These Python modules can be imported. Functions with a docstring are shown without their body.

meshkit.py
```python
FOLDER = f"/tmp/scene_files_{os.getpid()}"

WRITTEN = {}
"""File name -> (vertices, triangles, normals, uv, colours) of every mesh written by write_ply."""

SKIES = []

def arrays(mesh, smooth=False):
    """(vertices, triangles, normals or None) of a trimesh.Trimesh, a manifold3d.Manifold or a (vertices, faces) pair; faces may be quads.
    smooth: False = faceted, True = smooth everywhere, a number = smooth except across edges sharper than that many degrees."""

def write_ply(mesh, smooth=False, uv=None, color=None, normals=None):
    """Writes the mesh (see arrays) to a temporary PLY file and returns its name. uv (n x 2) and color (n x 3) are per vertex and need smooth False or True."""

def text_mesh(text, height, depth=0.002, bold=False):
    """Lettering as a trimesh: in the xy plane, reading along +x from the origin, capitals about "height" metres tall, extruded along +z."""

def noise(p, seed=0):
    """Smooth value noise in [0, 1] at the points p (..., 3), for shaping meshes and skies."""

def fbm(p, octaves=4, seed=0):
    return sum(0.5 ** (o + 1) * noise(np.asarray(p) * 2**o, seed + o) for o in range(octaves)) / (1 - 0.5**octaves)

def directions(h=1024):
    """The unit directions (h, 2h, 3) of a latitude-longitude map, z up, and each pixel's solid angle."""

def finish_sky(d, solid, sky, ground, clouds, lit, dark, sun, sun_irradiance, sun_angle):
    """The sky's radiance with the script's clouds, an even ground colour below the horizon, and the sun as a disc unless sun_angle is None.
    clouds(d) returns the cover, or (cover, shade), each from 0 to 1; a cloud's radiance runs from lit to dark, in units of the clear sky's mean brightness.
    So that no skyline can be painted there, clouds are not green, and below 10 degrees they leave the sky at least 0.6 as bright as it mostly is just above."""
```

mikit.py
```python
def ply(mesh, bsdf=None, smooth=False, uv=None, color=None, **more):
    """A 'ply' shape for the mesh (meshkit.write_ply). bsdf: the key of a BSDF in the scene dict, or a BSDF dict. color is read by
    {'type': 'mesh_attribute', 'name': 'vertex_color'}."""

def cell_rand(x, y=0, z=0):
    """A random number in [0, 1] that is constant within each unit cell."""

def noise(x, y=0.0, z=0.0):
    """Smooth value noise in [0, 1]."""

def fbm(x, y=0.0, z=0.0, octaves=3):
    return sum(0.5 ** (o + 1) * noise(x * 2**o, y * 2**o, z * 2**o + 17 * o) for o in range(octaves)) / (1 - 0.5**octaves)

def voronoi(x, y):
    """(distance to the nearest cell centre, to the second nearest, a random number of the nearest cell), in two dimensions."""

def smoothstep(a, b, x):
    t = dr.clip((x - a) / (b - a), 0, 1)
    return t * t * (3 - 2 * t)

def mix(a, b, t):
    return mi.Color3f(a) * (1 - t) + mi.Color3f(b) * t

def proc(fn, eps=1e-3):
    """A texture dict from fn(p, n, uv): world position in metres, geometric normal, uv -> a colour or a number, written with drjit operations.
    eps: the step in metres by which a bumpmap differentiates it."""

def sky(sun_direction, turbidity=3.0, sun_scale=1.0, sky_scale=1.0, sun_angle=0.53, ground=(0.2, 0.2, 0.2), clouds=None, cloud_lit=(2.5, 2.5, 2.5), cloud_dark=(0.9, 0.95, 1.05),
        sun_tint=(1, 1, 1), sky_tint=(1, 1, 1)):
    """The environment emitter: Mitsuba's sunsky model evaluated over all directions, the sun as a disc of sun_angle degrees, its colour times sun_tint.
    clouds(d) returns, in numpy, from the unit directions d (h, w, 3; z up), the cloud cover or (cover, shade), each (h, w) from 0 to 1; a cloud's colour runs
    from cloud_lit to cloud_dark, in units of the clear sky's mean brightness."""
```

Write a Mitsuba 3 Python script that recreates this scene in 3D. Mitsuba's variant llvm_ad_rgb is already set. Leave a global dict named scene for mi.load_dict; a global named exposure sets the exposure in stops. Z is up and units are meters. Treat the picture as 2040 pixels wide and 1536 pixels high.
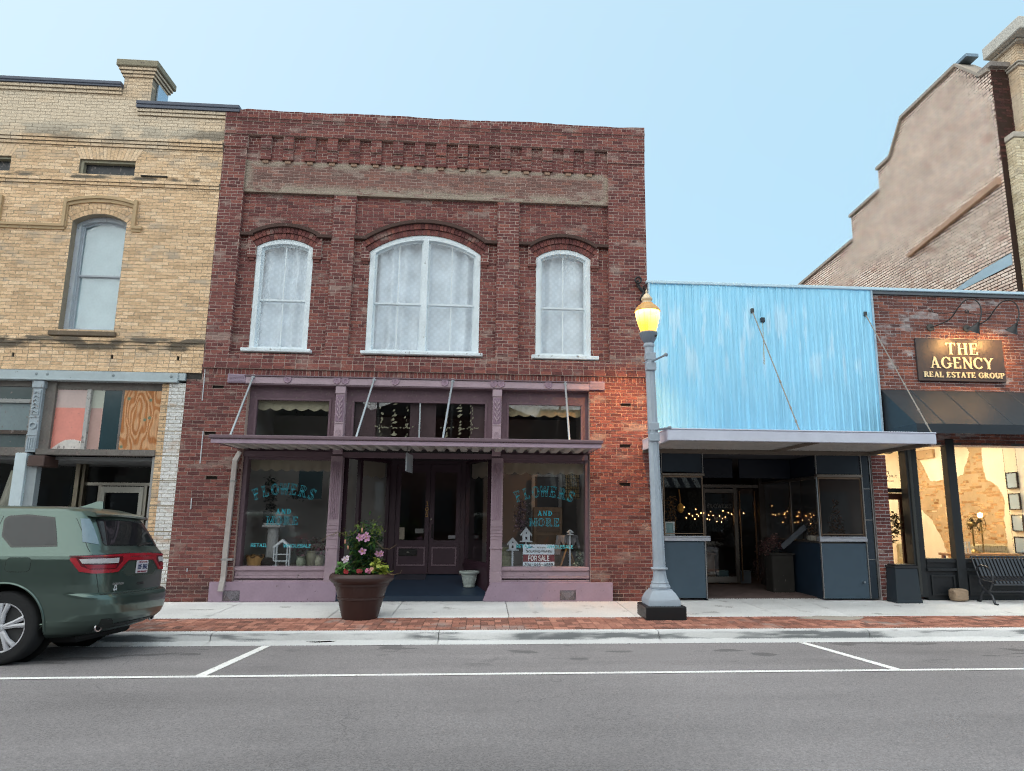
import math
import numpy as np, trimesh, shapely, mitsuba as mi, drjit as dr
import manifold3d as m3
import mikit, meshkit
from shapely.geometry import Polygon, LineString, Point, box as sbox
from shapely.ops import unary_union
from shapely import affinity

scene, labels = {}, {}
RNG = np.random.default_rng(7)
T = mi.ScalarTransform4f
PI = math.pi

# ------------------------------------------------------------------ camera, sky, exposure
def _cam():
    yaw, pitch, roll = map(math.radians, (4.269, 10.535, 0.4127))
    f = np.array([math.sin(yaw) * math.cos(pitch), math.cos(yaw) * math.cos(pitch), math.sin(pitch)])
    r0 = np.array([math.cos(yaw), -math.sin(yaw), 0]); u0 = np.cross(r0, f)
    return f, -math.sin(roll) * r0 + math.cos(roll) * u0
CAM = np.array([0, -13.43, 1.57])
_f, _u = _cam()
scene['camera'] = {'type': 'perspective', 'fov': math.degrees(2 * math.atan(1020 / 1400)), 'fov_axis': 'x', 'near_clip': 0.05, 'far_clip': 2000.0,
                   'principal_point_offset_x': -0.0245, 'principal_point_offset_y': 0.0022,
                   'to_world': T().look_at(origin=CAM.tolist(), target=(CAM + _f).tolist(), up=_u.tolist())}
def veil(d):      # a thin even veil, whiter towards the sunset side and brighter towards the zenith
    e = np.clip(d[..., 2], 0, 1); h = (d[..., 0] * -.72 + d[..., 1] * -.69) / np.sqrt(np.maximum(1 - e * e, 1e-4))
    return 0.84 + 0 * e, np.clip(0.86 - .36 * (h + .35) - .40 * e - .16 * (1 - e) ** 4, 0, 1)
scene['sky'] = mikit.sky((-0.60, -0.58, 0.56), turbidity=3.0, sun_scale=0.40, sky_scale=1.0, sun_angle=140, sun_tint=(0.82, 0.98, 1.22), ground=(0.24, 0.23, 0.23), clouds=veil, cloud_lit=(1.80, 1.92, 1.97), cloud_dark=(0.72, 1.18, 1.42))
exposure = 2.95

# ------------------------------------------------------------------ materials
def lin(h):
    h = h.lstrip('#'); c = [int(h[i:i + 2], 16) / 255 for i in (0, 2, 4)]
    return tuple(((x + .055) / 1.055) ** 2.4 if x > .04045 else x / 12.92 for x in c)
def pack(c):
    """a colour as one number, kept in a mesh's u; paint() below reads it back, so one material serves every painted thing"""
    r, g, b = (int(round(min(max(x, 0.0001), 1) ** .5 * 255)) for x in c)
    return r * 65536 + g * 256 + min(max(b, 2), 253)

def paint(p, n, uv):
    code = dr.floor(uv.x + 0.5)
    r = dr.floor(code / 65536); g = dr.floor((code - r * 65536) / 256); b = code - r * 65536 - g * 256
    c = mi.Color3f(dr.square(r / 255), dr.square(g / 255), dr.square(b / 255))
    w = dr.clip(uv.y, 0, 1)
    a = mikit.fbm(p.x * 5, p.y * 5, p.z * 3.1, 4)
    fine = mikit.noise(p.x * 46, p.y * 46, p.z * 31)
    c = c * (1 + (a - 0.5) * (0.14 + 0.5 * w) + (fine - 0.5) * (0.05 + 0.22 * w))
    chip = mikit.fbm(p.x * 27 + 3, p.y * 27, p.z * 11, 4)
    wc = dr.maximum(w - .16, 0.0)
    k = mikit.smoothstep(0.78 - 0.36 * wc, 0.83 - 0.36 * wc, chip) * dr.select(w > 0.17, 0.75, 0.0)
    return mikit.mix(c, mi.Color3f(0.165, 0.135, 0.125) * (0.6 + 0.8 * fine), k)

PAL = [  # dark, mid, light, mortar-smear
    ((.090, .037, .037), (.170, .064, .060), (.26, .096, .075), (.32, .24, .21)),   # 0 red
    ((.50, .335, .20), (.69, .475, .29), (.78, .58, .39), (.42, .34, .26)),        # 1 yellow
    ((.60, .43, .35), (.78, .61, .51), (.86, .72, .62), (.50, .27, .20)),           # 2 limewashed pink
    ((.085, .046, .046), (.19, .075, .06), (.30, .115, .08), (.44, .42, .42)),          # 3 agency red with paint remains
    ((.55, .54, .52), (.66, .65, .63), (.72, .71, .70), (.42, .25, .14)),            # 4 worn white paint on yellow brick
    ((.15, .075, .06), (.29, .125, .09), (.42, .20, .145), (.30, .25, .23)),      # 5 pavers
    ((.045, .022, .020), (.075, .033, .028), (.11, .045, .036), (.10, .08, .07)),    # 6 dark brown
    ((.50, .40, .26), (.66, .55, .38), (.74, .64, .47), (.40, .34, .26)),            # 7 pale glazed
    ((.30, .17, .075), (.46, .28, .14), (.60, .41, .23), (.74, .64, .46)),            # 8 indoor patch
]
def brick_tex(p, n, uv):
    pal = dr.floor(uv.x); t = uv.x - pal; s = dr.clip(uv.y, 0, 1)
    d, m, l, e = (mi.Color3f(0) for _ in range(4))
    for i, q in enumerate(PAL):
        on = (pal > i - .5) & (pal < i + .5)
        d = dr.select(on, mi.Color3f(*q[0]), d); m = dr.select(on, mi.Color3f(*q[1]), m); l = dr.select(on, mi.Color3f(*q[2]), l); e = dr.select(on, mi.Color3f(*q[3]), e)
    c = dr.select(t < .5, d + (m - d) * (t * 2), m + (l - m) * (t * 2 - 1))
    g = mikit.fbm(p.x * 34, p.y * 34, p.z * 34, 3); big = mikit.fbm(p.x * .9 + 4, p.y * .9, p.z * 1.3, 4)
    gr = dr.select((pal > 1.5) & (pal < 2.5), .22, .62)
    c = c * (0.86 - .5 * gr + gr * g + 0.30 * big)
    mot = mikit.fbm(p.x * 5, p.y * 4.2, p.z * 9, 3); c = c * dr.select((pal > 1.5) & (pal < 2.5), .84 + .50 * mot, 1.0)
    stain = mikit.smoothstep(0.60, 0.78, mikit.fbm(p.x * 2.3, p.y * 2.3 + 8, p.z * 3.7, 4) + 0.10 * (s - .5))
    c = mikit.mix(c, e, stain * (0.30 + .45 * s))
    # soot and lichen that has gathered on the upper courses and ledges of the yellow front
    on1 = (pal > .5) & (pal < 1.5)
    band = dr.maximum(mikit.smoothstep(8.55, 8.95, p.z) * (1 - mikit.smoothstep(9.05, 9.3, p.z)), dr.maximum(mikit.smoothstep(7.93, 7.97, p.z) * (1 - mikit.smoothstep(8.02, 8.12, p.z)), mikit.smoothstep(4.45, 4.6, p.z) * (1 - mikit.smoothstep(4.78, 4.84, p.z))))
    soot = mikit.smoothstep(.36, .58, mikit.fbm(p.x * 3.1, p.y, p.z * 5, 4) * (0.45 + .6 * band)) * band
    c = dr.select(on1, mikit.mix(c, mi.Color3f(.085, .078, .068), soot * .9), c)
    pale = mikit.smoothstep(8.6, 9.2, p.z) * .45 + .55 * mikit.smoothstep(8.1, 8.5, p.z) * mikit.smoothstep(.4, .6, big)
    c = dr.select(on1, mikit.mix(c, mi.Color3f(.66, .57, .45), pale * .75), c)
    # rising damp near the pavement and old lime smears on the frieze of the red front
    on0 = (pal < .5)
    damp = (1 - mikit.smoothstep(.05, .55, p.z)) * mikit.smoothstep(.35, .6, mikit.fbm(p.x * 2, p.y, p.z * 3 + 5, 3))
    c = dr.select(on0, mikit.mix(c, mi.Color3f(.035, .028, .027), damp * .75), c)
    fz = mikit.smoothstep(7.87, 7.89, p.z) * (1 - mikit.smoothstep(8.52, 8.56, p.z)) * mikit.smoothstep(-4.89, -4.87, p.x) * (1 - mikit.smoothstep(2.44, 2.46, p.x))
    edge = dr.maximum(dr.maximum(1 - mikit.smoothstep(7.93, 8.12, p.z), mikit.smoothstep(8.36, 8.5, p.z)), dr.maximum(1 - mikit.smoothstep(-4.86, -4.66, p.x), mikit.smoothstep(2.3, 2.42, p.x)))
    lime = fz * (edge * mikit.smoothstep(.28, .5, mikit.fbm(p.x * 4, 0, p.z * 7, 3)) * .85 + .22)
    c = dr.select(on0, mikit.mix(c, mi.Color3f(.30, .245, .195), lime), c)
    return c

def asphalt_tex(p, n, uv):
    a = mikit.noise(p.x * 85, p.y * 85); b = mikit.noise(p.x * 190 + 9, p.y * 190); big = mikit.fbm(p.x * .45, p.y * .45 + 3, 0, 4)
    streak = mikit.fbm(p.x * .35 + 20, p.y * 3.2, 0, 3)
    c = mi.Color3f(0.205, .186, .186) * (0.62 + 0.36 * a + 0.30 * b) * (0.70 + 0.58 * big) * (.9 + .2 * streak)
    oil = mikit.smoothstep(.68, .74, mikit.fbm(p.x * 1.7 + 40, p.y * 3.4, 0, 3)) * mikit.smoothstep(-5.4, -4.6, p.y)
    d1, d2, _ = mikit.voronoi(p.x * .42 + 3 + .5 * mikit.fbm(p.x * 2, p.y * 2, 5, 3), p.y * .42 + .5 * mikit.fbm(p.x * 2 + 9, p.y * 2, 1, 3))
    crack = (1 - mikit.smoothstep(.004, .011, d2 - d1)) * mikit.smoothstep(.52, .62, mikit.fbm(p.x * .5 + 2, p.y * .5, 8, 3))
    patch = mikit.smoothstep(.50, .52, mikit.fbm(p.x * .12 + 31, p.y * .5, 0, 2)) * mikit.smoothstep(-9.6, -9.5, p.y) * (1 - mikit.smoothstep(-7.6, -7.5, p.y))
    c = c * (1 - .16 * crack) * (1 - .08 * patch)
    return mikit.mix(c, mi.Color3f(.045, .043, .043), oil * .5)
def concrete_tex(p, n, uv):
    a = mikit.noise(p.x * 70, p.y * 70, p.z * 70); big = mikit.fbm(p.x * .8 + 7, p.y * 1.6, p.z, 4)
    c = mi.Color3f(.60, .59, .58) * (0.90 + .14 * a) * (.80 + .38 * big) * (.95 + .1 * mikit.cell_rand(uv.x * 57))
    spot = mikit.smoothstep(.70, .80, mikit.fbm(p.x * 3.3 + 11, p.y * 3.3, p.z * 3, 4))
    c = mikit.mix(c, mi.Color3f(.20, .185, .17), spot * .5)
    # tyre scuffs and grime on the kerb's nose
    k = mikit.smoothstep(.44, .60, mikit.fbm(p.x * 1.3 + 2, p.z * 9, p.y * 6, 4)) * mikit.smoothstep(-3.14, -3.10, p.y) * (1 - mikit.smoothstep(-3.05, -3.01, p.y)) * (1 - mikit.smoothstep(-.066, -.060, p.z))
    return mikit.mix(c, mi.Color3f(.10, .105, .11), k * .85)
def ply_tex(p, n, uv):
    ring = mikit.fbm(p.x * 3.1 + 4, 0, p.z * .9, 3) * 11
    r = ring - dr.floor(ring); g = mikit.smoothstep(.25, .5, r) * (1 - mikit.smoothstep(.7, .95, r))
    f = mikit.noise(p.x * 90, 0, p.z * 9)
    c = mikit.mix(mi.Color3f(.40, .155, .055), mi.Color3f(.60, .36, .20), g * .75) * (.8 + .4 * f)
    kx = mikit.voronoi(p.x * 2.6 + .3, p.z * 2.6 + .1)[0]
    return mikit.mix(c, mi.Color3f(.16, .20, .13), 1 - mikit.smoothstep(.05, .10, kx))
def lace_tex(p, n, uv):
    q = dr.sin(p.x * 50) * dr.sin(p.z * 50)
    f = mikit.noise(p.x * 130, p.y * 9, p.z * 130)
    return mi.Color3f(.70, .79, .87) * (.93 + .06 * mikit.smoothstep(-.1, .4, q) + .05 * (f - .5)) * (.76 + .46 * mikit.fbm(p.x * 4, 0, p.z * 3, 4))
def metal_tex(p, n, uv):
    streak = mikit.fbm(p.x * 26, 0, p.z * 1.4, 3); blot = mikit.fbm(p.x * 3.4 + 5, 0, p.z * 1.3, 4)
    chalk = mikit.smoothstep(.52, .70, mikit.fbm(p.x * 9, 2, p.z * 1.1, 4)) * mikit.smoothstep(3.6, 4.9, p.z) * (1 - mikit.smoothstep(5.6, 6.1, p.z))
    c = mi.Color3f(.26, .58, .78) * (.80 + .22 * streak + .16 * blot)
    return mikit.mix(c, mi.Color3f(.58, .74, .84), chalk * .45)
def glow_tex(p, n, uv):
    t = mikit.smoothstep(4.70, 5.06, p.z); rib = mikit.smoothstep(.0, .5, dr.abs(dr.sin(dr.atan2(p.y + 1.80, p.x - 2.79) * 6)))
    return mikit.mix(mi.Color3f(.36, .165, .012), mi.Color3f(1.15, .74, .12), t * t) * (.70 + .35 * rib)

def principled(tex, rough, **k):
    return {'type': 'twosided', 'bsdf': {'type': 'principled', 'base_color': tex, 'roughness': rough, **k}}
PT = mikit.proc(paint)
scene['brick'] = principled(mikit.proc(brick_tex), .92, specular=.25)
scene['matte'] = principled(PT, .85, specular=.25)
scene['satin'] = principled(PT, .42, specular=.45)
scene['gloss'] = principled(PT, .16, specular=.5, clearcoat=.6, clearcoat_gloss=.9)
scene['metal'] = principled(PT, .38, metallic=.85)
scene['asphalt'] = principled(mikit.proc(asphalt_tex), .88, specular=.3)
scene['concrete'] = principled(mikit.proc(concrete_tex), .85, specular=.3)
scene['plywood'] = principled(mikit.proc(ply_tex), .75, specular=.3)
scene['lace'] = {'type': 'principledthin', 'base_color': mikit.proc(lace_tex), 'roughness': .8, 'diff_trans': .35, 'spec_trans': 0.0}
scene['blue_metal'] = principled(mikit.proc(metal_tex), .30, specular=.6, metallic=.25, clearcoat=.35, clearcoat_gloss=.8)
scene['leaf'] = {'type': 'principledthin', 'base_color': PT, 'roughness': .5, 'diff_trans': .6, 'spec_trans': 0.0}
scene['glass'] = {'type': 'thindielectric', 'int_ior': 1.52}
scene['dirty_glass'] = {'type': 'thindielectric', 'int_ior': 1.6, 'specular_transmittance': {'type': 'rgb', 'value': [.80, .86, .88]}}
scene['car_glass'] = {'type': 'twosided', 'bsdf': {'type': 'principled', 'base_color': {'type': 'rgb', 'value': [.012, .014, .016]}, 'roughness': .03, 'specular': .55}}
scene['car_paint'] = {'type': 'twosided', 'bsdf': {'type': 'principled', 'base_color': {'type': 'rgb', 'value': [.095, .138, .120]}, 'roughness': .20, 'metallic': .70, 'specular': .5, 'clearcoat': 1.0, 'clearcoat_gloss': .97}}
scene['chrome'] = {'type': 'twosided', 'bsdf': {'type': 'principled', 'base_color': {'type': 'rgb', 'value': [.62, .62, .64]}, 'roughness': .18, 'metallic': 1.0}}
scene['red_lens'] = {'type': 'twosided', 'bsdf': {'type': 'principled', 'base_color': {'type': 'rgb', 'value': [.34, .012, .022]}, 'roughness': .12, 'specular': .6, 'clearcoat': 1.0}}
scene['amber_glass'] = {'type': 'thindielectric', 'int_ior': 1.5, 'specular_transmittance': {'type': 'rgb', 'value': [.95, .80, .45]}}

# ------------------------------------------------------------------ mesh helpers
class MB:
    """collects pieces; every piece has a colour (packed in u) and a wear (v), or a raw (u, v) pair"""
    def __init__(s, c=(.5, .5, .5), w=0.0):
        s.v, s.f, s.uv, s.n, s.c, s.w = [], [], [], 0, c, w
    def add(s, v, f, c=None, w=None, raw=None):
        v = np.asarray(v, float); f = np.asarray(f, int)
        if f.shape[1] == 4: f = np.vstack([f[:, [0, 1, 2]], f[:, [0, 2, 3]]])
        s.v.append(v); s.f.append(f + s.n); s.n += len(v)
        uv = raw if raw is not None else (pack(c or s.c), s.w if w is None else w)
        s.uv.append(np.tile(np.array(uv, float), (len(v), 1))); return s
    def mesh(s, m, c=None, w=None, raw=None, xf=None):
        v = np.array(m.vertices, float)
        if xf is not None: v = xf(v)
        return s.add(v, m.faces, c, w, raw)
    def box(s, x0, x1, y0, y1, z0, z1, c=None, w=None, raw=None, b=0.0):
        if b <= 0:
            v = np.array([[x, y, z] for x in (x0, x1) for y in (y0, y1) for z in (z0, z1)], float)
            return s.add(v, BOXF, c, w, raw)
        return s.mesh(cbox(x0, x1, y0, y1, z0, z1, b), c, w, raw)
    def prism(s, poly, y0, y1, c=None, w=None, raw=None, xf=None):
        """a polygon in (x, z) made solid between y0 and y1"""
        for g in getattr(poly, 'geoms', [poly]):
            if g.is_empty or g.area < 1e-7 or g.geom_type != 'Polygon': continue
            m = trimesh.creation.extrude_polygon(g, 1.0, engine='earcut')
            v = np.array(m.vertices); q = np.stack([v[:, 0], y0 + v[:, 2] * (y1 - y0), v[:, 1]], 1)
            f = m.faces[:, ::-1] if y1 > y0 else m.faces
            # (x, y, z) -> (x, z, y) mirrors once
            s.add(q if xf is None else xf(q), f, c, w, raw)
        return s
    def tube(s, pts, r, sides=8, c=None, w=None, closed=False):
        s.mesh(tube(pts, r, sides), c, w); return s
    def lathe(s, prof, cx=0, cy=0, cz=0, n=24, c=None, w=None):
        s.mesh(lathe(prof, n), c, w, xf=lambda v: v + [cx, cy, cz]); return s
    def empty(s): return not s.v
    def arrays(s): return np.vstack(s.v), np.vstack(s.f), np.vstack(s.uv)
    def build_each(s, key, bsdf, smooth=False):
        for v, f, uv in list(zip(s.v, s.f, s.uv)):
            put(key, v, f - f.min(), uv, bsdf, smooth)
    def build(s, key, bsdf, smooth=False, **more):
        v, f, uv = s.arrays()
        return put(key, v, f, uv, bsdf, smooth, **more)
BOXF = np.array([[0, 1, 3], [0, 3, 2], [4, 6, 7], [4, 7, 5], [0, 4, 5], [0, 5, 1], [2, 3, 7], [2, 7, 6], [0, 2, 6], [0, 6, 4], [1, 5, 7], [1, 7, 3]])

def put(key, v, f, uv, bsdf, smooth=False, **more):
    if key in scene: key = numbered(key)
    if smooth:
        t = trimesh.Trimesh(v, f, process=False); t.merge_vertices() if False else None
        # weld within equal uv, then split at sharp edges
        k = np.round(np.hstack([v, uv]), 5); _, ia, inv = np.unique(k, axis=0, return_index=True, return_inverse=True)
        v2, uv2, f2 = v[ia], uv[ia], inv.reshape(-1)[f]
        good = (f2[:, 0] != f2[:, 1]) & (f2[:, 1] != f2[:, 2]) & (f2[:, 0] != f2[:, 2]); f2 = f2[good]
        v3, f3, src = split_sharp(v2, f2, 180 if smooth is True else smooth)
        scene[key] = mikit.ply((v3, f3), bsdf, smooth=True, uv=uv2[src], **more)
    else:
        scene[key] = mikit.ply((v, f), bsdf, smooth=False, uv=uv, **more)
    return key
def split_sharp(v, f, ang):
    n = np.cross(v[f[:, 1]] - v[f[:, 0]], v[f[:, 2]] - v[f[:, 0]]); n /= np.linalg.norm(n, axis=1, keepdims=True) + 1e-20
    cosl = math.cos(math.radians(ang))
    nf = len(f); parent = np.arange(nf * 3)
    def find(a):
        while parent[a] != a:
            parent[a] = parent[parent[a]]; a = parent[a]
        return a
    e = {}
    for i in range(nf):
        for k in range(3):
            a, b = f[i, k], f[i, (k + 1) % 3]; key = (a, b) if a < b else (b, a)
            e.setdefault(key, []).append((i, k))
    for (a, b), L in e.items():
        if len(L) == 2 and n[L[0][0]] @ n[L[1][0]] > cosl:
            (i, k), (j, l) = L
            for vv in (a, b):
                ci = i * 3 + (k if f[i, k] == vv else (k + 1) % 3); cj = j * 3 + (l if f[j, l] == vv else (l + 1) % 3)
                ra, rb = find(ci), find(cj)
                if ra != rb: parent[ra] = rb
    root = np.array([find(a) for a in range(nf * 3)]); u, inv = np.unique(root, return_inverse=True)
    src = f.reshape(-1)[u]
    return v[src], inv.reshape(-1, 3), src

def numbered(key):
    i = 1
    while f'{key}_{i:03d}' in scene or f'{key}_{i:03d}' in labels: i += 1
    return f'{key}_{i:03d}'
def thing(name, label, cat, group=None):
    key = name if name not in labels and name not in scene else numbered(name)
    labels[key] = {'label': label, 'category': cat}
    if group: labels[key]['group'] = group
    return key
def structure(key): labels[key] = {**labels.get(key, {}), 'kind': 'structure'}
def stuff(key): labels[key] = {**labels.get(key, {}), 'kind': 'stuff'}

def cbox(x0, x1, y0, y1, z0, z1, b):
    b = min(b, .45 * min(x1 - x0, y1 - y0, z1 - z0)); P = []
    for i, x in ((0, x0), (1, x1)):
        for j, y in ((0, y0), (1, y1)):
            for k, z in ((0, z0), (1, z1)):
                dx, dy, dz = (b if not i else -b), (b if not j else -b), (b if not k else -b)
                P += [[x + dx, y + dy, z], [x + dx, y, z + dz], [x, y + dy, z + dz]]
    return trimesh.convex.convex_hull(np.array(P))
def tube(pts, r, sides=8, cap=True):
    p = np.asarray(pts, float); n = len(p); r = np.broadcast_to(np.asarray(r, float), (n,))
    t = np.gradient(p, axis=0); t /= np.linalg.norm(t, axis=1, keepdims=True) + 1e-12
    a = np.cross(t[0], [0, 0, 1.0] if abs(t[0][2]) < .9 else [1.0, 0, 0]); a /= np.linalg.norm(a); V = []
    ang = np.arange(sides) * 2 * PI / sides
    for i in range(n):
        a = a - (a @ t[i]) * t[i]; a /= np.linalg.norm(a) + 1e-12; b = np.cross(t[i], a)
        V.append(p[i] + r[i] * (np.cos(ang)[:, None] * a + np.sin(ang)[:, None] * b))
    V = np.vstack(V); F = []
    for i in range(n - 1):
        for j in range(sides):
            k = (j + 1) % sides; q = (i * sides + j, i * sides + k, (i + 1) * sides + k, (i + 1) * sides + j)
            F += [[q[0], q[1], q[2]], [q[0], q[2], q[3]]]
    if cap:
        V = np.vstack([V, p[0], p[-1]]); a0, a1 = n * sides, n * sides + 1
        for j in range(sides):
            k = (j + 1) % sides; F += [[a0, k, j], [a1, (n - 1) * sides + j, (n - 1) * sides + k]]
    return trimesh.Trimesh(V, np.array(F), process=False)
def lathe(prof, n=24, square=False, rot=0.0, cap=True):
    """profile [(radius, z)] from bottom to top, round the z axis; n = 4 or 8 with rot gives square and octagonal posts"""
    prof = np.asarray(prof, float); ang = np.arange(n) * 2 * PI / n + rot; m = len(prof)
    V = np.vstack([np.stack([r * np.cos(ang), r * np.sin(ang), np.full(n, z)], 1) for r, z in prof]); F = []
    for i in range(m - 1):
        for j in range(n):
            k = (j + 1) % n; F += [[i * n + j, i * n + k, (i + 1) * n + k], [i * n + j, (i + 1) * n + k, (i + 1) * n + j]]
    if not cap: return trimesh.Trimesh(V, np.array(F), process=False)
    V = np.vstack([V, [0, 0, prof[0][1]], [0, 0, prof[-1][1]]])
    for j in range(n):
        k = (j + 1) % n; F += [[m * n, k, j], [m * n + 1, (m - 1) * n + j, (m - 1) * n + k]]
    return trimesh.Trimesh(V, np.array(F), process=False)
def arch(x0, x1, zb, zs, zc, n=18, grow=0.0):
    """opening with a segmental head: springing at zs, crown at zc; grow widens it all round"""
    xm, h, w = (x0 + x1) / 2, zc - zs, (x1 - x0) / 2
    R = (w * w + h * h) / (2 * h); cz = zc - R; a = math.asin(min(1, w / R))
    P = [(xm + (R + grow) * math.sin(t), cz + (R + grow) * math.cos(t)) for t in np.linspace(-a, a, n)]
    P[0] = (x0 - grow, P[0][1]); P[-1] = (x1 + grow, P[-1][1])
    return Polygon([(x0 - grow, zb - grow)] + P + [(x1 + grow, zb - grow)])
def arc_info(x0, x1, zs, zc):
    h, w = zc - zs, (x1 - x0) / 2; R = (w * w + h * h) / (2 * h)
    return (x0 + x1) / 2, zc - R, R, math.asin(min(1, w / R))

# brick laying -------------------------------------------------------
COURSE, BL, JO = 0.0677, 0.2125, 0.011
ALLB = {}
def facing(y):      # wall facing the street (-y) with its face at y; (u, z, depth) -> world
    return lambda q: np.stack([q[:, 0], y - q[:, 1], q[:, 2]], 1)
def facing_left(x):  # wall facing -x
    return lambda q: np.stack([x - q[:, 1], -q[:, 0], q[:, 2]], 1)
def lay(holder, poly, xf, pal, z0=0.0, u0=0.0, header_every=7, course=COURSE, L=BL, jo=JO, thick=.045, jit=.003, tone=(0, 1), offs=.5, rough=.0022):
    """lays the courses of a wall over a polygon (u, z); bricks cut by an edge are cut; each brick stands proud of the joints"""
    if poly.is_empty: return
    shapely.prepare(poly); u_min, zmin, u_max, zmax = poly.bounds
    R_, out = RNG, ALLB.setdefault(holder, [])
    i0, i1 = int(math.floor((zmin - z0) / course)), int(math.ceil((zmax - z0) / course))
    for i in range(i0, i1):
        za, zb = z0 + i * course + jo / 2, z0 + (i + 1) * course - jo / 2
        head = header_every and i % header_every == header_every - 1
        l = L / 2 if head else L
        sh = u0 + (l * offs if i % 2 else 0) + (L / 4 if head else 0) + R_.uniform(-.008, .008)
        k0, k1 = int(math.floor((u_min - sh) / l)) - 1, int(math.ceil((u_max - sh) / l)) + 1
        ua = sh + np.arange(k0, k1) * l + jo / 2; ub = ua + l - jo
        j = R_.uniform(-rough, rough, (4, len(ua))); ua = ua + j[0]; ub = ub + j[1]; A, B = za + j[2] * .6, zb + j[3] * .6
        bx = shapely.box(ua, A, ub, B)
        full = shapely.contains_properly(poly, bx) | shapely.contains(poly, bx); hit = shapely.intersects(poly, bx) & ~full
        for q in np.nonzero(full)[0]:
            d = R_.uniform(-jit, jit) + .0
            v = np.array([[u, w, z] for u in (ua[q], ub[q]) for w in (-thick, d) for z in (A[q], B[q])])
            out.append((xf(v), BOXF, (pal + np.clip(R_.beta(2.2, 2.2), .01, .99) * (tone[1] - tone[0]) * .98 + tone[0], R_.random()), True))
        for q in np.nonzero(hit)[0]:
            g = poly.intersection(bx[q]).buffer(-.0015, join_style=2)
            for g in getattr(g, 'geoms', [g]):
                if g.geom_type != 'Polygon' or g.area < 2.5e-4: continue
                d = R_.uniform(-jit, jit)
                m = trimesh.creation.extrude_polygon(g, thick + d, engine='earcut'); v = np.array(m.vertices)
                out.append((xf(np.stack([v[:, 0], v[:, 2] - thick, v[:, 1]], 1)), m.faces[:, ::-1], (pal + np.clip(R_.beta(2.2, 2.2), .01, .99) * (tone[1] - tone[0]) * .98 + tone[0], R_.random()), False))
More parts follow.
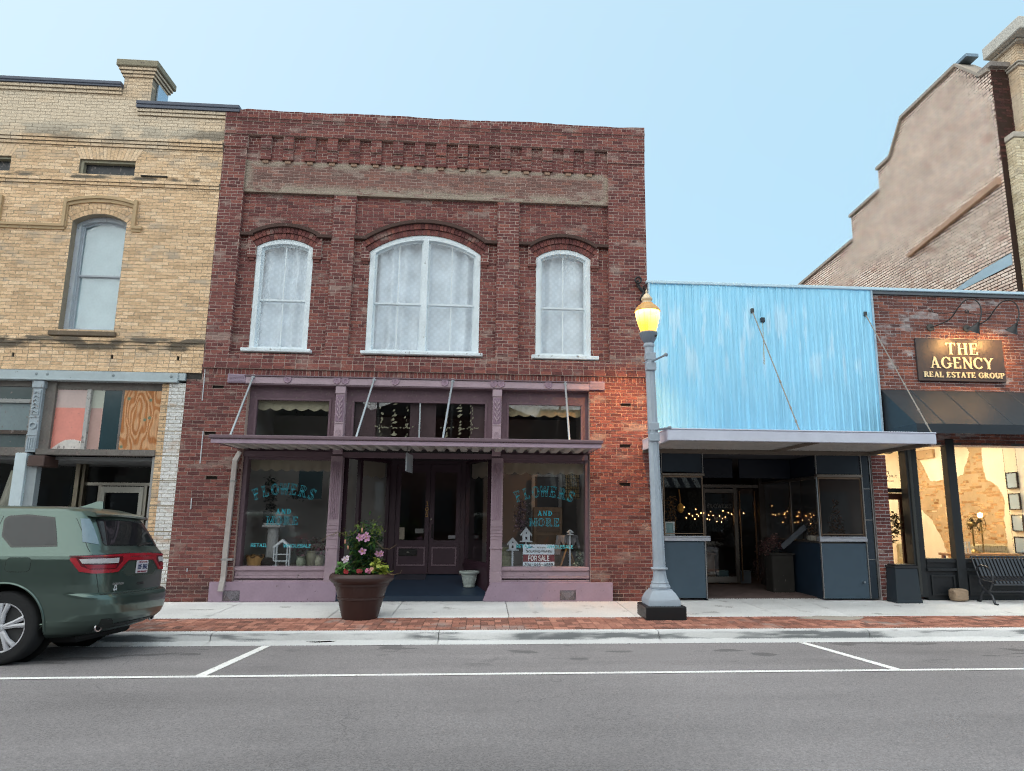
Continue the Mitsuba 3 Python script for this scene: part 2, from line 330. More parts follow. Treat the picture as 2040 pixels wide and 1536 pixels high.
def ring(holder, x0, x1, zs, zc, xf, pal, r0, r1, step=.075, ext=0.0, jit=.003, tone=(0, 1), thick=.06):
    """bricks on end round a segmental arch, from r0 to r1 beyond the opening's curve"""
    xm, cz, R, a = arc_info(x0, x1, zs, zc); a += ext; n = max(3, int(round(2 * a * (R + r0) / step))); out = ALLB.setdefault(holder, [])
    for k in range(n):
        t0, t1 = -a + 2 * a * k / n + .004 / R, -a + 2 * a * (k + 1) / n - .004 / R
        d = RNG.uniform(-jit, jit); v = []
        for w in (-thick, d):
            for r, t in ((R + r0 + .004, t0), (R + r0 + .004, t1), (R + r1 - .004, t1), (R + r1 - .004, t0)):
                v.append([xm + r * math.sin(t), w, cz + r * math.cos(t)])
        F = np.array([[4, 5, 6], [4, 6, 7], [0, 1, 5], [0, 5, 4], [1, 2, 6], [1, 6, 5], [2, 3, 7], [2, 7, 6], [3, 0, 4], [3, 4, 7]])
        out.append((xf(np.array(v)), F, (pal + np.clip(RNG.beta(2.2, 2.2), .01, .99) * (tone[1] - tone[0]) * .98 + tone[0], RNG.random()), False))
def ring_poly(x0, x1, zs, zc, r0, r1, ext=0.0, n=24):
    xm, cz, R, a = arc_info(x0, x1, zs, zc); a += ext; t = np.linspace(-a, a, n)
    return Polygon([(xm + (R + r0) * math.sin(q), cz + (R + r0) * math.cos(q)) for q in t] + [(xm + (R + r1) * math.sin(q), cz + (R + r1) * math.cos(q)) for q in t[::-1]])
def finish_bricks(holder, name='brick', most=300, rest='brick_field', zmax=99):
    """the nearest whole bricks become parts of their own, the rest one part"""
    B = ALLB.pop(holder); c = np.array([b[0].mean(0) for b in B]); d = np.linalg.norm(c - CAM, axis=1)
    ok = np.array([b[3] for b in B]) & (c[:, 2] < zmax); order = np.argsort(np.where(ok, d, 1e9))[:min(most, int(ok.sum()))]
    own = set(order.tolist())
    for n, i in enumerate(order):
        v, f, uv, _ = B[i]
        scene[f'{holder}__{name}' + (f'_{n:03d}' if n else '')] = mikit.ply((v, f), 'brick', smooth=False, uv=np.tile(uv, (len(v), 1)))
    m = MB()
    for i, b in enumerate(B):
        if i not in own: m.add(b[0], b[1], raw=b[2])
    if not m.empty():
        k = m.build(f'{holder}__{rest}', 'brick'); stuff(k)

# lettering ----------------------------------------------------------
def glyph(ch, tv=.17, th=.085, sf=.06):
    """one capital in a unit-high box: shapely outline and advance width"""
    def V(x, a=0, b=1, s=True, t=None):
        t = t or tv; g = [sbox(x - t / 2, a, x + t / 2, b)]
        if s and sf: g += [sbox(x - t / 2 - sf, b - th * .8, x + t / 2 + sf, b), sbox(x - t / 2 - sf, a, x + t / 2 + sf, a + th * .8)]
        return unary_union(g)
    def Hb(x0, x1, z, drop=0):
        g = [sbox(x0, z - th / 2, x1, z + th / 2)]
        if drop: g.append(sbox(x1 - th, min(z, z + drop), x1, max(z, z + drop)))
        return unary_union(g)
    def D(x0, z0, x1, z1, t=None): return LineString([(x0, z0), (x1, z1)]).buffer((t or tv) / 2, cap_style=2)
    def O(cx, cz, rx, rz, a0=0, a1=360):
        n = 40; A = np.radians(np.linspace(a0, a1, n)); tt = [(th + (tv - th) * abs(math.cos(a))) / 2 for a in A]
        o = [(cx + (rx) * math.cos(a), cz + (rz) * math.sin(a)) for a in A]; i = [(cx + (rx - 2 * t) * math.cos(a), cz + (rz - 2 * t) * math.sin(a)) for a, t in zip(A, tt)]
        if a1 - a0 >= 360: return Polygon(o).buffer(0).difference(Polygon(i).buffer(0))
        return Polygon(o + i[::-1]).buffer(0)
    U = unary_union; e = th / 2; cap = lambda g: g.intersection(sbox(-1, 0, 3, 1))
    if ch == 'T': return U([V(.36), Hb(0, .72, 1 - e), sbox(0, .78, th, 1), sbox(.72 - th, .78, .72, 1)]), .78
    if ch == 'H': return U([V(.14), V(.62), Hb(.14, .62, .52)]), .82
    if ch == 'E': return U([V(.14), Hb(.14, .6, 1 - e, -.2), Hb(.14, .5, .52), Hb(.14, .62, e, .22)]), .72
    if ch == 'F': return U([V(.14), Hb(.14, .6, 1 - e, -.2), Hb(.14, .5, .52)]), .68
    if ch == 'L': return U([V(.14), Hb(.14, .6, e, .24)]), .70
    if ch == 'A': return U([cap(D(.38, 1.02, .1, -.02, th)), cap(D(.36, 1.02, .66, -.02)), Hb(.2, .56, .33), sbox(0, 0, .22, th * .8), sbox(.5, 0, .82, th * .8)]), .82
    if ch == 'N': return U([V(.12, t=th), V(.66, t=th), cap(D(.12, 1, .66, 0))]), .80
    if ch == 'M': return U([V(.12, t=th), V(.80, t=tv), cap(D(.12, 1, .46, .12)), cap(D(.80, 1, .46, .12, th))]), .94
    if ch == 'W': return U([cap(D(.06, 1, .28, 0)), cap(D(.28, 0, .5, .95, th)), cap(D(.5, .95, .72, 0)), cap(D(.72, 0, .94, 1, th)), sbox(-.04, 1 - th * .8, .2, 1), sbox(.8, 1 - th * .8, 1.02, 1)]), 1.02
    if ch == 'Y': return U([V(.36, 0, .5), cap(D(.36, .45, .06, 1)), cap(D(.36, .45, .68, 1, th)), sbox(-.04, 1 - th * .8, .2, 1), sbox(.54, 1 - th * .8, .78, 1)]), .76
    if ch == 'C': return U([O(.42, .5, .42, .52, 42, 318), sbox(.66, .66, .66 + th, .96)]), .82
    if ch == 'G': return U([O(.42, .5, .42, .52, 42, 330), sbox(.66, .66, .66 + th, .96), sbox(.62, .12, .62 + tv, .46), Hb(.5, .9, .44)]), .90
    if ch == 'O': return O(.43, .5, .43, .52), .90
    if ch == 'U': return U([V(.14, .3, 1), V(.62, .3, 1, t=th), O(.38, .32, .32, .34, 180, 360)]), .78
    if ch == 'R': return U([V(.14), O(.3, .74, .34, .27, -90, 90), Hb(.14, .34, 1 - e), Hb(.14, .34, .5), cap(D(.36, .5, .68, 0)), sbox(.56, 0, .82, th * .8)]), .80
    if ch == 'P': return U([V(.14), O(.3, .72, .36, .29, -90, 90), Hb(.14, .34, 1 - e), Hb(.14, .34, .46)]), .74
    if ch == 'D': return U([V(.14), O(.2, .5, .54, .5, -90, 90), Hb(.1, .24, 1 - e), Hb(.1, .24, e)]), .80
    if ch == 'S': return U([O(.32, .745, .29, .275, 30, 270), O(.32, .255, .31, .275, -150, 90), sbox(.55, .7, .55 + th, .96), sbox(.02, .05, .02 + th, .3)]), .68
    return Polygon(), .4
def text_poly(s, h, tv=.17, th=.085, sf=.06, gap=.08):
    x, out = 0, []
    for ch in s:
        g, w = glyph(ch, tv, th, sf)
        if not g.is_empty: out.append(affinity.translate(g, x, 0))
        x += w + (gap if ch != ' ' else 0)
    return affinity.scale(unary_union(out), h, h, origin=(0, 0)), x * h
def sign_text(m, s, h, xc, zb, y, depth=.01, c=None, width=None, align='c', **k):
    g, w = text_poly(s, h, **k); b = g.bounds; sx = width / (b[2] - b[0]) if width else 1
    g = affinity.scale(affinity.translate(g, -b[0] if align == 'l' else -b[2] if align == 'r' else -(b[0] + b[2]) / 2, 0), sx, 1, origin=(0, 0))
    m.prism(affinity.translate(g, xc, zb), y - depth, y, c=c, w=0)
def plain_text(m, s, h, x, zb, y, c, width=None, depth=.003, bold=False, align='l'):
    t = meshkit.text_mesh(s, h, depth, bold); v = np.array(t.vertices); w = v[:, 0].max() - v[:, 0].min(); sx = width / w if width else 1
    v0 = v[:, 0].min(); X = (v[:, 0] - v0) * sx - (0 if align == 'l' else w * sx / 2 if align == 'c' else w * sx)
    m.add(np.stack([x + X, y - v[:, 2], zb + v[:, 1]], 1), t.faces, c, 0)

LILAC, LILAC_D, WHITE, WEATH = lin('#9f8993'), lin('#69555e'), lin('#c9d0d4'), lin('#857c76')
MORTAR = (.41, .305, .265)

# ------------------------------------------------------------------ ground: pavement, kerb, road
def road_z(y):
    d = -3.35 - y
    return -.172 + (.045 * d if d < 2.6 else .117 + .022 * (d - 2.6) if d < 8 else .236 - .02 * (d - 8))
YR = [-3.35, -4.0, -5.0, -5.95, -7, -9, -11.35, -13, -16, -19.5]
v, f = [], []
for i, y in enumerate(YR):
    for k, x in enumerate(np.linspace(-90, 90, 7)): v.append([x, y, road_z(y)])
for i in range(len(YR) - 1):
    for k in range(6): a = i * 7 + k; f.append([a, a + 7, a + 8]); f.append([a, a + 8, a + 1])
MB().add(v, f).build('road', 'asphalt'); structure('road')
m = MB(); m.add([[-400, -400, -.62], [400, -400, -.62], [400, 400, -.62], [-400, 400, -.62]], [[0, 1, 2], [0, 2, 3]], lin('#6b665e')); m.build('ground', 'matte'); structure('ground')
# painted lines, 4 mm above the asphalt
def strip(m, p0, p1, w, c, wear, n=24):
    p0, p1 = np.array(p0), np.array(p1); d = (p1 - p0) / np.linalg.norm(p1 - p0); q = np.array([-d[1], d[0]]) * w / 2; V = []
    for t in np.linspace(0, 1, n):
        c0 = p0 + (p1 - p0) * t
        for s in (-1, 1): e = c0 + q * s; V.append([e[0], e[1], road_z(e[1]) + .004])
    m.add(V, [[2 * i, 2 * i + 1, 2 * i + 3, 2 * i + 2] for i in range(n - 1)], c, wear)
PAINT = (.66, .64, .61)
LINE_Y = -5.67
k = 'road__parking_line'; m = MB(); strip(m, (-40, LINE_Y), (40, LINE_Y), .105, PAINT, .42, 30); m.build(k, 'matte'); labels[k] = {'label': 'long white parking line along the road'}
for i, x in enumerate((-10.2, -2.80, 4.52, 11.9)):
    m = MB(); strip(m, (x - .02, -3.40), (x + .03 * (1 if x > 0 else -1), LINE_Y + .05), .11, PAINT, .40); m.build('road__bay_line' + (f'_{i:03d}' if i else ''), 'matte')
m = MB(); m.box(-.1, .12, -2, 2, 0, 1)
# kerb and gutter in cast lengths
KX = [-90, -20, -14.1, -11, -7.3, -3.66, -.58, 2.54, 5.66, 8.78, 11.9, 15, 21, 90]
prof = [(-2.88, -.4), (-2.88, -.0575), (-3.035, -.0605), (-3.065, -.070), (-3.082, -.095), (-3.10, -.150), (-3.125, -.158), (-3.355, -.171), (-3.355, -.4)]
for i in range(len(KX) - 1):
    a, b = KX[i] + .005, KX[i + 1] - .005; n = len(prof); V = [[x, y, z] for x in (a, b) for y, z in prof]
    F = [[j, (j + 1) % n, n + (j + 1) % n, n + j] for j in range(n)]
    m = MB(); m.add(V, F, raw=(RNG.random(), 0)); m.build('kerb__kerb_stone' + (f'_{i:03d}' if i else ''), 'concrete', smooth=35)
structure('kerb')
m = MB(); m.box(-90, 90, -3.34, -2.89, -.42, -.19, raw=(.4, 0)); m.build('kerb', 'concrete')
# storm-drain slot and a tarry joint
m = MB(); m.tube([(-2.36, -3.16, -.160), (-2.2, -3.19, -.160), (-2.05, -3.165, -.158), (-1.97, -3.15, -.160)], [.004, .014, .012, .003], 6, lin('#161412')); m.build('kerb__tar_patch', 'matte')
# concrete slabs
JX = [-90, -30, -20, -15.4, -12.6, -9.8, -7, -4.24, -2.38, -1.42, .45, 2.5, 4.9, 5.5, 6.1, 8.95, 11.8, 14.6, 17.5, 40, 90]
for i in range(len(JX) - 1):
    a, b = JX[i] + .006, JX[i + 1] - .006
    back = .35
    m = MB(); m.mesh(cbox(a, b, -1.80, back, -.30, 0, .006), raw=(RNG.random(), 0), xf=lambda v: np.stack([v[:, 0], v[:, 1], v[:, 2] + .02 * np.minimum(v[:, 1], 0)], 1))
    m.build('sidewalk__slab' + (f'_{i:03d}' if i else ''), 'concrete')
m = MB(); m.add([[-90, -2.89, -.092], [90, -2.89, -.092], [90, .35, -.030], [-90, .35, -.030]], [[0, 1, 2], [0, 2, 3]], (.10, .09, .08)); m.build('sidewalk', 'matte'); structure('sidewalk')
# brick band between the slabs and the kerb (two patterns: bond along the kerb)
def flat(zf):
    return lambda q: np.stack([q[:, 0], q[:, 2], zf + q[:, 1] + .02 * q[:, 2]], 1)
CELL = 1.065 / 5      # basket weave: squares of two bricks, turned by turns
ALLB['paving'] = []
for j in range(5):
    for i in range(-66, 66):
        x0, y0 = i * CELL, -2.875 + j * CELL
        for q in range(2):
            a, b, c_, d_ = (x0, x0 + CELL, y0 + q * CELL / 2, y0 + (q + 1) * CELL / 2) if (i + j) % 2 else (x0 + q * CELL / 2, x0 + (q + 1) * CELL / 2, y0, y0 + CELL)
            g, h = .0045, RNG.uniform(-.002, .002); V = np.array([[x + RNG.uniform(-.001, .001), y, z + .02 * y] for x in (a + g, b - g) for y in (c_ + g, d_ - g) for z in (-.05, h)])
            ALLB['paving'].append((V, BOXF, (5 + float(np.clip(RNG.beta(1.5, 1.5), .01, .98)), RNG.random()), True))
m = MB(); m.add([[-90, -2.89, -.0665], [90, -2.89, -.0665], [90, -1.80, -.046], [-90, -1.80, -.046]], [[0, 1, 2], [0, 2, 3]], (.085, .06, .05)); m.build('paving', 'matte'); structure('paving')
finish_bricks('paving', 'paver', 300, 'paver_field')
# repair patch of mortar in the band, and crumbs
m = MB(); m.prism(Polygon([(5.05, -2.0), (5.5, -1.78), (6.25, -1.9), (6.05, -2.12), (5.75, -2.24)]), 0, 1, (.33, .29, .25), .1, xf=lambda q: np.stack([q[:, 0], q[:, 2], .006 + .02 * q[:, 2] - .03 * (1 - q[:, 1])], 1)); m.build('paving__mortar_patch', 'matte')

# ------------------------------------------------------------------ the red brick building
B = 'red_brick_building'
labels[B] = {'label': 'two-storey dark red brick shop with lilac storefront and three arched white windows', 'category': 'building'}
W = B + '__wall'
XL, XR = -5.33, 3.225
win = [(-4.56, -3.467, 4.66, 6.75, 6.915), (-2.352, -.153, 4.66, 6.72, 7.10), (.975, 2.083, 4.66, 6.71, 6.90)]
holes = unary_union([arch(*w) for w in win])
P0, PF, PP = 0.0, .055, .125      # planes: corner piers, frieze and middle piers, recessed panels
pl_, p2_, p3_, pr_ = (XL, -4.88), (-3.11, -2.672), (.177, .616), (2.453, XR)
wall = MB(MORTAR, .25)
def region(poly, y, pal=0, z0=0.0, body=True, back=.42, **k):
    if body: wall.prism(poly, y + .0045, back)
    lay(W, poly, facing(y), pal, z0=z0, **k)
# upper corner piers and the two middle piers
for a, b in (pl_, pr_): region(sbox(a, 4.31, b, 9.06), P0)
for a, b in (p2_, p3_): region(sbox(a, 4.55, b, 7.87), PF)
# panels with the arched openings and their rings
for (a, b), w in zip(((pl_[1], p2_[0]), (p2_[1], p3_[0]), (p3_[1], pr_[0])), win):
    g = arch(*w, grow=.004); rp = ring_poly(w[0], w[1], w[3], w[4], .004, .232, ext=.02)
    pan = sbox(a, 4.55, b, 7.87)
    wall.prism(pan.difference(g), PP + .007, .46)
    x0, x1 = w[0], w[1]
    kn = [sbox(x0 - .165, 6.56, x0 + .02, 6.96), sbox(x1 - .02, 6.56, x1 + .165, 6.96)]
    lay(W, pan.difference(g).difference(rp).difference(unary_union(kn)), facing(PP), 0)
    ring(W, x0, x1, w[3], w[4], facing(PP - .015), 0, .0, .115, ext=.015); ring(W, x0, x1, w[3], w[4], facing(PP - .045), 0, .117, .232, ext=.02)
    # hood mould: an arched course that returns level to the piers
    hood = ring_poly(x0, x1, w[3], w[4], .234, .30, ext=-.03); zl = 6.945
    xm, cz, R, an = arc_info(x0, x1, w[3], w[4]); ex = (R + .27) * math.sin(an - .03)
    hood = unary_union([hood, sbox(a + .002, zl, xm - ex + .05, zl + .062), sbox(xm + ex - .05, zl, b - .002, zl + .062)])
    wall.prism(hood, PF - .035, .2, (.075, .045, .038), .3)
    for q in kn:
        qq = q.difference(arch(*w, grow=.004)).difference(ring_poly(w[0], w[1], w[3], w[4], -.2, .236, ext=.02)); qq = max(getattr(qq, 'geoms', [qq]), key=lambda t: t.area)
        region(qq, PF + .01, back=.2)
        c = qq.bounds; m_ = (c[0] + c[2]) / 2
        wall.box(m_ - .085, m_ + .085, PF + .02, .2, 6.505, 6.557, (.15, .06, .05), .2); wall.box(m_ - .05, m_ + .05, PF + .04, .2, 6.45, 6.503, (.15, .06, .05), .2)
# frieze, stained with old lime
region(sbox(pl_[1], 7.88, pr_[0], 9.06), PF, z0=.02)
wall.box(pl_[1], pr_[0], PF - .012, .3, 7.862, 7.885, (.25, .2, .16), .4)
# corbelled dentils
for i in range(16):
    x = -4.507 + .438 * i
    def blk(x0, x1, za, zb, y):
        wall.box(x0 + .004, x1 - .004, y + .007, .3, za, zb); lay(W, sbox(x0, za, x1, zb), facing(y), 0, z0=za, u0=x0 - .1 * (i % 2), header_every=0)
    blk(x - .104, x + .104, 8.785, 9.057, -.025)
    blk(x - .104, x + .104, 8.56, 8.783, .015)
    wall.box(x - .108, x + .108, .0, .3, 8.548, 8.562, (.13, .055, .046), .2)
    wall.box(x - .055, x + .055, .025, .3, 8.488, 8.546, (.34, .22, .16), .3)
# corner pier caps step forward
for a, b in (pl_, pr_):
    s = (a if a == XL else a - .012, b + .012 if a == XL else b)
    region(sbox(s[0], 8.785, s[1], 9.057), -.025, back=.3)
# corbelled cornice
region(sbox(XL, 9.06, XR, 9.332), -.05, z0=9.06, header_every=0)
for j, (y, za) in enumerate(((-.065, 9.335), (-.085, 9.402))):
    region(sbox(XL - .0, za, XR + .0, za + .066), y, z0=za, header_every=0)
rag = [(XL, 9.47)]
for x in np.linspace(XL, XR, 60): rag.append((x, 9.585 + .012 * math.sin(x * 2.1) + RNG.uniform(-.008, .008) - (.02 if x < -4.9 else 0)))
rag.append((XR, 9.47))
region(Polygon(rag), -.070, z0=9.47, header_every=1, L=.215)
wall.prism(Polygon(rag[1:-1] + [(XR, 9.50), (XL, 9.50)]), .05, .46)
# the piers' sides
for x, ya, yb, s, za, zb in ((-4.88, P0, PP, 1, 4.55, 9.06), (2.453, P0, PP, -1, 4.55, 9.06), (-3.11, PF, PP, -1, 4.55, 7.87), (-2.672, PF, PP, 1, 4.55, 7.87), (.177, PF, PP, -1, 4.55, 7.87), (.616, PF, PP, 1, 4.55, 7.87)):
    lay(W, sbox(ya - .001, za, yb + .02, zb), (lambda q, x=x, s=s: np.stack([x + s * (q[:, 1] + .004), q[:, 0], q[:, 2]], 1)), 0, header_every=0, L=.30, thick=.03)
# string course over the shop front
region(sbox(XL, 4.312, XR, 4.548), -.012, z0=4.312, header_every=2, course=.0675)
region(sbox(XL, 4.248, XR, 4.31), -.045, z0=4.248, header_every=0)
region(sbox(-5.33, 4.128, XR, 4.246), .0, z0=4.128, header_every=1, course=.118, L=.15)
# ground-floor piers
lp = Polygon([(-5.60, 0), (-4.47, 0), (-4.47, 4.126), (-5.33, 4.126), (-5.33, 4.02), (-5.60, 4.02)])
rp_ = sbox(2.03, 0, XR, 4.126)
putlog = [(2.66, 4.62), (2.64, 3.66), (2.62, 2.86), (2.60, 2.12), (-4.98, 4.44), (-5.13, 3.86), (-5.2, 2.98), (-5.1, 2.16)]
pk = unary_union([sbox(x, z, x + .215, z + .062) for x, z in putlog])
region(lp.difference(pk), 0, header_every=7, body=False); region(rp_.difference(pk), 0, body=False)
wall.prism(lp.difference(pk), .007, .40); wall.prism(rp_.difference(pk), .007, .40)
for x, z in putlog: wall.box(x - .01, x + .225, .06, .2, z - .01, z + .072, (.035, .028, .025), 0)
wall.prism(unary_union([sbox(-4.47, 3.98, 2.03, 4.126)]), .14, .4)
# body behind the front: side walls, back, roof, floor between the storeys
wall.box(XL, XL + .3, .46, 16, 0, 9.3, (.12, .06, .05)); wall.box(XR - .3, XR, .46, 16, 0, 9.3, (.13, .06, .05), .4); wall.box(XL, XR, 16, 16.3, 0, 9.2, (.13, .06, .05))
wall.box(XL, XR, .46, 16.3, 8.75, 8.9, (.06, .06, .06)); wall.box(XL, XR, .40, 16, 4.16, 4.3, (.10, .08, .07))
wall.build(W, 'matte')
finish_bricks(W)

# arched upstairs windows
def sash_window(base, x0, x1, zb, zs, zc, cols, rail, y=.15, fw=.075, frame_c=lin('#d3dbe0'), mull=False, curtain=True, wear=.10, glass='glass', sill=None):
    o = arch(x0, x1, zb, zs, zc); inn = arch(x0 + fw, x1 - fw, zb + .05, zs - .02, zc - fw)
    fr = MB(frame_c, wear); fr.prism(o.difference(inn), y, y + .16)
    ring_ = arch(x0 + fw - .02, x1 - fw + .02, zb + .05, zs - .01, zc - fw + .02).difference(arch(x0 + fw + .012, x1 - fw - .012, zb + .05, zs - .02, zc - fw - .012)); fr.prism(ring_, y + .05, y + .15)
    bays = [(x0 + fw, x1 - fw)]
    if mull:
        xm = (x0 + x1) / 2; fr.box(xm - .055, xm + .055, y - .005, y + .15, zb + .02, zc - .02, w=min(1, wear + .25)); bays = [(x0 + fw, xm - .055), (xm + .055, x1 - fw)]
    fr.build(base + '__frame', 'matte')
    sa, panes = MB(frame_c, wear), []
    for a, b in bays:
        bay = inn.intersection(sbox(a, zb, b, zc))
        for lo, up, yy in ((zb + .05, rail, y + .105), (rail, zc, y + .075)):
            part = bay.intersection(sbox(a, lo, b, up + .02)); hole = part.buffer(-.035, join_style=2)
            xs = np.linspace(a, b, cols + 1)[1:-1]
            bars = unary_union([sbox(x - .011, lo, x + .011, up + .02) for x in xs]) if cols > 1 else Polygon()
            sa.prism(part.difference(hole), yy, yy + .03); g = hole.intersection(bars)
            if not g.is_empty: sa.prism(g, yy + .004, yy + .026)
            lit = hole.difference(bars)
            panes += [(q, yy + .014) for q in getattr(lit, 'geoms', [lit])]
    sa.build(base + '__sash', 'matte')
    for q, yy in panes:
        m = MB(); t = trimesh.creation.triangulate_polygon(q, engine='earcut') if False else None
        V, F = flat_poly(q); m.add(np.stack([V[:, 0], np.full(len(V), yy), V[:, 1]], 1), F, (1, 1, 1)); m.build(numbered(base + '__pane') if base + '__pane' in scene else base + '__pane', glass)
    if curtain:
        n = 90; X = np.linspace(x0 + .03, x1 - .03, n); V, F = [], []
        for z in np.linspace(zb + .02, zc, 12):
            V += [[x + .012 * math.sin(9 * z + 3 * x), y + .26 + .042 * math.sin(17 * x + 2.4 * math.sin(4.1 * x + 2 * x0) + .6 * math.sin(1.7 * z)) + .03 * math.sin(6 * x + z * .9 + x0), z] for x in X]
        for i in range(11):
            for j in range(n - 1): a = i * n + j; F.append([a, a + 1, a + n + 1, a + n])
        MB().add(V, F).build(base + '__curtain', 'lace', smooth=True)
    if sill:
        m = MB(frame_c, min(1, wear + .35)); m.box(sill[0], sill[1], -.02 if y < .2 else y - .2, y + .08, sill[2], sill[3], b=.01); m.build(base + '__sill', 'matte')
def flat_poly(q):
    import mapbox_earcut as me
    rings = [np.array(q.exterior.coords)[:-1]] + [np.array(i.coords)[:-1] for i in q.interiors]
    V = np.vstack(rings); F = me.triangulate_float64(V, np.cumsum([len(r) for r in rings]).astype(np.uint32)).reshape(-1, 3)
    return V, F.astype(int)
sash_window(B + '__window', *win[0], 2, 5.66, y=.135, fw=.092, sill=(-4.67, -3.36, 4.592, 4.66))
sash_window(B + '__window_001', *win[1], 2, 5.66, y=.135, mull=True, fw=.10, sill=(-2.42, -.07, 4.598, 4.66), wear=.14)
sash_window(B + '__window_002', *win[2], 2, 5.66, y=.135, fw=.092, sill=(.89, 2.225, 4.58, 4.655), wear=.14)
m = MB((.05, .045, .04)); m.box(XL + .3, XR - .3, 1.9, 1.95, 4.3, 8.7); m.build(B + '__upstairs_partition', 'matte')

# lintel beam with rosettes and end blocks
m = MB(LILAC, .22); m.box(-4.51, 2.022, -.05, .2, 3.965, 4.095, b=.006); m.box(-4.53, 2.04, -.075, .2, 4.097, 4.124, LILAC_D, .3, b=.006); m.box(-4.51, 2.022, -.035, .2, 3.945, 3.963, LILAC_D, .2); m.build(B + '__lintel', 'satin')
for i, (a, b) in enumerate(((-4.838, -4.514), (2.026, 2.325))):
    m = MB(lin('#8f7d8c'), .12); m.box(a, b, -.055, .2, 3.968, 4.135, b=.006)
    for q in range(5): m.box(a + .025, b - .025, -.064, -.05, 3.99 + q * .026, 4.003 + q * .026, b=.003)
    m.build(B + '__lintel_block' + (f'_{i:03d}' if i else ''), 'satin')
ros = MB(lin('#937a88'), .08)
t = lathe([(.001, 0), (.022, .002), (.026, .016), (.036, .012), (.046, .010), (.056, .020), (.064, .020), (.072, .010), (.075, 0)][::-1], 20); tv = np.array(t.vertices)
rr = np.hypot(tv[:, 0], tv[:, 1]); aa = np.arctan2(tv[:, 1], tv[:, 0]); tv[:, :2] *= (1 + .10 * np.cos(8 * aa) * (rr > .05))[:, None]
for i, x in enumerate((-3.733, -2.814, -2.66, -1.719, -.78, .159, .302, 1.22)):
    m = MB(lin('#947c8b'), .1); m.mesh(trimesh.Trimesh(np.stack([x + tv[:, 0], -.05 - tv[:, 2], 4.05 + tv[:, 1]], 1), t.faces[:, ::-1], process=False)); m.build(B + '__rosette' + (f'_{i:03d}' if i else ''), 'satin', smooth=40)
# cast-iron columns in the transom zone: capital, leaf panel, roundel
for i, (a, b) in enumerate(((-2.827, -2.655), (.149, .315))):
    xm = (a + b) / 2; m = MB(LILAC, .2); m.box(a, b, -.015, .2, 2.66, 3.94, b=.005)
    m.box(a - .008, b + .008, -.04, .1, 3.80, 3.94, b=.008); m.box(a + .012, b - .012, -.03, .1, 3.27, 3.77, lin('#7f6676'), .2, b=.004)
    for q in range(4):
        z = 3.33 + .1 * q
        for s in (-1, 1): m.tube([(xm + s * .004, -.034, z), (xm + s * .03, -.042, z + .05), (xm + s * .05, -.034, z + .10)], [.006, .012, .005], 6)
    m.tube([(xm, -.034, 3.3), (xm, -.036, 3.74)], .007, 6)
    m.box(a, b, -.032, .1, 3.235, 3.262, b=.005); m.box(a + .006, b - .006, -.024, .1, 2.92, 3.20, b=.004)
    for r, q in ((.058, .014), (.036, .020), (.016, .026)):
        ang = np.linspace(0, 2 * PI, 25); m.tube(np.stack([xm + r * np.cos(ang), np.full(25, -.026), 3.06 + r * np.sin(ang)], 1), .009, 5)
    m.box(a, b, -.032, .1, 2.885, 2.905, b=.004); m.build(B + '__column' + (f'_{i:03d}' if i else ''), 'satin')
# transom frames, glass, valances behind
def pane(key, x0, x1, z0, z1, y, mat='glass'):
    m = MB(); m.add([[x0, y, z0], [x1, y, z0], [x1, y, z1], [x0, y, z1]], [[0, 1, 2], [0, 2, 3]], (1, 1, 1)); return m.build(key, mat)
def valance(key, x0, x1, z0, z1, y, n, c):
    m = MB(c, .1); X = np.linspace(x0, x1, n * 8 + 1); V = []
    for x in X:
        ph = (x - x0) / (x1 - x0) * n; zb = z0 + .045 * (1 - abs(math.sin(PI * ph)))
        V += [[x, y + .012 * math.sin(2 * PI * ph), zb], [x, y - .008 + .012 * math.sin(2 * PI * ph), zb + .025], [x, y, z1]]
    F = []
    for i in range(len(X) - 1):
        for j in range(2): a = i * 3 + j; F.append([a, a + 3, a + 4, a + 1])
    m.add(V, F); return m.build(key, 'leaf', smooth=True)
tr = [(-4.47, -2.827), (-2.655, .149), (.315, 2.03)]
m = MB(LILAC_D, .45)
for a, b in tr:
    m.prism(sbox(a, 2.64, b, 3.945).difference(sbox(a + .13, 2.74, b - .13, 3.70)), .15, .24); m.prism(sbox(a + .11, 2.72, b - .11, 3.72).difference(sbox(a + .15, 2.76, b - .15, 3.68)), .13, .22)
m.box(-1.265, -1.239, .15, .2, 2.74, 3.7, lin('#9aa0a4'), .1); m.build_each(B + '__transom_frame', 'matte')
for i, (a, b) in enumerate(((-4.33, -2.97), (-2.51, -1.265), (-1.239, .005), (.46, 1.89))):
    pane(B + '__transom_pane' + (f'_{i:03d}' if i else ''), a, b, 2.745, 3.695, .17)
valance(B + '__transom_valance', -4.36, -2.92, 3.50, 3.74, .30, 6, lin('#b9b39b')); valance(B + '__transom_valance_001', .42, 1.93, 3.46, 3.74, .30, 6, lin('#a89d80'))
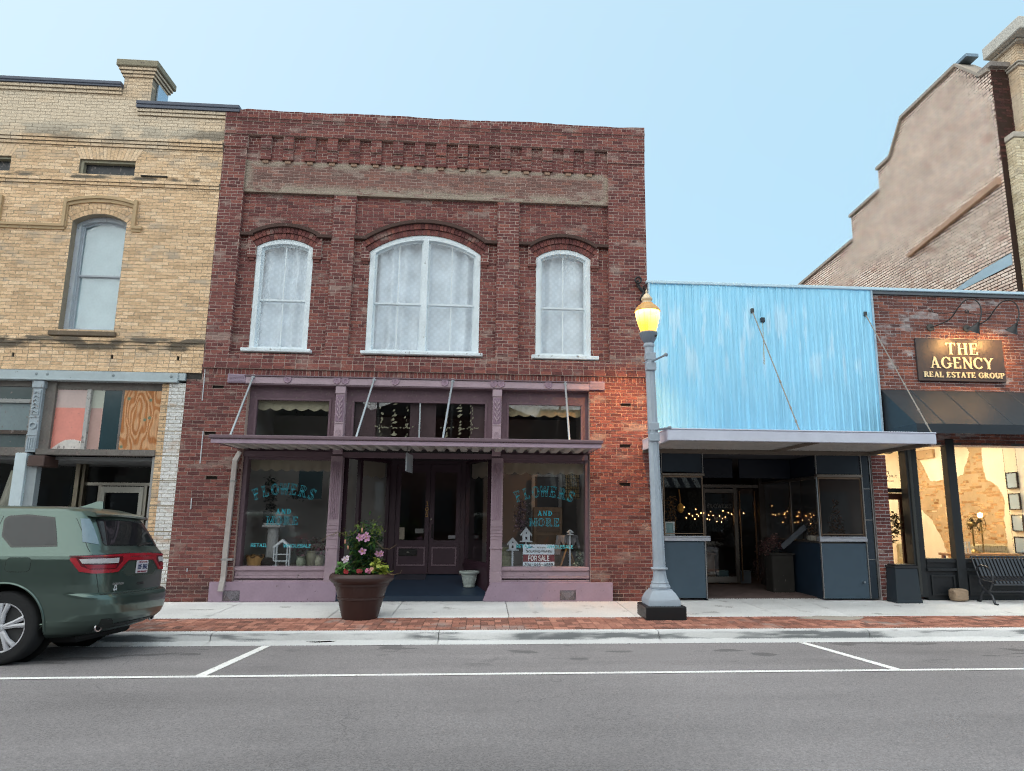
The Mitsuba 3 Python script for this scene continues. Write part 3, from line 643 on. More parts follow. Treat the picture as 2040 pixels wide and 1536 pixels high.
# peeling film and dark blinds in the middle transom
m = MB(lin('#4a3d40'), .1); m.box(-2.50, -2.1, .27, .28, 2.75, 3.69); m.box(-1.45, -.95, .27, .28, 2.75, 3.69); m.box(-.28, .0, .27, .28, 2.75, 3.69); m.build_each(B + '__transom_blind', 'matte')
m = MB(lin('#85836f'), .2)
for cx in (-1.75, -.50):
    for s in (-1, 0, 1):
        for q in range(26):
            if RNG.random() < .38: continue
            z = 2.80 + .033 * q + RNG.uniform(-.02, .02); x = cx + s * .24 + RNG.uniform(-.03, .03); w_ = (.045 if s == 0 else .018) * RNG.uniform(.25, 1.3)
            m.prism(Polygon([(x - w_, z), (x - w_ * .3, z + .03), (x + w_ * .2, z + .045), (x + w_, z + .03), (x + w_ * .4, z)]), .185, .188)
    for q in range(22):
        if RNG.random() < .35: continue
        x = cx - .36 + .034 * q; z = 3.2 + RNG.uniform(-.02, .02); m.prism(Polygon([(x, z), (x + .02, z - .012), (x + .035, z + .01), (x + .012, z + .02)]), .185, .188)
m.build(B + '__peeling_film', 'matte')

# canopy: fascia, ribbed deck, ties
CX0, CX1, CY, CZ0, CZ1 = -4.55, 2.03, -1.36, 2.705, 2.845
m = MB(lin('#a48d9c'), .12); m.box(CX0, CX1, CY, CY + .03, CZ0, CZ0 + .075, b=.006); m.box(CX0 - .03, CX1 + .03, CY - .035, CY + .03, CZ0 + .077, CZ1, LILAC_D, .12, b=.012)
for x, s in ((CX0, 1), (CX1, -1)): m.box(min(x, x + s * .03), max(x, x + s * .03), CY + .032, .12, CZ0 + .02, CZ1 - .002, LILAC_D, .12)
m.build(B + '__canopy_fascia', 'satin')
m = MB(lin('#a9a59f'), .12); V, F = [], []; xs, z = [], []
x = CX0 + .035
while x < CX1 - .2:
    for dx, dz in ((0, 0), (.10, 0), (.135, .055), (.175, .055), (.21, 0)): xs.append(x + dx); z.append(2.735 + dz)
    x += .215
for a, b in zip(xs, z): V += [[a, CY + .034, b], [a, .11, b]]
m.add(V, [[2 * i, 2 * i + 2, 2 * i + 3, 2 * i + 1] for i in range(len(xs) - 1)]); m.build(B + '__canopy_deck', 'satin')
m = MB(LILAC_D, .1); m.box(CX0 + .03, CX1 - .03, .04, .13, 2.60, 2.70); m.box(CX0, CX1, .0, .12, 2.80, 2.84); m.build(B + '__canopy_ledger', 'satin')
for i, (xa, xb) in enumerate(((-4.37, -4.30), (-2.12, -2.20), (-.63, -.72), (1.55, 1.49))):
    m = MB(lin('#b7bfc4'), .05); m.tube([(xa, -.05, 4.10), (xb, -1.20, 2.83)], .021, 8); m.box(xa - .03, xa + .03, -.06, -.045, 4.06, 4.13); m.build(B + '__tie_rod' + (f'_{i:03d}' if i else ''), 'metal', smooth=40)

# shop front below: jambs, columns, sills, stall boards
m = MB(LILAC_D, .22)
m.box(-4.47, -4.39, .09, .3, .33, 2.64, b=.006); m.box(1.95, 2.03, .09, .3, .33, 2.64, b=.006); m.box(-4.39, -2.86, .12, .28, 2.55, 2.64); m.box(.37, 1.95, .12, .28, 2.55, 2.64); m.build_each(B + '__jamb', 'satin')
m = MB(LILAC, .40)
for a, b in ((-4.46, -2.85), (.37, 2.02)):
    m.box(a, b, .045, .30, .535, .605, b=.008); m.box(a + .01, b, .085, .28, .44, .53); m.box(a, b, .065, .28, .395, .437, b=.006); m.box(a, b, .05, .28, .335, .37, b=.006)
m.build_each(B + '__window_sill', 'satin')
for i, (a, b) in enumerate(((-2.85, -2.64), (.15, .37))):
    m = MB(LILAC, .22); m.box(a, b, .0, .22, .30, 2.62, b=.006); xm = (a + b) / 2
    for q in range(5): m.box(a + .03 + q * .033, a + .048 + q * .033, -.012, .02, 1.46, 2.52, lin('#967d8b'), .2, b=.004)
    for z in (1.10, 1.16, 1.22, 1.28, 1.34): m.box(a - .006, b + .006, -.016, .1, z, z + .03, b=.006)
    m.box(a - .008, b + .008, -.022, .1, .93, .97, b=.006); m.box(a - .004, b + .004, -.014, .1, .33, .52, b=.006); m.build(B + '__shop_column' + (f'_{i:03d}' if i else ''), 'satin')
for i, (a, b) in enumerate(((-4.845, -2.62), (.02, 2.44))):
    m = MB(lin('#9d8796'), .22); vx = (-4.60, -4.30) if i == 0 else (1.45, 1.75)
    g = Polygon([(a, 0), (b, 0), (b, .335), (a + (0 if i == 0 else .16), .335)] if i else [(a, 0), (b, 0), (b, .345), (a, .345)]).buffer(-.02).buffer(.02)
    m.prism(g.difference(sbox(vx[0], .012, vx[1], .195)), -.035, .3)
    m.build(B + '__stall_base' + (f'_{i:03d}' if i else ''), 'matte')
    g = MB(lin('#8d868d'), .05)
    for q in range(15):
        x = vx[0] + (vx[1] - vx[0]) * q / 14
        for s in (-1, 1):
            p = LineString([(x - s * .18, -.0), (x + s * .18, .36)]).intersection(sbox(vx[0] + .002, .014, vx[1] - .002, .193))
            if p.length > .02: (x0_, z0_), (x1_, z1_) = p.coords[0], p.coords[-1]; g.tube([(x0_, -.022, z0_), (x1_, -.022, z1_)], .0042, 4)
    k = B + '__vent_grille' + (f'_{i:03d}' if i else ''); g.build(k, 'satin')
    g = MB((.012, .011, .012)); g.box(vx[0] - .02, vx[1] + .02, .05, .06, 0, .22); g.build(B + '__vent_shaft' + (f'_{i:03d}' if i else ''), 'matte')
pane(B + '__display_pane', -4.39, -2.85, .60, 2.56, .15); pane(B + '__display_pane_001', .37, 1.95, .58, 2.56, .15)
# recessed entry: rising painted floor, splayed side lights, double door
m = MB(lin('#243244'), .16)
m.add([[-2.64, .0, .004], [.16, .0, .004], [.16, .0, .095], [-2.64, .0, .095], [-2.64, .02, .10], [.16, .02, .10], [.16, 1.62, .36], [-2.64, 1.62, .36]], [[0, 1, 2, 3], [3, 2, 5, 4], [4, 5, 6, 7]]); m.build(B + '__entry_floor', 'satin')
m = MB(lin('#3b3a42'), .1); m.mesh(cbox(-1.72, -1.12, 1.12, 1.5, 0, .014, .004), xf=lambda v: np.stack([v[:, 0], v[:, 1], v[:, 2] + .10 + (v[:, 1] - .02) * .1625], 1)); m.build(B + '__door_mat', 'matte')
DY = 1.50; DARK = lin('#35222b')
m = MB(DARK, .1); m.box(-2.64, .16, .05, 1.7, 2.66, 2.76, lin('#2a2428')); m.box(-1.93, -1.80, DY - .03, DY + .1, .33, 2.70); m.box(-.46, -.36, DY - .03, DY + .1, .33, 2.70); m.box(-1.80, -.46, DY - .02, DY + .1, 2.585, 2.70); m.build_each(B + '__door_frame', 'satin')
for i, (a, b) in enumerate(((-1.795, -1.105), (-1.095, -.465))):
    k = B + '__door' + (f'_{i:03d}' if i else ''); m = MB(lin('#3a2530'), .1); d = sbox(a, .36, b, 2.58); gl = sbox(a + .09, 1.03, b - .09, 2.42)
    m.prism(d.difference(gl), DY, DY + .05); m.prism(sbox(a + .06, .52, b - .06, .90).difference(sbox(a + .09, .55, b - .09, .87)), DY - .012, DY + .01, LILAC_D)
    m.build(k, 'satin'); pane(k + '__pane', a + .085, b - .085, 1.025, 2.425, DY + .025)
k = B + '__door'; m = MB(lin('#0f0b0d')); m.box(-1.70, -1.33, DY - .016, DY + .0, .72, .865, b=.004); m.mesh(trimesh.creation.icosphere(1, .014), lin('#8a8780'), xf=lambda v: v * [2.2, .6, .8] + [-1.51, DY - .022, .795]); m.build(k + '__mail_slot', 'satin')
m = MB(lin('#14100f')); m.box(-1.045, -1.02, DY - .03, DY, 1.08, 1.36, b=.006); m.lathe([(.0, 0), (.018, .004), (.018, .012), (0, .016)], 0, 0, 0, 12, lin('#b3a684')) if False else None
m.tube([(-1.06, DY - .05, 1.46), (-1.06, DY + .0, 1.46)], .014, 8, lin('#b8b0a0')); m.build(B + '__door_001__handle', 'satin')
m = MB(lin('#b98d4a')); [plain_text(m, ch, .085, -1.155, 1.735 - .115 * q, DY - .012, lin('#b98d4a'), align='c', depth=.008) for q, ch in enumerate('105')]; m.build(B + '__house_number', 'satin')
for i, (p0, p1, za) in enumerate((((-2.62, .22), (-1.95, DY), .62), ((.14, .22), (-.34, DY), .62))):
    p0, p1 = np.array(p0), np.array(p1); L_ = np.linalg.norm(p1 - p0); d = (p1 - p0) / L_; nn = np.array([-d[1], d[0]])
    def along(q, p0=p0, d=d, nn=nn): return np.stack([p0[0] + d[0] * q[:, 0] + nn[0] * q[:, 1], p0[1] + d[1] * q[:, 0] + nn[1] * q[:, 1], q[:, 2]], 1)
    o = sbox(0, .10, L_, 2.66); ho = [sbox(.06, za + .04, L_ - .06, 2.60)] if i else [sbox(.05, za, .42, 2.60), sbox(.50, za, L_ - .05, 2.60)]
    m = MB(DARK, .12); m.prism(o.difference(unary_union(ho)), -.04, .04, xf=along); m.prism(sbox(0, za - .09, L_, za - .03), -.06, .06, xf=along); m.build(B + '__side_light' + (f'_{i:03d}' if i else ''), 'satin')
    for h in ho:
        x0_, z0_, x1_, z1_ = h.bounds; m = MB(); m.add(along(np.array([[x0_, 0, z0_], [x1_, 0, z0_], [x1_, 0, z1_], [x0_, 0, z1_]])), [[0, 1, 2], [0, 2, 3]], (1, 1, 1)); kk = B + '__side_light' + (f'_{i:03d}' if i else '') + '__pane'; m.build(kk if kk not in scene else numbered(kk), 'glass')
    h = ho[-1].bounds; V = []; n_ = 41
    m = MB(lin('#9b9385'), .1)
    for x in np.linspace(h[0], h[2], n_): ph = (x - h[0]) / (h[2] - h[0]) * 3; V += [[x, .08 * (1 if i == 0 else -1), 2.28 + .05 * (1 - abs(math.sin(PI * ph)))], [x, .08 * (1 if i == 0 else -1), 2.6]]
    m.add(along(np.array(V)), [[2 * q, 2 * q + 2, 2 * q + 3, 2 * q + 1] for q in range(n_ - 1)]); m.build(B + '__side_light' + (f'_{i:03d}' if i else '') + '__valance', 'leaf')
valance(B + '__display_valance', -4.38, -2.86, 2.34, 2.58, .27, 8, lin('#a79e8c')); valance(B + '__display_valance_001', .38, 1.94, 2.33, 2.58, .27, 7, lin('#b0a58f'))
# the rooms behind
m = MB((.10, .085, .08)); CRM = (.22, .21, .20)
m.box(-5.0, -4.45, .3, 3.4, .0, 4.1, CRM); m.box(2.0, 2.9, .3, 3.4, 0, 4.1, (.18, .16, .15)); m.box(-5, 2.9, 4.6, 4.7, 0, 4.1, (.055, .05, .05)); m.box(-4.45, -2.0, 1.75, 1.82, .5, 3.6, (.20, .19, .18)); m.box(.0, 2.0, 1.75, 1.82, .5, 3.6, (.11, .10, .095))
m.box(-4.45, -2.0, .3, 1.75, .50, .555, (.14, .12, .11)); m.box(.2, 2.0, .3, 1.75, .48, .535, (.14, .12, .11)); m.box(-5, 2.9, 1.62, 4.6, .3, .355, (.06, .05, .05)); m.box(-4.47, 2.03, .28, 4.6, 3.95, 4.0, (.10, .09, .085)); m.build(B + '__shop_room', 'matte')
# paint lettering on the glass
TEAL = lin('#2f98a8'); TEAL_L = lin('#4fb2bf')
for i, (cx, sh) in enumerate(((-3.695, 0), (1.175, 0))):
    m = MB(TEAL, .0); Rr = 1.28; cz = 1.905 - Rr
    for ch, t in zip('FLOWERS', np.linspace(-.375, .375, 7)):
        g, w = glyph(ch, .21, .10, .09); g = g.difference(g.buffer(-.035)).union(g.intersection(sbox(-1, .42, 3, .56))); g = affinity.scale(affinity.translate(g, -w / 2, 0), .165, .205, origin=(0, 0))
        m.prism(affinity.translate(affinity.rotate(g, -math.degrees(t), origin=(0, 0)), cx + Rr * math.sin(t), cz + Rr * math.cos(t)), .140, .146)
    x = cx - .13
    for ch in 'AND':
        g, w = glyph(ch, .22, .11, .05); m.prism(affinity.translate(affinity.scale(g, .10, .095, origin=(0, 0)), x, 1.545), .140, .146); x += .10
    x = cx - .29
    for ch in 'MORE':
        g, w = glyph(ch, .22, .10, .09); g = g.difference(g.buffer(-.04)); m.prism(affinity.translate(affinity.scale(g, .15, .15, origin=(0, 0)), x, 1.352), .140, .146); x += .158
    plain_text(m, 'RETAIL', .062, cx - .535, .948, .146, TEAL_L, width=.29, bold=True); plain_text(m, 'WHOLESALE', .062, cx + .045, .942, .146, TEAL_L, width=.50, bold=True)
    k = B + '__glass_lettering' + (f'_{i:03d}' if i else ''); m.build(k, 'satin')
# downspout
m = MB(lin('#a8a19c'), .15)
def square_tube(m, pts, w, d, c=None):
    for a, b in zip(pts[:-1], pts[1:]):
        a, b = np.array(a, float), np.array(b, float); t = (b - a) / np.linalg.norm(b - a); s = np.array([1.0, 0, 0]); s -= (s @ t) * t; s /= np.linalg.norm(s); n = np.cross(t, s)
        V = [p + s * w / 2 * i + n * d / 2 * j for p in (a - t * .01, b + t * .01) for i, j in ((-1, -1), (1, -1), (1, 1), (-1, 1))]
        m.add(V, [[0, 1, 5, 4], [1, 2, 6, 5], [2, 3, 7, 6], [3, 0, 4, 7], [0, 3, 2, 1], [4, 5, 6, 7]], c)
square_tube(m, [(-4.52, .02, 2.66), (-4.57, -.055, 2.50), (-4.60, -.06, .78), (-4.60, -.06, .42), (-4.61, -.12, .20)], .085, .065)
m.box(-4.66, -4.46, -.098, .0, .72, .755, lin('#8f8d8c')); m.box(-4.62, -4.52, -.098, .0, 2.12, 2.15, lin('#8f8d8c')); m.build(B + '__downspout', 'satin')
# paint-splashed conduit clips on the left pier
m = MB(lin('#b9bcc0'), .2)
for za, zb, x in ((3.62, 4.22, -5.28), (2.45, 3.05, -5.21), (1.62, 1.82, -5.30), (.52, .58, -5.26)): m.box(x - .008, x + .008, -.012, .0, za, zb)
m.build_each(B + '__paint_streak', 'matte')
# cast hook at the right corner
m = MB(lin('#1b1a1b'), .1); ang = np.linspace(0, 2 * PI, 17)
m.tube(np.stack([3.02 + .06 * np.cos(ang), np.full(17, -.10), 6.22 + .06 * np.sin(ang)], 1), .022, 6); m.tube([(3.02, -.02, 6.16), (3.05, -.10, 6.05), (3.12, -.11, 5.96), (3.10, -.09, 5.86), (3.06, -.05, 5.80)], [.03, .035, .03, .035, .02], 6); m.tube([(3.12, -.08, 6.1), (3.18, -.06, 5.98), (3.16, -.05, 5.9)], .02, 6); m.tube([(3.02, .0, 6.22), (3.02, -.1, 6.22)], .02, 6); m.build(B + '__iron_hook', 'satin')

# ------------------------------------------------------------------ yellow brick building on the left
B = 'yellow_brick_building'; W = B + '__wall'
labels[B] = {'label': 'weathered yellow brick building with hooded arched window and boarded shopfront, left of the red one', 'category': 'building'}
YL, YR = -14.2, -5.335
wall = MB((.30, .25, .19), .3)
wins = [(-8.025, -7.02, 4.93, 7.085, 7.25), (-10.53, -9.52, 4.93, 7.085, 7.25)]
vents = [(-8.04, -6.99, 8.08, 8.385), (-10.4, -9.325, 8.08, 8.385)]
holes = unary_union([arch(*w) for w in wins] + [sbox(a, c, b, d) for a, b, c, d in vents])
def region(poly, y, pal=1, z0=0.0, body=True, back=.42, **k):
    if body: wall.prism(poly, y + .004, back)
    lay(W, poly, facing(y), pal, z0=z0, **{'header_every': 7, 'jo': .008, **k})
main = sbox(YL, 4.775, YR, 9.50)
flats = [Polygon([(a - .0, d + .002), (b + .0, d + .002), (b + .13, d + .265), (a - .13, d + .265)]) for a, b, c, d in vents]
rings = [ring_poly(w[0], w[1], w[3], w[4], .002, .205, ext=.01) for w in wins]
body = main.union(sbox(-7.40, 9.4, -6.85, 10.30)).union(sbox(YL, 9.4, -7.40, 9.93))
wall.prism(body.difference(holes), .004, .42)
bands = [(8.66, 8.722, -.03), (8.726, 8.788, -.055), (8.792, 8.854, -.08), (7.842, 7.90, -.03), (7.904, 7.965, -.055)]
cut = unary_union([holes] + flats + rings + [sbox(YL, a, YR, b) for a, b, _ in bands])
lay(W, body.difference(cut), facing(0), 1, z0=.02, header_every=0, jo=.008)
for a, b, y in bands: region(sbox(YL, a, YR + .0, b), y, z0=a - .001, header_every=0, course=.062, back=.1)
for (a, b, c, d), g in zip(vents, flats):
    n = 17
    for k in range(n):
        t0, t1 = k / n, (k + 1) / n; xa, xb = a + (b - a) * t0 + .004, a + (b - a) * t1 - .004; xc, xd = a - .13 + (b - a + .26) * t1 - .004, a - .13 + (b - a + .26) * t0 + .004
        V = [[x, w_, z] for w_ in (-.05, RNG.uniform(-.002, .003)) for x, z in ((xa, d + .004), (xb, d + .004), (xc, d + .262), (xd, d + .262))]
        ALLB[W].append((facing(0)(np.array(V)), np.array([[4, 5, 6], [4, 6, 7], [0, 1, 5], [0, 5, 4], [1, 2, 6], [1, 6, 5], [2, 3, 7], [2, 7, 6], [3, 0, 4], [3, 4, 7]]), (1 + RNG.uniform(.5, .99), RNG.random()), False))
for w in wins: ring(W, w[0], w[1], w[3], w[4], facing(-.004), 1, .002, .105, tone=(.0, .6)); ring(W, w[0], w[1], w[3], w[4], facing(-.004), 1, .105, .205, tone=(.0, .6))
# hood moulds joined by level runs
def hood(m, w, left_run):
    x0, x1 = w[0], w[1]
    for r0, y, h in ((.30, -.065, .055), (.235, -.035, .06)):
        arcp = ring_poly(x0 - .1, x1 + .1, w[3] + .06, w[4] + .0, r0 - .0, r0 + h, ext=-.02); b_ = arcp.bounds
        zb = w[3] - .13
        legs = [sbox(b_[0] - .0, zb, b_[0] + h * 1.05, b_[1] + .10), sbox(b_[2] - h * 1.05, zb, b_[2], b_[1] + .10)]
        foot = [sbox(b_[2] - .05, zb - (.0 if y < -.05 else .055), b_[2] + .13, zb + .05)]
        run = [sbox(left_run, zb - (.0 if y < -.05 else .055), b_[0] + .04, zb + .05)]
        m.prism(unary_union([arcp] + legs + foot + run).buffer(.001), y, .02)
m = MB(lin('#b39a78'), .34); hood(m, wins[0], -9.36); hood(m, wins[1], -12.0); m.build(B + '__hood_mould', 'matte')
# parapet: corbel courses, metal coping, chimney stub
for (a, b, z) in ((YL, -7.40, 9.93), (-7.05, YR, 9.50)):
    region(sbox(a, z - .13, b, z - .068), -.035, z0=z - .13, header_every=0, course=.062, back=.3); region(sbox(a, z - .064, b, z), -.065, z0=z - .064, header_every=0, course=.062, back=.3)
m = MB(lin('#4a5160'), .05); m.box(YL, -7.395, -.12, .45, 9.965, 10.04, b=.012); m.box(YL, -7.395, -.10, .43, 9.932, 9.963); m.box(-7.065, -5.06, -.12, .45, 9.565, 9.645, b=.012); m.box(-7.06, -5.06, -.10, .43, 9.505, 9.563); m.build_each(B + '__coping', 'satin')
wall.box(-7.395, -6.855, .42, .62, 9.4, 10.30)
for j, (g, z) in enumerate(((.03, 10.20), (.06, 10.262), (.09, 10.324))):
    wall.box(-7.40 - g + .006, -6.85 + g - .006, -g + .006, .62 + g, z, z + .06); lay(W, sbox(-7.40 - g, z, -6.85 + g, z + .06), facing(-g), 1, z0=z - .001, course=.061, header_every=0)
    lay(W, sbox(-.62 - g, z, g, z + .06), lambda q, g=g: np.stack([-6.85 + g + q[:, 1], -q[:, 0], q[:, 2]], 1), 1, z0=z - .001, course=.061, header_every=0)
lay(W, sbox(-.62, 9.93, 0, 10.2), lambda q: np.stack([-6.85 + q[:, 1], -q[:, 0], q[:, 2]], 1), 1, z0=9.93)
m = MB(lin('#8e8673'), .5); m.box(-7.53, -6.72, -.13, .75, 10.386, 10.53, b=.015); m.build(B + '__chimney_cap', 'matte')
m = MB(lin('#a9bccd'), .05); m.box(-6.84, -6.80, .18, .60, 9.55, 10.18, b=.006); m.build(B + '__flashing', 'metal')
# vents
for i, (a, b, c, d) in enumerate(vents):
    k = B + '__vent' + (f'_{i:03d}' if i else ''); m = MB(lin('#9a9482'), .4); o = sbox(a, c, b, d); m.prism(o.difference(sbox(a + .05, c + .01, b - .015, d - .045)), .05, .2); m.build(k + '__frame', 'matte')
    m = MB((.028, .03, .034), .5); m.box(a + .04, b, .15, .17, c, d - .03); m.build(k + '__screen', 'satin')
m = MB((.04, .035, .03), .3); m.box(-6.85, -6.35, -.03, .01, 8.06, 8.085); m.build(B + '__lintel_scrap', 'matte')
# upstairs windows
for i, w in enumerate(wins):
    k = B + '__window' + (f'_{i:03d}' if i else '')
    sash_window(k, *w, 1, 6.05, y=.16, fw=.085, frame_c=lin('#b3b8be'), wear=.34, curtain=False, glass='dirty_glass')
    m = MB(lin('#c9d2d4'), .12); m.prism(arch(w[0] + .06, w[1] - .06, w[2], w[3], w[4] - .05), .30, .31); m.build(k + '__whitewashed_sheet', 'matte')
    m = MB(lin('#6e6152'), .55); m.box(w[0] - .14, w[1] + .06, -.07, .2, 4.80, 4.893, b=.012); m.build(k + '__sill', 'matte')
# lower bands
region(sbox(YL, 4.712, YR, 4.773), -.06, z0=4.712, header_every=0, course=.061, back=.3); region(sbox(YL, 4.648, YR, 4.709), -.035, z0=4.648, header_every=0, course=.061, back=.3)
region(sbox(YL, 4.585, YR, 4.646), -.015, z0=4.585, header_every=0, course=.061, back=.3)
low = sbox(YL, 4.242, YR, 4.583); slots = unary_union([sbox(x, 4.38, x + .045, 4.46) for x in (-8.78, -7.02, -5.82)])
region(low.difference(slots), 0, z0=4.242, header_every=2, course=.068); region(sbox(YL, 4.140, YR, 4.200), -.03, z0=4.14, header_every=0, course=.06); region(sbox(YL, 4.200, YR, 4.241), -.005, z0=4.2, course=.041, header_every=0)
wall.prism(slots, .12, .2, (.02, .02, .02))
# ground-floor pilaster of banded, once white-painted brick
pil = sbox(-5.90, 0, -5.602, 3.94); edge = sbox(-6.04, 0, -5.90, 3.94)
wall.prism(pil, .004, .4); wall.prism(edge, .034, .4)
grooves = [.30 + .455 * i for i in range(9)]
gp = unary_union([sbox(-6.1, z, -5.5, z + .018) for z in grooves])
lay(W, pil.difference(gp), facing(0), 4, header_every=0, jo=.007); lay(W, edge.difference(gp), facing(.03), 1, header_every=0, jo=.008, tone=(0, .7))
wall.box(-5.60, YR, .004, .4, 3.95, 4.14, (.05, .045, .04))
wall.box(YL, -6.04, .3, .42, 3.80, 4.14, (.10, .09, .08))
# body
wall.box(YL, YL + .3, .42, 16, 0, 9.4, (.3, .22, .13)); wall.box(YR - .3, YR, .42, 16, 0, 9.4, (.3, .22, .13)); wall.box(YL, YR, 16, 16.3, 0, 9.4, (.3, .22, .13)); wall.box(YL, YR, .42, 16, 8.9, 9.0, (.06, .06, .06)); wall.box(YL, YR, .42, 16, 4.1, 4.2, (.08, .07, .06))
wall.box(YL + .3, YR - .3, 1.6, 1.65, 4.2, 8.9, (.05, .05, .05))
wall.build(W, 'matte'); finish_bricks(W)
# iron lintel
m = MB(lin('#a4afb3'), .22); m.box(YL, -5.74, -.06, .25, 3.965, 4.128, b=.006); m.box(YL, -5.74, -.08, .25, 3.945, 3.972, b=.004); m.box(-5.74, -5.61, -.045, .25, 3.99, 4.125, b=.006)
for x in (-8.26, -8.07, -6.90, -5.86):
    m.mesh(trimesh.creation.icosphere(2, .026), lin('#7d868a'), xf=lambda v, x=x: v * [1, .5, 1] + [x, -.06, 4.055])
m.build(B + '__lintel', 'satin', smooth=35)
# iron column and transom of odd panels
m = MB(lin('#9aa5ab'), .45); m.box(-8.30, -8.13, -.02, .2, 2.62, 3.94, b=.005); m.box(-8.32, -8.11, -.05, .1, 3.80, 3.935, b=.008); m.box(-8.28, -8.15, -.04, .1, 3.30, 3.76, b=.004)
for q in range(6): m.tube([(-8.26, -.045, 3.34 + .07 * q), (-8.215, -.055, 3.38 + .07 * q), (-8.17, -.045, 3.34 + .07 * q)], .01, 5)
ang = np.linspace(0, 2 * PI, 25); m.tube(np.stack([-8.215 + .055 * np.cos(ang), np.full(25, -.035), 3.10 + .055 * np.sin(ang)], 1), .012, 6); m.box(-8.305, -8.125, -.035, .1, 2.92, 2.945, b=.004); m.box(-8.305, -8.125, -.035, .1, 3.25, 3.275, b=.004)
for q in range(4): m.box(-8.285 + q * .04, -8.265 + q * .04, -.035, .0, 2.66, 2.88, b=.004)
m.build(B + '__column', 'satin')
FR = lin('#6f6a66')
m = MB(FR, .7); m.box(-8.13, -7.95, .06, .2, 2.62, 3.95); m.box(-8.13, -6.04, .10, .24, 3.80, 3.95); m.box(-7.385, -7.315, .05, .2, 2.66, 3.80, lin('#a9a7a4')); m.box(-7.99, -7.945, .05, .2, 2.66, 3.80); m.box(-8.13, -6.04, .0, .24, 2.58, 2.685); m.box(-6.77, -6.73, .08, .2, 2.68, 3.80)
m.box(-9.6, -8.30, .08, .24, 3.84, 3.95); m.box(-9.6, -8.30, .06, .2, 3.53, 3.60, lin('#8f908f')); m.box(-9.6, -8.30, .06, .2, 2.95, 3.02, lin('#4e4540')); m.box(-9.6, -8.30, .04, .24, 2.56, 2.71); m.box(-8.37, -8.30, .07, .2, 2.7, 3.84, lin('#8f908f')); m.build_each(B + '__transom_frame', 'matte')
for i, (a, b, c, d, col, mat, w_) in enumerate(((-7.945, -7.385, 3.46, 3.80, '#bfa9a4', 'satin', .12), (-7.945, -7.385, 2.685, 3.46, '#d9897c', 'satin', .2), (-7.315, -7.10, 3.46, 3.80, '#a9aca0', 'satin', .1), (-7.315, -7.10, 2.685, 3.46, '#b08f86', 'satin', .1), (-7.10, -6.77, 2.685, 3.80, '#20383f', 'gloss', .12), (-9.6, -8.37, 3.60, 3.84, '#3c4a4b', 'gloss', .2), (-9.6, -8.37, 3.02, 3.53, '#6d7c80', 'satin', .4), (-9.6, -8.37, 2.71, 2.95, '#4b5759', 'gloss', .3))):
    m = MB(lin(col), w_); m.box(a, b, .115, .13, c, d); m.build(B + '__transom_panel' + (f'_{i:03d}' if i else ''), mat)
m = MB(lin('#cfc8c2'), .5); m.prism(Polygon([(-7.93, 2.69), (-7.80, 2.80), (-7.7, 2.86), (-7.55, 2.87), (-7.42, 2.84), (-7.39, 2.69)]), .108, .114); m.build(B + '__peeled_paint', 'matte')
m = MB(); m.box(-6.73, -6.045, .085, .11, 2.64, 3.80); m.build(B + '__plywood_sheet', 'plywood')
# white post, bracket box, ceiling of the recess, glazing behind
m = MB(lin('#b9c6cc'), .1); m.box(-8.43, -8.23, -.06, .16, 0, 2.60, b=.005); m.build(B + '__post', 'satin')
m = MB(lin('#8d9598'), .1); m.box(-8.23, -8.06, .0, .14, 0, 2.56); m.build(B + '__post_return', 'satin')
m = MB(lin('#4a3733'), .2); m.box(-8.19, -7.90, -.09, .35, 2.36, 2.555, b=.01); m.build(B + '__bracket_box', 'satin')
m = MB(lin('#7f8284'), .3); m.box(-9.6, -6.04, .24, 2.2, 2.50, 2.56); m.box(-6.09, -6.04, .05, 1.6, 0, 2.56, lin('#8b8b88')); m.build_each(B + '__recess_ceiling', 'satin')
m = MB(lin('#9a907f'), .15)
m.box(-8.10, -8.02, 1.3, 1.42, 0, 2.5); m.box(-8.0, -7.94, 1.34, 1.46, 0, 2.5, lin('#7d7466')); m.box(-7.94, -6.09, 1.40, 1.48, 2.08, 2.14, lin('#b9b4a8')); m.box(-7.68, -7.62, 1.40, 1.48, 0, 2.08, lin('#b9b4a8')); m.box(-6.80, -6.74, 1.40, 1.48, 0, 2.08, lin('#b9b4a8')); m.box(-6.62, -6.58, 1.40, 1.48, 0, 2.5)
m.box(-7.62, -7.54, 1.38, 1.44, .02, 2.06, lin('#c2bfb6')); m.box(-6.88, -6.80, 1.38, 1.44, .02, 2.06, lin('#c2bfb6')); m.box(-7.54, -6.88, 1.38, 1.44, 1.94, 2.06, lin('#c2bfb6')); m.box(-7.54, -6.88, 1.38, 1.44, .02, .25, lin('#c2bfb6')); m.build_each(B + '__shopfront_frame', 'metal')
for i, (a, b, c, d, y) in enumerate(((-9.6, -8.10, .5, 2.5, 1.36), (-7.94, -6.62, 2.14, 2.5, 1.44), (-7.94, -7.68, .1, 2.08, 1.44), (-7.54, -6.88, .25, 1.94, 1.41), (-9.6, -8.43, .5, 2.5, .1))): pane(B + '__shop_pane' + (f'_{i:03d}' if i else ''), a, b, c, d, y)
m = MB((.03, .03, .03)); m.box(-9.7, -5.7, 4, 4.05, 0, 4); m.box(-9.7, -5.7, 1.5, 4, 0, .02, (.05, .045, .04)); m.box(-9.7, -6.05, .05, 1.5, -.02, .05, (.10, .09, .085)); m.box(-9.75, -9.65, .25, 4, 0, 4, (.05, .05, .05)); m.box(-7.1, -6.95, 2.4, 2.7, 0, 2.3, (.12, .12, .12)); m.build(B + '__shop_room', 'matte')
m = MB(lin('#b7b6a8'), .15)
pts = np.array([(-9.35, .3, 1.1), (-8.95, .28, 1.35), (-8.68, .26, 1.75), (-8.55, .24, 2.3)]); V = []
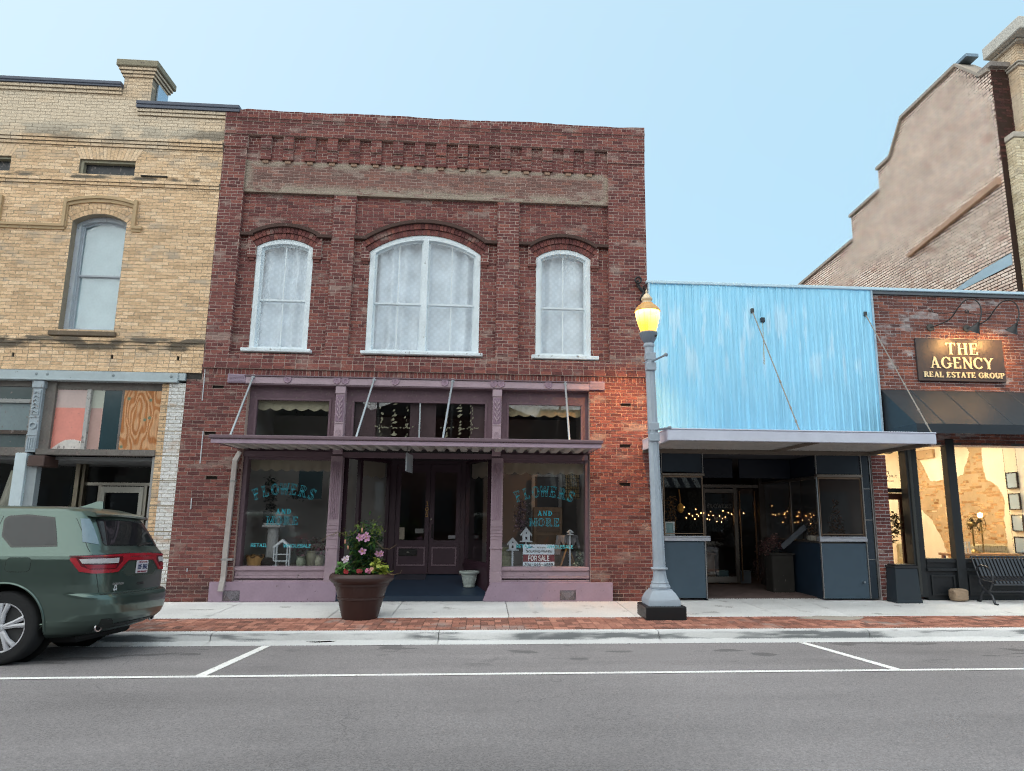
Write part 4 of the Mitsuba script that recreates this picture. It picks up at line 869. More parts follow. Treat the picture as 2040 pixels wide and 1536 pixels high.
for p in pts:
    for k in range(5): V.append(p + [.05 * k - .1, .05 * math.sin(k * 2.2), 0])
m.add(V, [[i * 5 + k, i * 5 + k + 1, i * 5 + k + 6, i * 5 + k + 5] for i in range(3) for k in range(4)]); m.build(B + '__tied_curtain', 'leaf', smooth=True)

# ------------------------------------------------------------------ blue metal-fronted shop
B = 'blue_metal_shop'
labels[B] = {'label': 'low shop clad in pale blue ribbed metal above a flat white canopy and navy panels', 'category': 'building'}
# ribbed sheets
def ribbed(x0, x1, z0, z1, y):
    V, F, xs = [], [], []; x = x0; k = 0; n_prev = 0; pr = []
    while x < x1 - 1e-6:
        for dx, dd in ((0, 0), (.014, -.020), (.030, -.020), (.044, 0), (.098, .0), (.104, -.006), (.112, -.006), (.118, 0)):
            if x + dx <= x1: pr.append((x + dx, y + dd + .004 * math.sin((x + dx) * 5.1)))
        x += .176
    pr.append((x1, y)); zz = np.linspace(z0, z1, 5)
    for a, b in pr: V += [[a, b + .006 * math.sin(a * 2.3 + z * 1.1), z] for z in zz]
    return np.array(V), [[i * 5 + j, (i + 1) * 5 + j, (i + 1) * 5 + j + 1, i * 5 + j + 1] for i in range(len(pr) - 1) for j in range(4)]
SX = [3.235, 4.115, 4.995, 5.875, 6.755, 7.635, 7.89]
for i in range(6):
    v, f = ribbed(SX[i], SX[i + 1] + .012, 2.99, 6.185, -.05 - .004 * (i % 2)); MB().add(v, f).build(B + '__siding_sheet' + (f'_{i:03d}' if i else ''), 'blue_metal', smooth=50)
m = MB(lin('#b9d3e2'), .08); m.box(3.19, 13.0, -.10, .35, 6.175, 6.235, b=.008); m.box(3.225, 3.25, -.09, .0, 3.0, 6.17); m.box(7.885, 7.92, -.085, .05, 2.85, 6.17, lin('#9db6c4')); m.build(B + '__parapet_cap', 'satin')
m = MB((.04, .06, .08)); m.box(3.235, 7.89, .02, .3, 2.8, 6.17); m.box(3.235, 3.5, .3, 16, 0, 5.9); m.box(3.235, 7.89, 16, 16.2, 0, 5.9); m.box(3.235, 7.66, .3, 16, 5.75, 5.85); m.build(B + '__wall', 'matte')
# canopy
m = MB(lin('#c3c6d4'), .06); X0, X1, Y0 = 3.05, 7.74, -1.95
m.box(X0, X1, Y0, Y0 + .04, 2.805, 2.985, b=.008); m.box(X0, X0 + .04, Y0 + .041, -.06, 2.805, 2.985); m.box(X1 - .04, X1, Y0 + .041, -.06, 2.805, 2.985); m.box(X0 - .012, X1 + .012, Y0 - .012, -.06, 2.986, 3.008, b=.006); m.build(B + '__canopy_fascia', 'satin')
V, pr = [], []; y = Y0 + .04
while y < -.06:
    for dy, dz in ((0, 0), (.09, 0), (.11, .035), (.16, .035), (.18, 0)): pr.append((y + dy, 2.835 + dz))
    y += .19
for a, b in pr: V += [[X0 + .04, a, b], [X1 - .04, a, b]]
m = MB(lin('#a4a19c'), .15); m.add(V, [[2 * i, 2 * i + 1, 2 * i + 3, 2 * i + 2] for i in range(len(pr) - 1)]); m.build(B + '__canopy_deck', 'satin')
m = MB(lin('#6e655c'), .25); m.box(X0, X1, -.055, .06, 2.76, 2.87); m.mesh(trimesh.Trimesh(*(lambda a: (np.array(a.vertices), a.faces))(cbox(5.60, 5.68, -1.9, -.06, 2.79, 2.835, .004)))); m.box(7.60, 7.66, -1.9, -.06, 2.77, 2.835); m.build_each(B + '__canopy_beam', 'satin')
for i, (a, b, r) in enumerate((((5.36, -.06, 5.66), (5.42, -1.75, 3.01), .011), ((5.56, -.06, 5.48), (5.55, -.30, 3.9), .014), ((7.74, -.06, 5.66), (7.80, -1.75, 3.01), .011))):
    m = MB(lin('#8a8378'), .4)
    if i == 1: m.tube([(5.56, -.06, 5.46), (5.545, -.07, 4.55)], .012, 6, lin('#a5a28d')); m.box(5.52, 5.60, -.11, -.04, 5.42, 5.52, lin('#1d2a36'), .1, b=.01)
    else:
        a, b = np.array(a), np.array(b); m.tube([a, b], r, 7); m.box(a[0] - .03, a[0] + .03, -.09, -.04, a[2] - .05, a[2] + .05, lin('#34383a'), b=.008)
        for t in (.62, .82, .92): m.tube([a + (b - a) * t, a + (b - a) * (t + .015)], r * 1.7, 7)
    m.build(B + '__tie_rod' + (f'_{i:03d}' if i else ''), 'satin', smooth=40)
# navy panels below
NAVY, NAVY_D, ALU = lin('#33485c'), lin('#161d29'), lin('#a9a7a6')
def panel(key, x0, x1, z0, z1, y, c=NAVY, mat='satin'):
    m = MB(c, .05); m.box(x0, x1, y, y + .03, z0, z1, b=.004); return m.build(key if key not in scene else numbered(key), mat)
P = B + '__navy_panel'
for a in ((3.44, 4.235, .045, 1.09, .04), (6.53, 7.435, .03, 1.06, .04)): panel(P, *a, c=lin('#405260'))
for a in ((3.245, 3.43, 1.9, 2.76, .03), (3.445, 4.235, 2.40, 2.76, .04), (7.45, 7.60, .03, .75, .03), (7.45, 7.60, .765, 1.5, .03), (7.45, 7.60, 1.515, 2.1, .03), (7.45, 7.60, 2.115, 2.76, .03), (6.53, 7.435, 2.39, 2.76, .04)): panel(P, *a, c=lin('#28343f'))
for a in ((4.25, 5.26, 2.36, 2.76, 1.2), (5.40, 6.52, 2.36, 2.76, 1.2)): panel(P, *a, c=NAVY_D)
m = MB(ALU, .12)
for x, z0, z1 in ((3.425, .03, 2.76), (4.238, .03, 1.09), (4.238, 2.38, 2.76), (6.518, .03, 1.06), (6.518, 2.38, 2.76), (7.438, .03, 2.76), (7.612, .02, 2.80)): m.box(x, x + .014, .015, .06, z0, z1)
for z in (.755, 1.505, 2.105): m.box(7.45, 7.6, .02, .04, z, z + .012)
# window sills and heads, bronze-edged glass frames
WHT = lin('#c9cdd6')
for a, b in ((3.44, 4.34), (6.50, 7.445)): m.box(a, b, -.02, .16, 1.065 + .03, 1.135 + .03, WHT, b=.006); m.box(a, b, .0, .12, 1.14 + .028, 1.16 + .03, WHT, b=.004)
m.box(3.43, 4.27, -.0, .1, 2.335, 2.375, lin('#8d847a')); m.box(6.52, 7.445, .0, .1, 2.335, 2.385, lin('#8d847a'))
BRZ = lin('#8f7b68')
for a, b in ((3.475, 4.235), (6.57, 7.42)):
    for x in (a, b): m.box(x - .008, x + .008, .055, .08, 1.17, 2.33, BRZ)
    m.box(a, b, .055, .08, 2.30, 2.33, BRZ); m.box(a, b, .055, .08, 1.225, 1.24, BRZ)
m.box(7.44, 7.46, .05, .1, 1.17, 2.33, BRZ); m.box(6.525, 6.545, .05, .1, 1.17, 2.33, lin('#9aa1a6')); m.build_each(B + '__trim', 'metal')
pane(B + '__display_pane', 3.44, 4.24, 1.17, 2.335, .067); pane(B + '__display_pane_001', 6.53, 7.44, 1.17, 2.335, .067)
# recess: returns, door wall
RX, RYD = 6.50, 2.85
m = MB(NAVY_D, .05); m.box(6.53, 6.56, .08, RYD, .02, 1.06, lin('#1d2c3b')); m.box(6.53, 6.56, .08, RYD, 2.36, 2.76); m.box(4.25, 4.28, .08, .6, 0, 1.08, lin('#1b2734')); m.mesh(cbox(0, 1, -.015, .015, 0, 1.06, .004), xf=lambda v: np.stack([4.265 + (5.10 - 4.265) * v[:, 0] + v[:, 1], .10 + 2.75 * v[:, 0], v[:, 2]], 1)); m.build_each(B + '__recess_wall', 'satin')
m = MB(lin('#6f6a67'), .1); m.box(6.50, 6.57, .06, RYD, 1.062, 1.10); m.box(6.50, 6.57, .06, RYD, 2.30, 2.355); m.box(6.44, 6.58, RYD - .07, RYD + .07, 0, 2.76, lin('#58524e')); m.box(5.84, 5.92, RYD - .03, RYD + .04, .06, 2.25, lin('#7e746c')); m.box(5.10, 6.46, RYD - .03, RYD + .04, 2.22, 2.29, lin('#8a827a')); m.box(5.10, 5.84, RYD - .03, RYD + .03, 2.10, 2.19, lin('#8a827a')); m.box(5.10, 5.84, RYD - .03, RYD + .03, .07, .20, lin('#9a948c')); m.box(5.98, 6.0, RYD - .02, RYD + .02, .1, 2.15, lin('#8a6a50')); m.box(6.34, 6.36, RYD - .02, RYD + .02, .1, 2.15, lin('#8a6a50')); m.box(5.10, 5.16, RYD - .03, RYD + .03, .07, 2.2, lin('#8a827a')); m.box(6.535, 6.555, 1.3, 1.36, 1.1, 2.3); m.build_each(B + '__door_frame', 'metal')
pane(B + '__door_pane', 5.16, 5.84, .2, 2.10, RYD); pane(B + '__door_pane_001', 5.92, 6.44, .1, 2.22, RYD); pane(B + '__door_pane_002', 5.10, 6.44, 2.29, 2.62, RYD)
def side_pane(key, x, y0, y1, z0, z1, mat='glass'):
    m = MB(); m.add([[x, y0, z0], [x, y1, z0], [x, y1, z1], [x, y0, z1]], [[0, 1, 2], [0, 2, 3]], (1, 1, 1)); m.build(key, mat)
side_pane(B + '__return_pane', 6.545, .09, RYD - .07, 1.10, 2.30)
m = MB(); m.add([[4.265, .10, 1.06], [5.10, 2.85, 1.06], [5.10, 2.85, 2.34], [4.265, .10, 2.34]], [[0, 1, 2], [0, 2, 3]], (1, 1, 1)); m.build(B + '__return_pane_001', 'glass')
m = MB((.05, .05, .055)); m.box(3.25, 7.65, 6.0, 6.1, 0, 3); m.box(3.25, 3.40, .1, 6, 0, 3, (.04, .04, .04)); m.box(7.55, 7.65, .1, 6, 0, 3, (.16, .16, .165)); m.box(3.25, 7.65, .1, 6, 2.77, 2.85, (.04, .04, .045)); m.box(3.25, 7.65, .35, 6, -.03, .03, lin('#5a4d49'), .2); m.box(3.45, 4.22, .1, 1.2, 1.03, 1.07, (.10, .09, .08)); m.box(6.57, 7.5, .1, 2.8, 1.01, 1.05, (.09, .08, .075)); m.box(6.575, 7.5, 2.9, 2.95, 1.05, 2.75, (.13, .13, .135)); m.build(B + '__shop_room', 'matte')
m = MB(lin('#8d8a86'), .0); sign_text(m, 'FLOWERS', .10, 5.50, 1.745, RYD - .012, .004, width=.56, tv=.14, th=.1, sf=.0); m.build(B + '__glass_lettering', 'satin'); m = MB(); plain_text(m, 'MEDE', .075, 5.36, 1.47, RYD - .012, lin('#8d8a86'), width=.32); m.build(numbered(B + '__glass_lettering'), 'satin')
m = MB(lin('#8d9aa5'), .1); m.tube([(7.32, .04, .34), (7.32, -.03, .34)], .022, 8); m.build(B + '__hose_tap', 'metal')
m = MB(lin('#b9b0a4'), .3); square_tube(m, [(3.19, -.055, 4.35), (3.21, -.06, 4.1), (3.30, -.055, 3.0)], .07, .06); square_tube(m, [(3.30, -.05, 3.0), (3.36, -.03, 2.4), (3.40, -.03, .06)], .05, .05, lin('#c5b9a8')); m.build_each(B + '__downspout', 'satin')

# ------------------------------------------------------------------ brick agency building with the dark awning
B = 'agency_building'; W = B + '__wall'
labels[B] = {'label': 'single-storey patchy brick real estate office with dark awning and lit shop window', 'category': 'building'}
AL, AR = 7.93, 13.0
wall = MB((.46, .42, .41), .3)
def region(poly, y, pal=3, z0=0.0, body=True, back=.4, **k):
    if body: wall.prism(poly, y + .006, back)
    lay(W, poly, facing(y), pal, z0=z0, **{'header_every': 6, **k})
region(sbox(AL, 3.0, AR, 6.10), 0)
region(sbox(7.655, 0, 7.95, 2.78), 0, pal=0, header_every=0); lay(W, sbox(0.0, 0, .45, 2.78), lambda q: np.stack([7.95 + q[:, 1], q[:, 0], q[:, 2]], 1), 0, header_every=0)
wall.box(7.66, 7.945, .4, .5, 0, 2.78); wall.box(AL, AR, .35, 15, 5.8, 5.9, (.06, .06, .06)); wall.box(11.5, 11.62, .3, 12, 0, 5.9, (.35, .25, .2)); wall.box(7.66, 7.93, .5, 12, 0, 5.8, (.3, .26, .22)); wall.box(AL, AR, 15, 15.2, 0, 5.8, (.3, .22, .18))
wall.build(W, 'matte'); finish_bricks(W)
m = MB(lin('#565d63'), .1); m.box(7.94, AR, -.06, .4, 6.105, 6.172); m.build(B + '__gutter', 'satin')
# awning
DK = lin('#2b3238'); AY, AZ0, AZ1, ZV = -.93, 3.30, 4.105, 3.12
m = MB(DK, .14); xa, xb = 7.97, 13.0
m.add([[xa, -.005, AZ1], [xb, -.005, AZ1], [xb, AY, AZ0], [8.06, AY, AZ0]], [[0, 1, 2], [0, 2, 3]]); m.add([[xa, -.005, AZ1], [8.06, AY, AZ0], [xa, -.005, 3.27]], [[0, 1, 2]]); m.build(B + '__awning_cover', 'satin')
m = MB(lin('#252c32'), .1); m.box(8.06, xb, AY - .004, AY + .004, ZV, AZ0); m.add([[8.06, AY, AZ0], [xa, -.005, 3.27], [xa, -.005, 3.10], [8.06, AY, ZV]], [[0, 1, 2], [0, 2, 3]]); m.build(B + '__awning_valance', 'satin')
for i in range(7):
    x = 8.60 + .69 * i; m = MB(lin('#39424a'), .1); m.tube([(x, -.004, AZ1 + .004), (x + .02, AY, AZ0 + .006)], .010, 5); m.build(B + '__awning_seam' + (f'_{i:03d}' if i else ''), 'satin')
m = MB((.10, .10, .10)); m.box(xa, xb, -.0, .01, 3.0, 3.05); m.build(B + '__awning_batten', 'matte')
# door bay and shop window
BK = lin('#23262a')
m = MB(BK, .12); m.box(7.95, 8.40, .48, .58, 2.86, 3.1); m.box(7.95, 8.62, .48, .58, 2.06, 2.15, b=.006); m.box(8.62, 8.70, .42, .58, 0, 3.0, b=.006); m.box(8.40, 8.635, .05, .30, .05, 3.1, b=.01); m.box(8.44, 8.50, .02, .1, .1, 3.0, lin('#3a3c3b'), b=.006); m.box(8.635, 8.72, .3, .5, .05, 3.0); m.build_each(B + '__door_frame', 'satin')
k = B + '__door'; m = MB(lin('#4b2c1e'), .12); d = sbox(7.96, .10, 8.62, 2.05); m.prism(d.difference(sbox(8.0, .55, 8.47, 1.92)), .50, .55); m.build(k, 'satin'); pane(k + '__pane', 8.0, 8.47, .55, 1.92, .525)
m = MB(lin('#15130f')); m.box(8.51, 8.57, .47, .5, 1.0, 1.22, b=.008); m.box(8.525, 8.555, .43, .47, .72, 1.0, b=.008); m.build(k + '__handle', 'satin')
pane(B + '__transom_pane', 7.95, 8.62, 2.15, 2.86, .53)
m = MB((.02, .02, .02)); plain_text(m, 'AGENCY', .052, 8.475, 2.37, .518, (.02, .02, .02), width=.34, align='r'); plain_text(m, 'Real Estate Group', .034, 8.40, 2.285, .518, (.05, .05, .05), width=.40, align='r'); m.box(8.0, 8.30, .512, .518, 2.475, 2.49); m.box(8.20, 8.215, .512, .518, 2.44, 2.475); m.box(8.285, 8.30, .512, .518, 2.44, 2.475); m.build(B + '__glass_lettering', 'satin')
m = MB(BK, .12); m.box(8.635, 11.5, .02, .22, .70, .78, b=.008); m.box(8.62, 11.5, .0, .2, .545, .60, b=.006); m.box(8.64, 11.5, .05, .2, .60, .70, lin('#1b1e22')); m.box(8.62, 11.5, .06, .2, .0, .545, lin('#1d2125')); m.box(9.22, 9.40, -.02, .16, .0, 3.12, b=.01); m.prism(sbox(8.70, .09, 9.18, .47).difference(sbox(8.73, .12, 9.15, .44)), .03, .06); m.prism(sbox(9.46, .09, 11.3, .47).difference(sbox(9.49, .12, 11.27, .44)), .03, .06); m.build_each(B + '__shop_base', 'satin')
pane(B + '__display_pane', 8.635, 9.22, .78, 3.1, .11); pane(B + '__display_pane_001', 9.40, 11.5, .78, 3.1, .11)
# lit room: plastered walls with a patch of bare brick
CREAM = lin('#e9e1cf')
m = MB(CREAM, .04); m.box(11.40, 11.5, .25, 9, 0, 3.6); m.box(7.95, 8.02, .62, 9, 0, 3.6); m.box(7.95, 11.5, 9, 9.1, 0, 3.6); m.box(7.95, 11.5, .2, 9, 3.45, 3.6, lin('#efe9dc')); m.box(7.95, 11.5, .2, 9, .02, .08, lin('#8a6a4c')); m.box(7.95, 8.62, .5, .52, -.01, .02, lin('#7b5a44')); m.build(B + '__room', 'matte')
patch = Polygon([(-2.40, 3.24), (-1.91, 3.24), (-1.93, 2.63), (-1.84, 2.42), (-1.55, 2.31), (-1.35, 1.97), (-1.44, 1.54), (-1.43, 1.06), (-1.5, .4), (-3.4, .4), (-3.61, 1.01), (-4.01, 1.54), (-4.39, 1.77), (-4.5, 2.2), (-4.41, 3.04), (-4.29, 3.06), (-4.05, 2.79), (-3.91, 2.48), (-2.87, 2.51), (-2.62, 2.59), (-2.33, 3.07)])
rg = np.array(patch.segmentize(.09).exterior.coords); rg += RNG.uniform(-.022, .022, rg.shape); patch = Polygon(rg).buffer(0)
m = MB(lin('#b9a384'), .2); m.prism(patch, 0, 1, xf=lambda q: np.stack([11.396 + .004 * q[:, 1], -q[:, 0], q[:, 2]], 1)); m.build(B + '__patch_mortar', 'matte')
lay(B + '__bare_brick', patch.buffer(-.01), facing_left(11.397), 8, header_every=6, jit=.006, jo=.014); finish_bricks(B + '__bare_brick', 'brick', 200, 'brick_field')
m = MB(lin('#b9a182'), .2); m.box(11.33, 11.40, 3.6, 4.5, 3.06, 3.28); m.build(B + '__beam_end', 'matte')
# ceiling lamps of the office (lit)
for i, y in enumerate((1.6, 3.6, 6.4)):
    m = MB((.9, .9, .85)); m.add([[9.2, y - .22, 3.44], [9.2, y + .22, 3.44], [10.6, y + .22, 3.44], [10.6, y - .22, 3.44]], [[0, 1, 2], [0, 2, 3]]); m.build(B + '__ceiling_lamp' + (f'_{i:03d}' if i else ''), 'matte', emitter={'type': 'area', 'radiance': {'type': 'rgb', 'value': [4.6, 4.0, 2.75]}})

# ------------------------------------------------------------------ tall building with the stepped gable wall
B = 'gabled_brick_building'; W = B + '__wall'
labels[B] = {'label': 'tall limewashed brick gable wall with stepped parapet rising behind the office roof', 'category': 'building'}
GX, GY = 11.64, .58
prof = [(-.58, 0), (-.58, 11.86), (-.86, 11.90), (-1.62, 12.70), (-3.98, 12.68), (-4.67, 11.84), (-5.36, 11.82), (-5.38, 11.12), (-7.05, 11.05), (-7.05, 10.22), (-16, 9.75), (-16, 0)]
gab = Polygon(prof); wall = MB((.040, .022, .017), .0)
wall.prism(gab, 0, 1, xf=lambda q: np.stack([GX + .012 + .4 * q[:, 1], -q[:, 0], q[:, 2]], 1))
vis = gab.intersection(sbox(-13, 5.7, 0, 14))
blue = Polygon([(-.62, 7.12), (-2.9, 7.06), (-2.55, 7.17), (-1.5, 7.33), (-.62, 7.38)])
scar = Polygon([(-.66, 9.22), (-.66, 9.05), (-4.2, 8.63), (-4.25, 8.72)])
lay(W, vis.difference(blue.buffer(.01)), facing_left(GX), 2, header_every=6, jo=.023, jit=.004, course=.0762, L=.225, tone=(.0, 1))
wall.box(GX + .3, 20, GY + .4, 16, 0, 9.5, (.2, .12, .1))
lay(W, sbox(GX, 9.6, 12.08, 11.93), facing(GY), 6, header_every=0); wall.box(GX + .02, 12.1, GY + .007, GY + .4, 9, 11.93, (.2, .17, .15))
wall.build(W, 'matte'); finish_bricks(W, zmax=20)
m = MB(lin('#a1968a'), .25)
def cop(m, pts, w0=-.08, t=.085):
    for (a, za), (b, zb) in zip(pts[:-1], pts[1:]):
        V = [[GX + dx, -u_, z + dz] for u_, z in ((a, za), (b, zb)) for dx, dz in ((w0, 0), (.45, 0), (.45, t), (w0, t))]
        m.add(V, [[0, 1, 5, 4], [1, 2, 6, 5], [2, 3, 7, 6], [3, 0, 4, 7], [0, 3, 2, 1], [4, 5, 6, 7]])
cop(m, prof[1:6]); cop(m, [prof[5], prof[6]]); cop(m, [(-5.34, 11.125), prof[8]]); cop(m, [(-7.02, 10.225), prof[10]]); m.build(B + '__coping', 'matte')
m = MB(lin('#8b8580'), .3); m.box(GX - .06, 12.12, GY - .10, GY + .4, 11.935, 12.06, b=.01); m.build(B + '__return_coping', 'matte')
m = MB(lin('#7c8b98'), .1); m.box(GX + .02, GX + .35, 1.3, 1.8, 12.76, 12.86, b=.01); m.build(B + '__roof_vent', 'metal')
m = MB(lin('#b3917b'), .35); m.prism(scar, 0, 1, xf=lambda q: np.stack([GX - .10 + .11 * q[:, 1], -q[:, 0], q[:, 2]], 1)); m.build(B + '__roof_scar', 'matte')
m = MB(lin('#a8bfcc'), .12); m.prism(blue, 0, 1, xf=lambda q: np.stack([GX - .004 + .05 * q[:, 1], -q[:, 0], q[:, 2]], 1)); m.build(B + '__blue_patch', 'matte')

B = 'pale_brick_building'; W = B + '__pier'
labels[B] = {'label': 'corner of a pale brick building with heavy stone cap, at the far right edge', 'category': 'building'}
wall = MB((.30, .25, .19), .1)
wall.box(11.797, 14, .307, .574, 0, 10.15); wall.box(12.087, 14, .257, .9, 10.1, 12.45); wall.box(12.4, 22, .9, 5, 0, 12, (.4, .32, .22))
lay(W, sbox(-.575, 5.9, -.30, 10.02), facing_left(11.79), 7, header_every=0, jo=.008); lay(W, sbox(11.79, 5.9, 13.4, 10.02), facing(.30), 7, header_every=0, jo=.008)
lay(W, sbox(-.9, 10.2, -.25, 12.4), facing_left(12.08), 1, header_every=0, jo=.008, tone=(.3, 1)); lay(W, sbox(12.08, 10.2, 13.4, 12.4), facing(.25), 1, header_every=0, jo=.008, tone=(.3, 1))
wall.build(W, 'matte'); finish_bricks(W, zmax=20)
m = MB(lin('#b7ada0'), .15); m.box(11.76, 14, .27, .574, 10.03, 10.16, b=.012); m.box(12.03, 14, .20, .95, 11.80, 11.86, b=.01); m.box(12.0, 14, .17, .95, 11.865, 11.90, b=.01); m.box(12.0, 14, .1, .95, 12.36, 12.42, b=.01); m.build_each(B + '__band', 'matte')
m = MB(lin('#bdb8b0'), .03); m.box(11.83, 14.5, -.20, 1.0, 12.43, 12.74, b=.02); m.box(11.90, 14.5, -.12, .95, 12.74, 12.80, b=.01); m.build_each(B + '__stone_cap', 'matte')

# ------------------------------------------------------------------ foliage helpers
def leaf_cloud(m, centres, n, size, spread, c, rng, tilt=.8, wear=.0, aspect=.45):
    """n pointed leaves (two folded triangles each) round the centres"""
    c = [lin(q) if isinstance(q, str) else q for q in (c if isinstance(c, list) else [c])]
    for i in range(n):
        p = np.array(centres[rng.integers(len(centres))]) + rng.normal(0, 1, 3) * spread
        a = rng.uniform(0, 2 * PI); up = rng.uniform(-tilt, tilt); d = np.array([math.cos(a) * math.cos(up), math.sin(a) * math.cos(up), math.sin(up)]); s = np.cross(d, [rng.normal(0, .3), rng.normal(0, .3), 1]); s /= np.linalg.norm(s) + 1e-9
        L_ = size * rng.uniform(.6, 1.35); nrm = np.cross(s, d)
        V = [p, p + d * L_ * .5 + s * L_ * aspect * .5 + nrm * L_ * .06, p + d * L_ - nrm * L_ * .12, p + d * L_ * .5 - s * L_ * aspect * .5 + nrm * L_ * .06]
        k = np.array(c[rng.integers(len(c))]) * rng.uniform(.7, 1.3); m.add(V, [[0, 1, 2], [0, 2, 3]], tuple(k), wear)
def blossom(m, p, r, c, rng, n=5):
    p = np.array(p); ax = np.array([rng.normal(0, .4), -1, rng.normal(.1, .4)]); ax /= np.linalg.norm(ax); u = np.cross(ax, [0, 0, 1]); u /= np.linalg.norm(u); w = np.cross(u, ax)
    for k in range(n):
        t = 2 * PI * k / n + rng.uniform(-.2, .2); d = math.cos(t) * u + math.sin(t) * w; s = np.cross(ax, d)
        V = [p, p + d * r * .6 + s * r * .42 + ax * r * .25, p + d * r * 1.05 + s * r * .1 + ax * r * .12, p + d * r + -s * r * .25 + ax * r * .2, p + d * r * .5 - s * r * .36 + ax * r * .25]
        m.add(V, [[0, 1, 2], [0, 2, 3], [0, 3, 4]], tuple(np.array(c) * rng.uniform(.8, 1.1)))
    m.mesh(trimesh.creation.icosphere(1, r * .16), lin('#c9a64a'), xf=lambda v: v + p + ax * r * .2)

# ------------------------------------------------------------------ street lamp
k = thing('street_lamp', 'grey cast-iron street lamp with glowing amber acorn globe on black block', 'street lamp')
LX, LY = 2.905, -1.80
lean = lambda v: v + np.stack([-.0235 * np.maximum(v[:, 2], 0), 0 * v[:, 0], 0 * v[:, 0]], 1)
def lamp_mesh(m, t, c=None, w=None): m.mesh(t, c, w, xf=lambda v: lean(v + [LX, LY, 0]))
IRON = lin('#9aa5af')
m = MB(lin('#17191b'), .08); m.mesh(cbox(LX - .325, LX + .325, LY - .325, LY + .325, -.075, .16, .012)); m.build(k + '__plinth', 'satin')
m = MB(IRON, .05)
s2 = 2 ** .5
lamp_mesh(m, lathe([(.255 * s2, .16), (.255 * s2, .235), (.24 * s2, .27), (.20 * s2, .345), (.165 * s2, .38), (.16 * s2, .40)], 4, rot=PI / 4)); lamp_mesh(m, lathe([(.15, .40), (.165, .415), (.168, .44), (.15, .47), (.14, .485), (.148, .50), (.125, .53), (.108, .62), (.10, .70), (.135, .705), (.142, .72), (.135, .738), (.10, .742)], 8, rot=PI / 8))
for a in range(4): lamp_mesh(m, trimesh.creation.icosphere(1, .016).apply_translation([.20 * math.cos(a * PI / 2 + PI / 4), .20 * math.sin(a * PI / 2 + PI / 4), .30]))
m.build(k + '__pedestal', 'satin', smooth=30)
m = MB(IRON, .12); lamp_mesh(m, lathe([(.104, .742), (.098, 1.2), (.078, 4.30), (.078, 4.42), (.092, 4.425), (.098, 4.45), (.092, 4.475), (.085, 4.49)], 8, rot=PI / 8)); m.build(k + '__shaft', 'satin', smooth=20)
for i, (za, zb) in enumerate(((4.0, 4.31), (2.79, 3.10))):
    m = MB(IRON, .05)
    lamp_mesh(m, cbox(-.085, .085, -.115, .02, za, za + .13, .008)); lamp_mesh(m, cbox(-.085, .085, -.115, .02, zb - .13, zb, .008)); lamp_mesh(m, cbox(-.06, .06, -.108, .0, za + .12, zb - .12, .008)); lamp_mesh(m, tube([(-.12, -.05, za + .14), (.1, -.05, za + .14)], .008, 6))
    m.build(k + '__clamp' + (f'_{i:03d}' if i else ''), 'satin')
    m = MB(lin('#7d8794'), .05); p = [(.02, -.10, (za + zb) / 2 + (.0 if i == 0 else .03)), (.15, -.52, (za + zb) / 2 + .02)]; lamp_mesh(m, tube(p, .018, 8)); lamp_mesh(m, trimesh.creation.icosphere(2, .032).apply_translation(p[1])); m.build(k + '__banner_arm' + (f'_{i:03d}' if i else ''), 'satin', smooth=40)
m = MB(lin('#737d89'), .05); lamp_mesh(m, lathe([(.07, 4.49), (.085, 4.495), (.10, 4.52), (.135, 4.58), (.152, 4.64), (.158, 4.665), (.15, 4.675)], 24)); m.mesh(trimesh.creation.cylinder(.02, .03, sections=10).apply_transform(trimesh.transformations.rotation_matrix(PI / 2, [1, 0, 0])), (.02, .02, .02), xf=lambda v: v + [LX - .11 + .10, LY - .11, 4.60]); m.build(k + '__globe_holder', 'satin', smooth=35)
m = MB(lin('#d9b98c'), 0); lamp_mesh(m, lathe([(.15, 4.668), (.156, 4.672), (.156, 4.684), (.15, 4.688)], 24)); m.build(k + '__globe_rim', 'satin', smooth=35)
gp = [(.142, 4.69), (.165, 4.76), (.19, 4.84), (.212, 4.92), (.226, 4.99), (.229, 5.03), (.222, 5.06)]
GX_ = LX - .0235 * 4.9
m = MB((1, .7, .2)); t = lathe([(r * .93, z) for r, z in gp], 36); t.vertices[:, :2] *= (1 + .018 * np.cos(12 * np.arctan2(t.vertices[:, 1], t.vertices[:, 0])))[:, None]; lamp_mesh(m, t)
m.build(k + '__globe', 'amber_glass', smooth=40, emitter={'type': 'area', 'radiance': mikit.proc(glow_tex)})
m = MB(lin('#c99a5c'), .05); lamp_mesh(m, lathe([(.222, 5.055), (.226, 5.062), (.20, 5.11), (.15, 5.165), (.105, 5.195), (.10, 5.205)], 28)); m.build(k + '__globe_shoulder', 'satin', smooth=45)
m = MB(lin('#d8c3a2'), 0); lamp_mesh(m, lathe([(.098, 5.203), (.10, 5.215), (.078, 5.225), (.076, 5.25), (.092, 5.262), (.098, 5.28), (.092, 5.30), (.07, 5.33), (.05, 5.36), (.03, 5.38), (.012, 5.39), (.012, 5.405), (.02, 5.42), (.014, 5.435), (.004, 5.46), (.001, 5.47)], 20)); m.build(k + '__finial', 'satin', smooth=45)
scene['lamp_beam'] = {'type': 'spot', 'to_world': T().look_at(origin=[GX_ - .05, LY + .27, 4.80], target=[2.6, 0.0, 2.60], up=[1, 0, 0]), 'intensity': {'type': 'rgb', 'value': [4.3, 1.95, .55]}, 'cutoff_angle': 44.0, 'beam_width': 14.0}

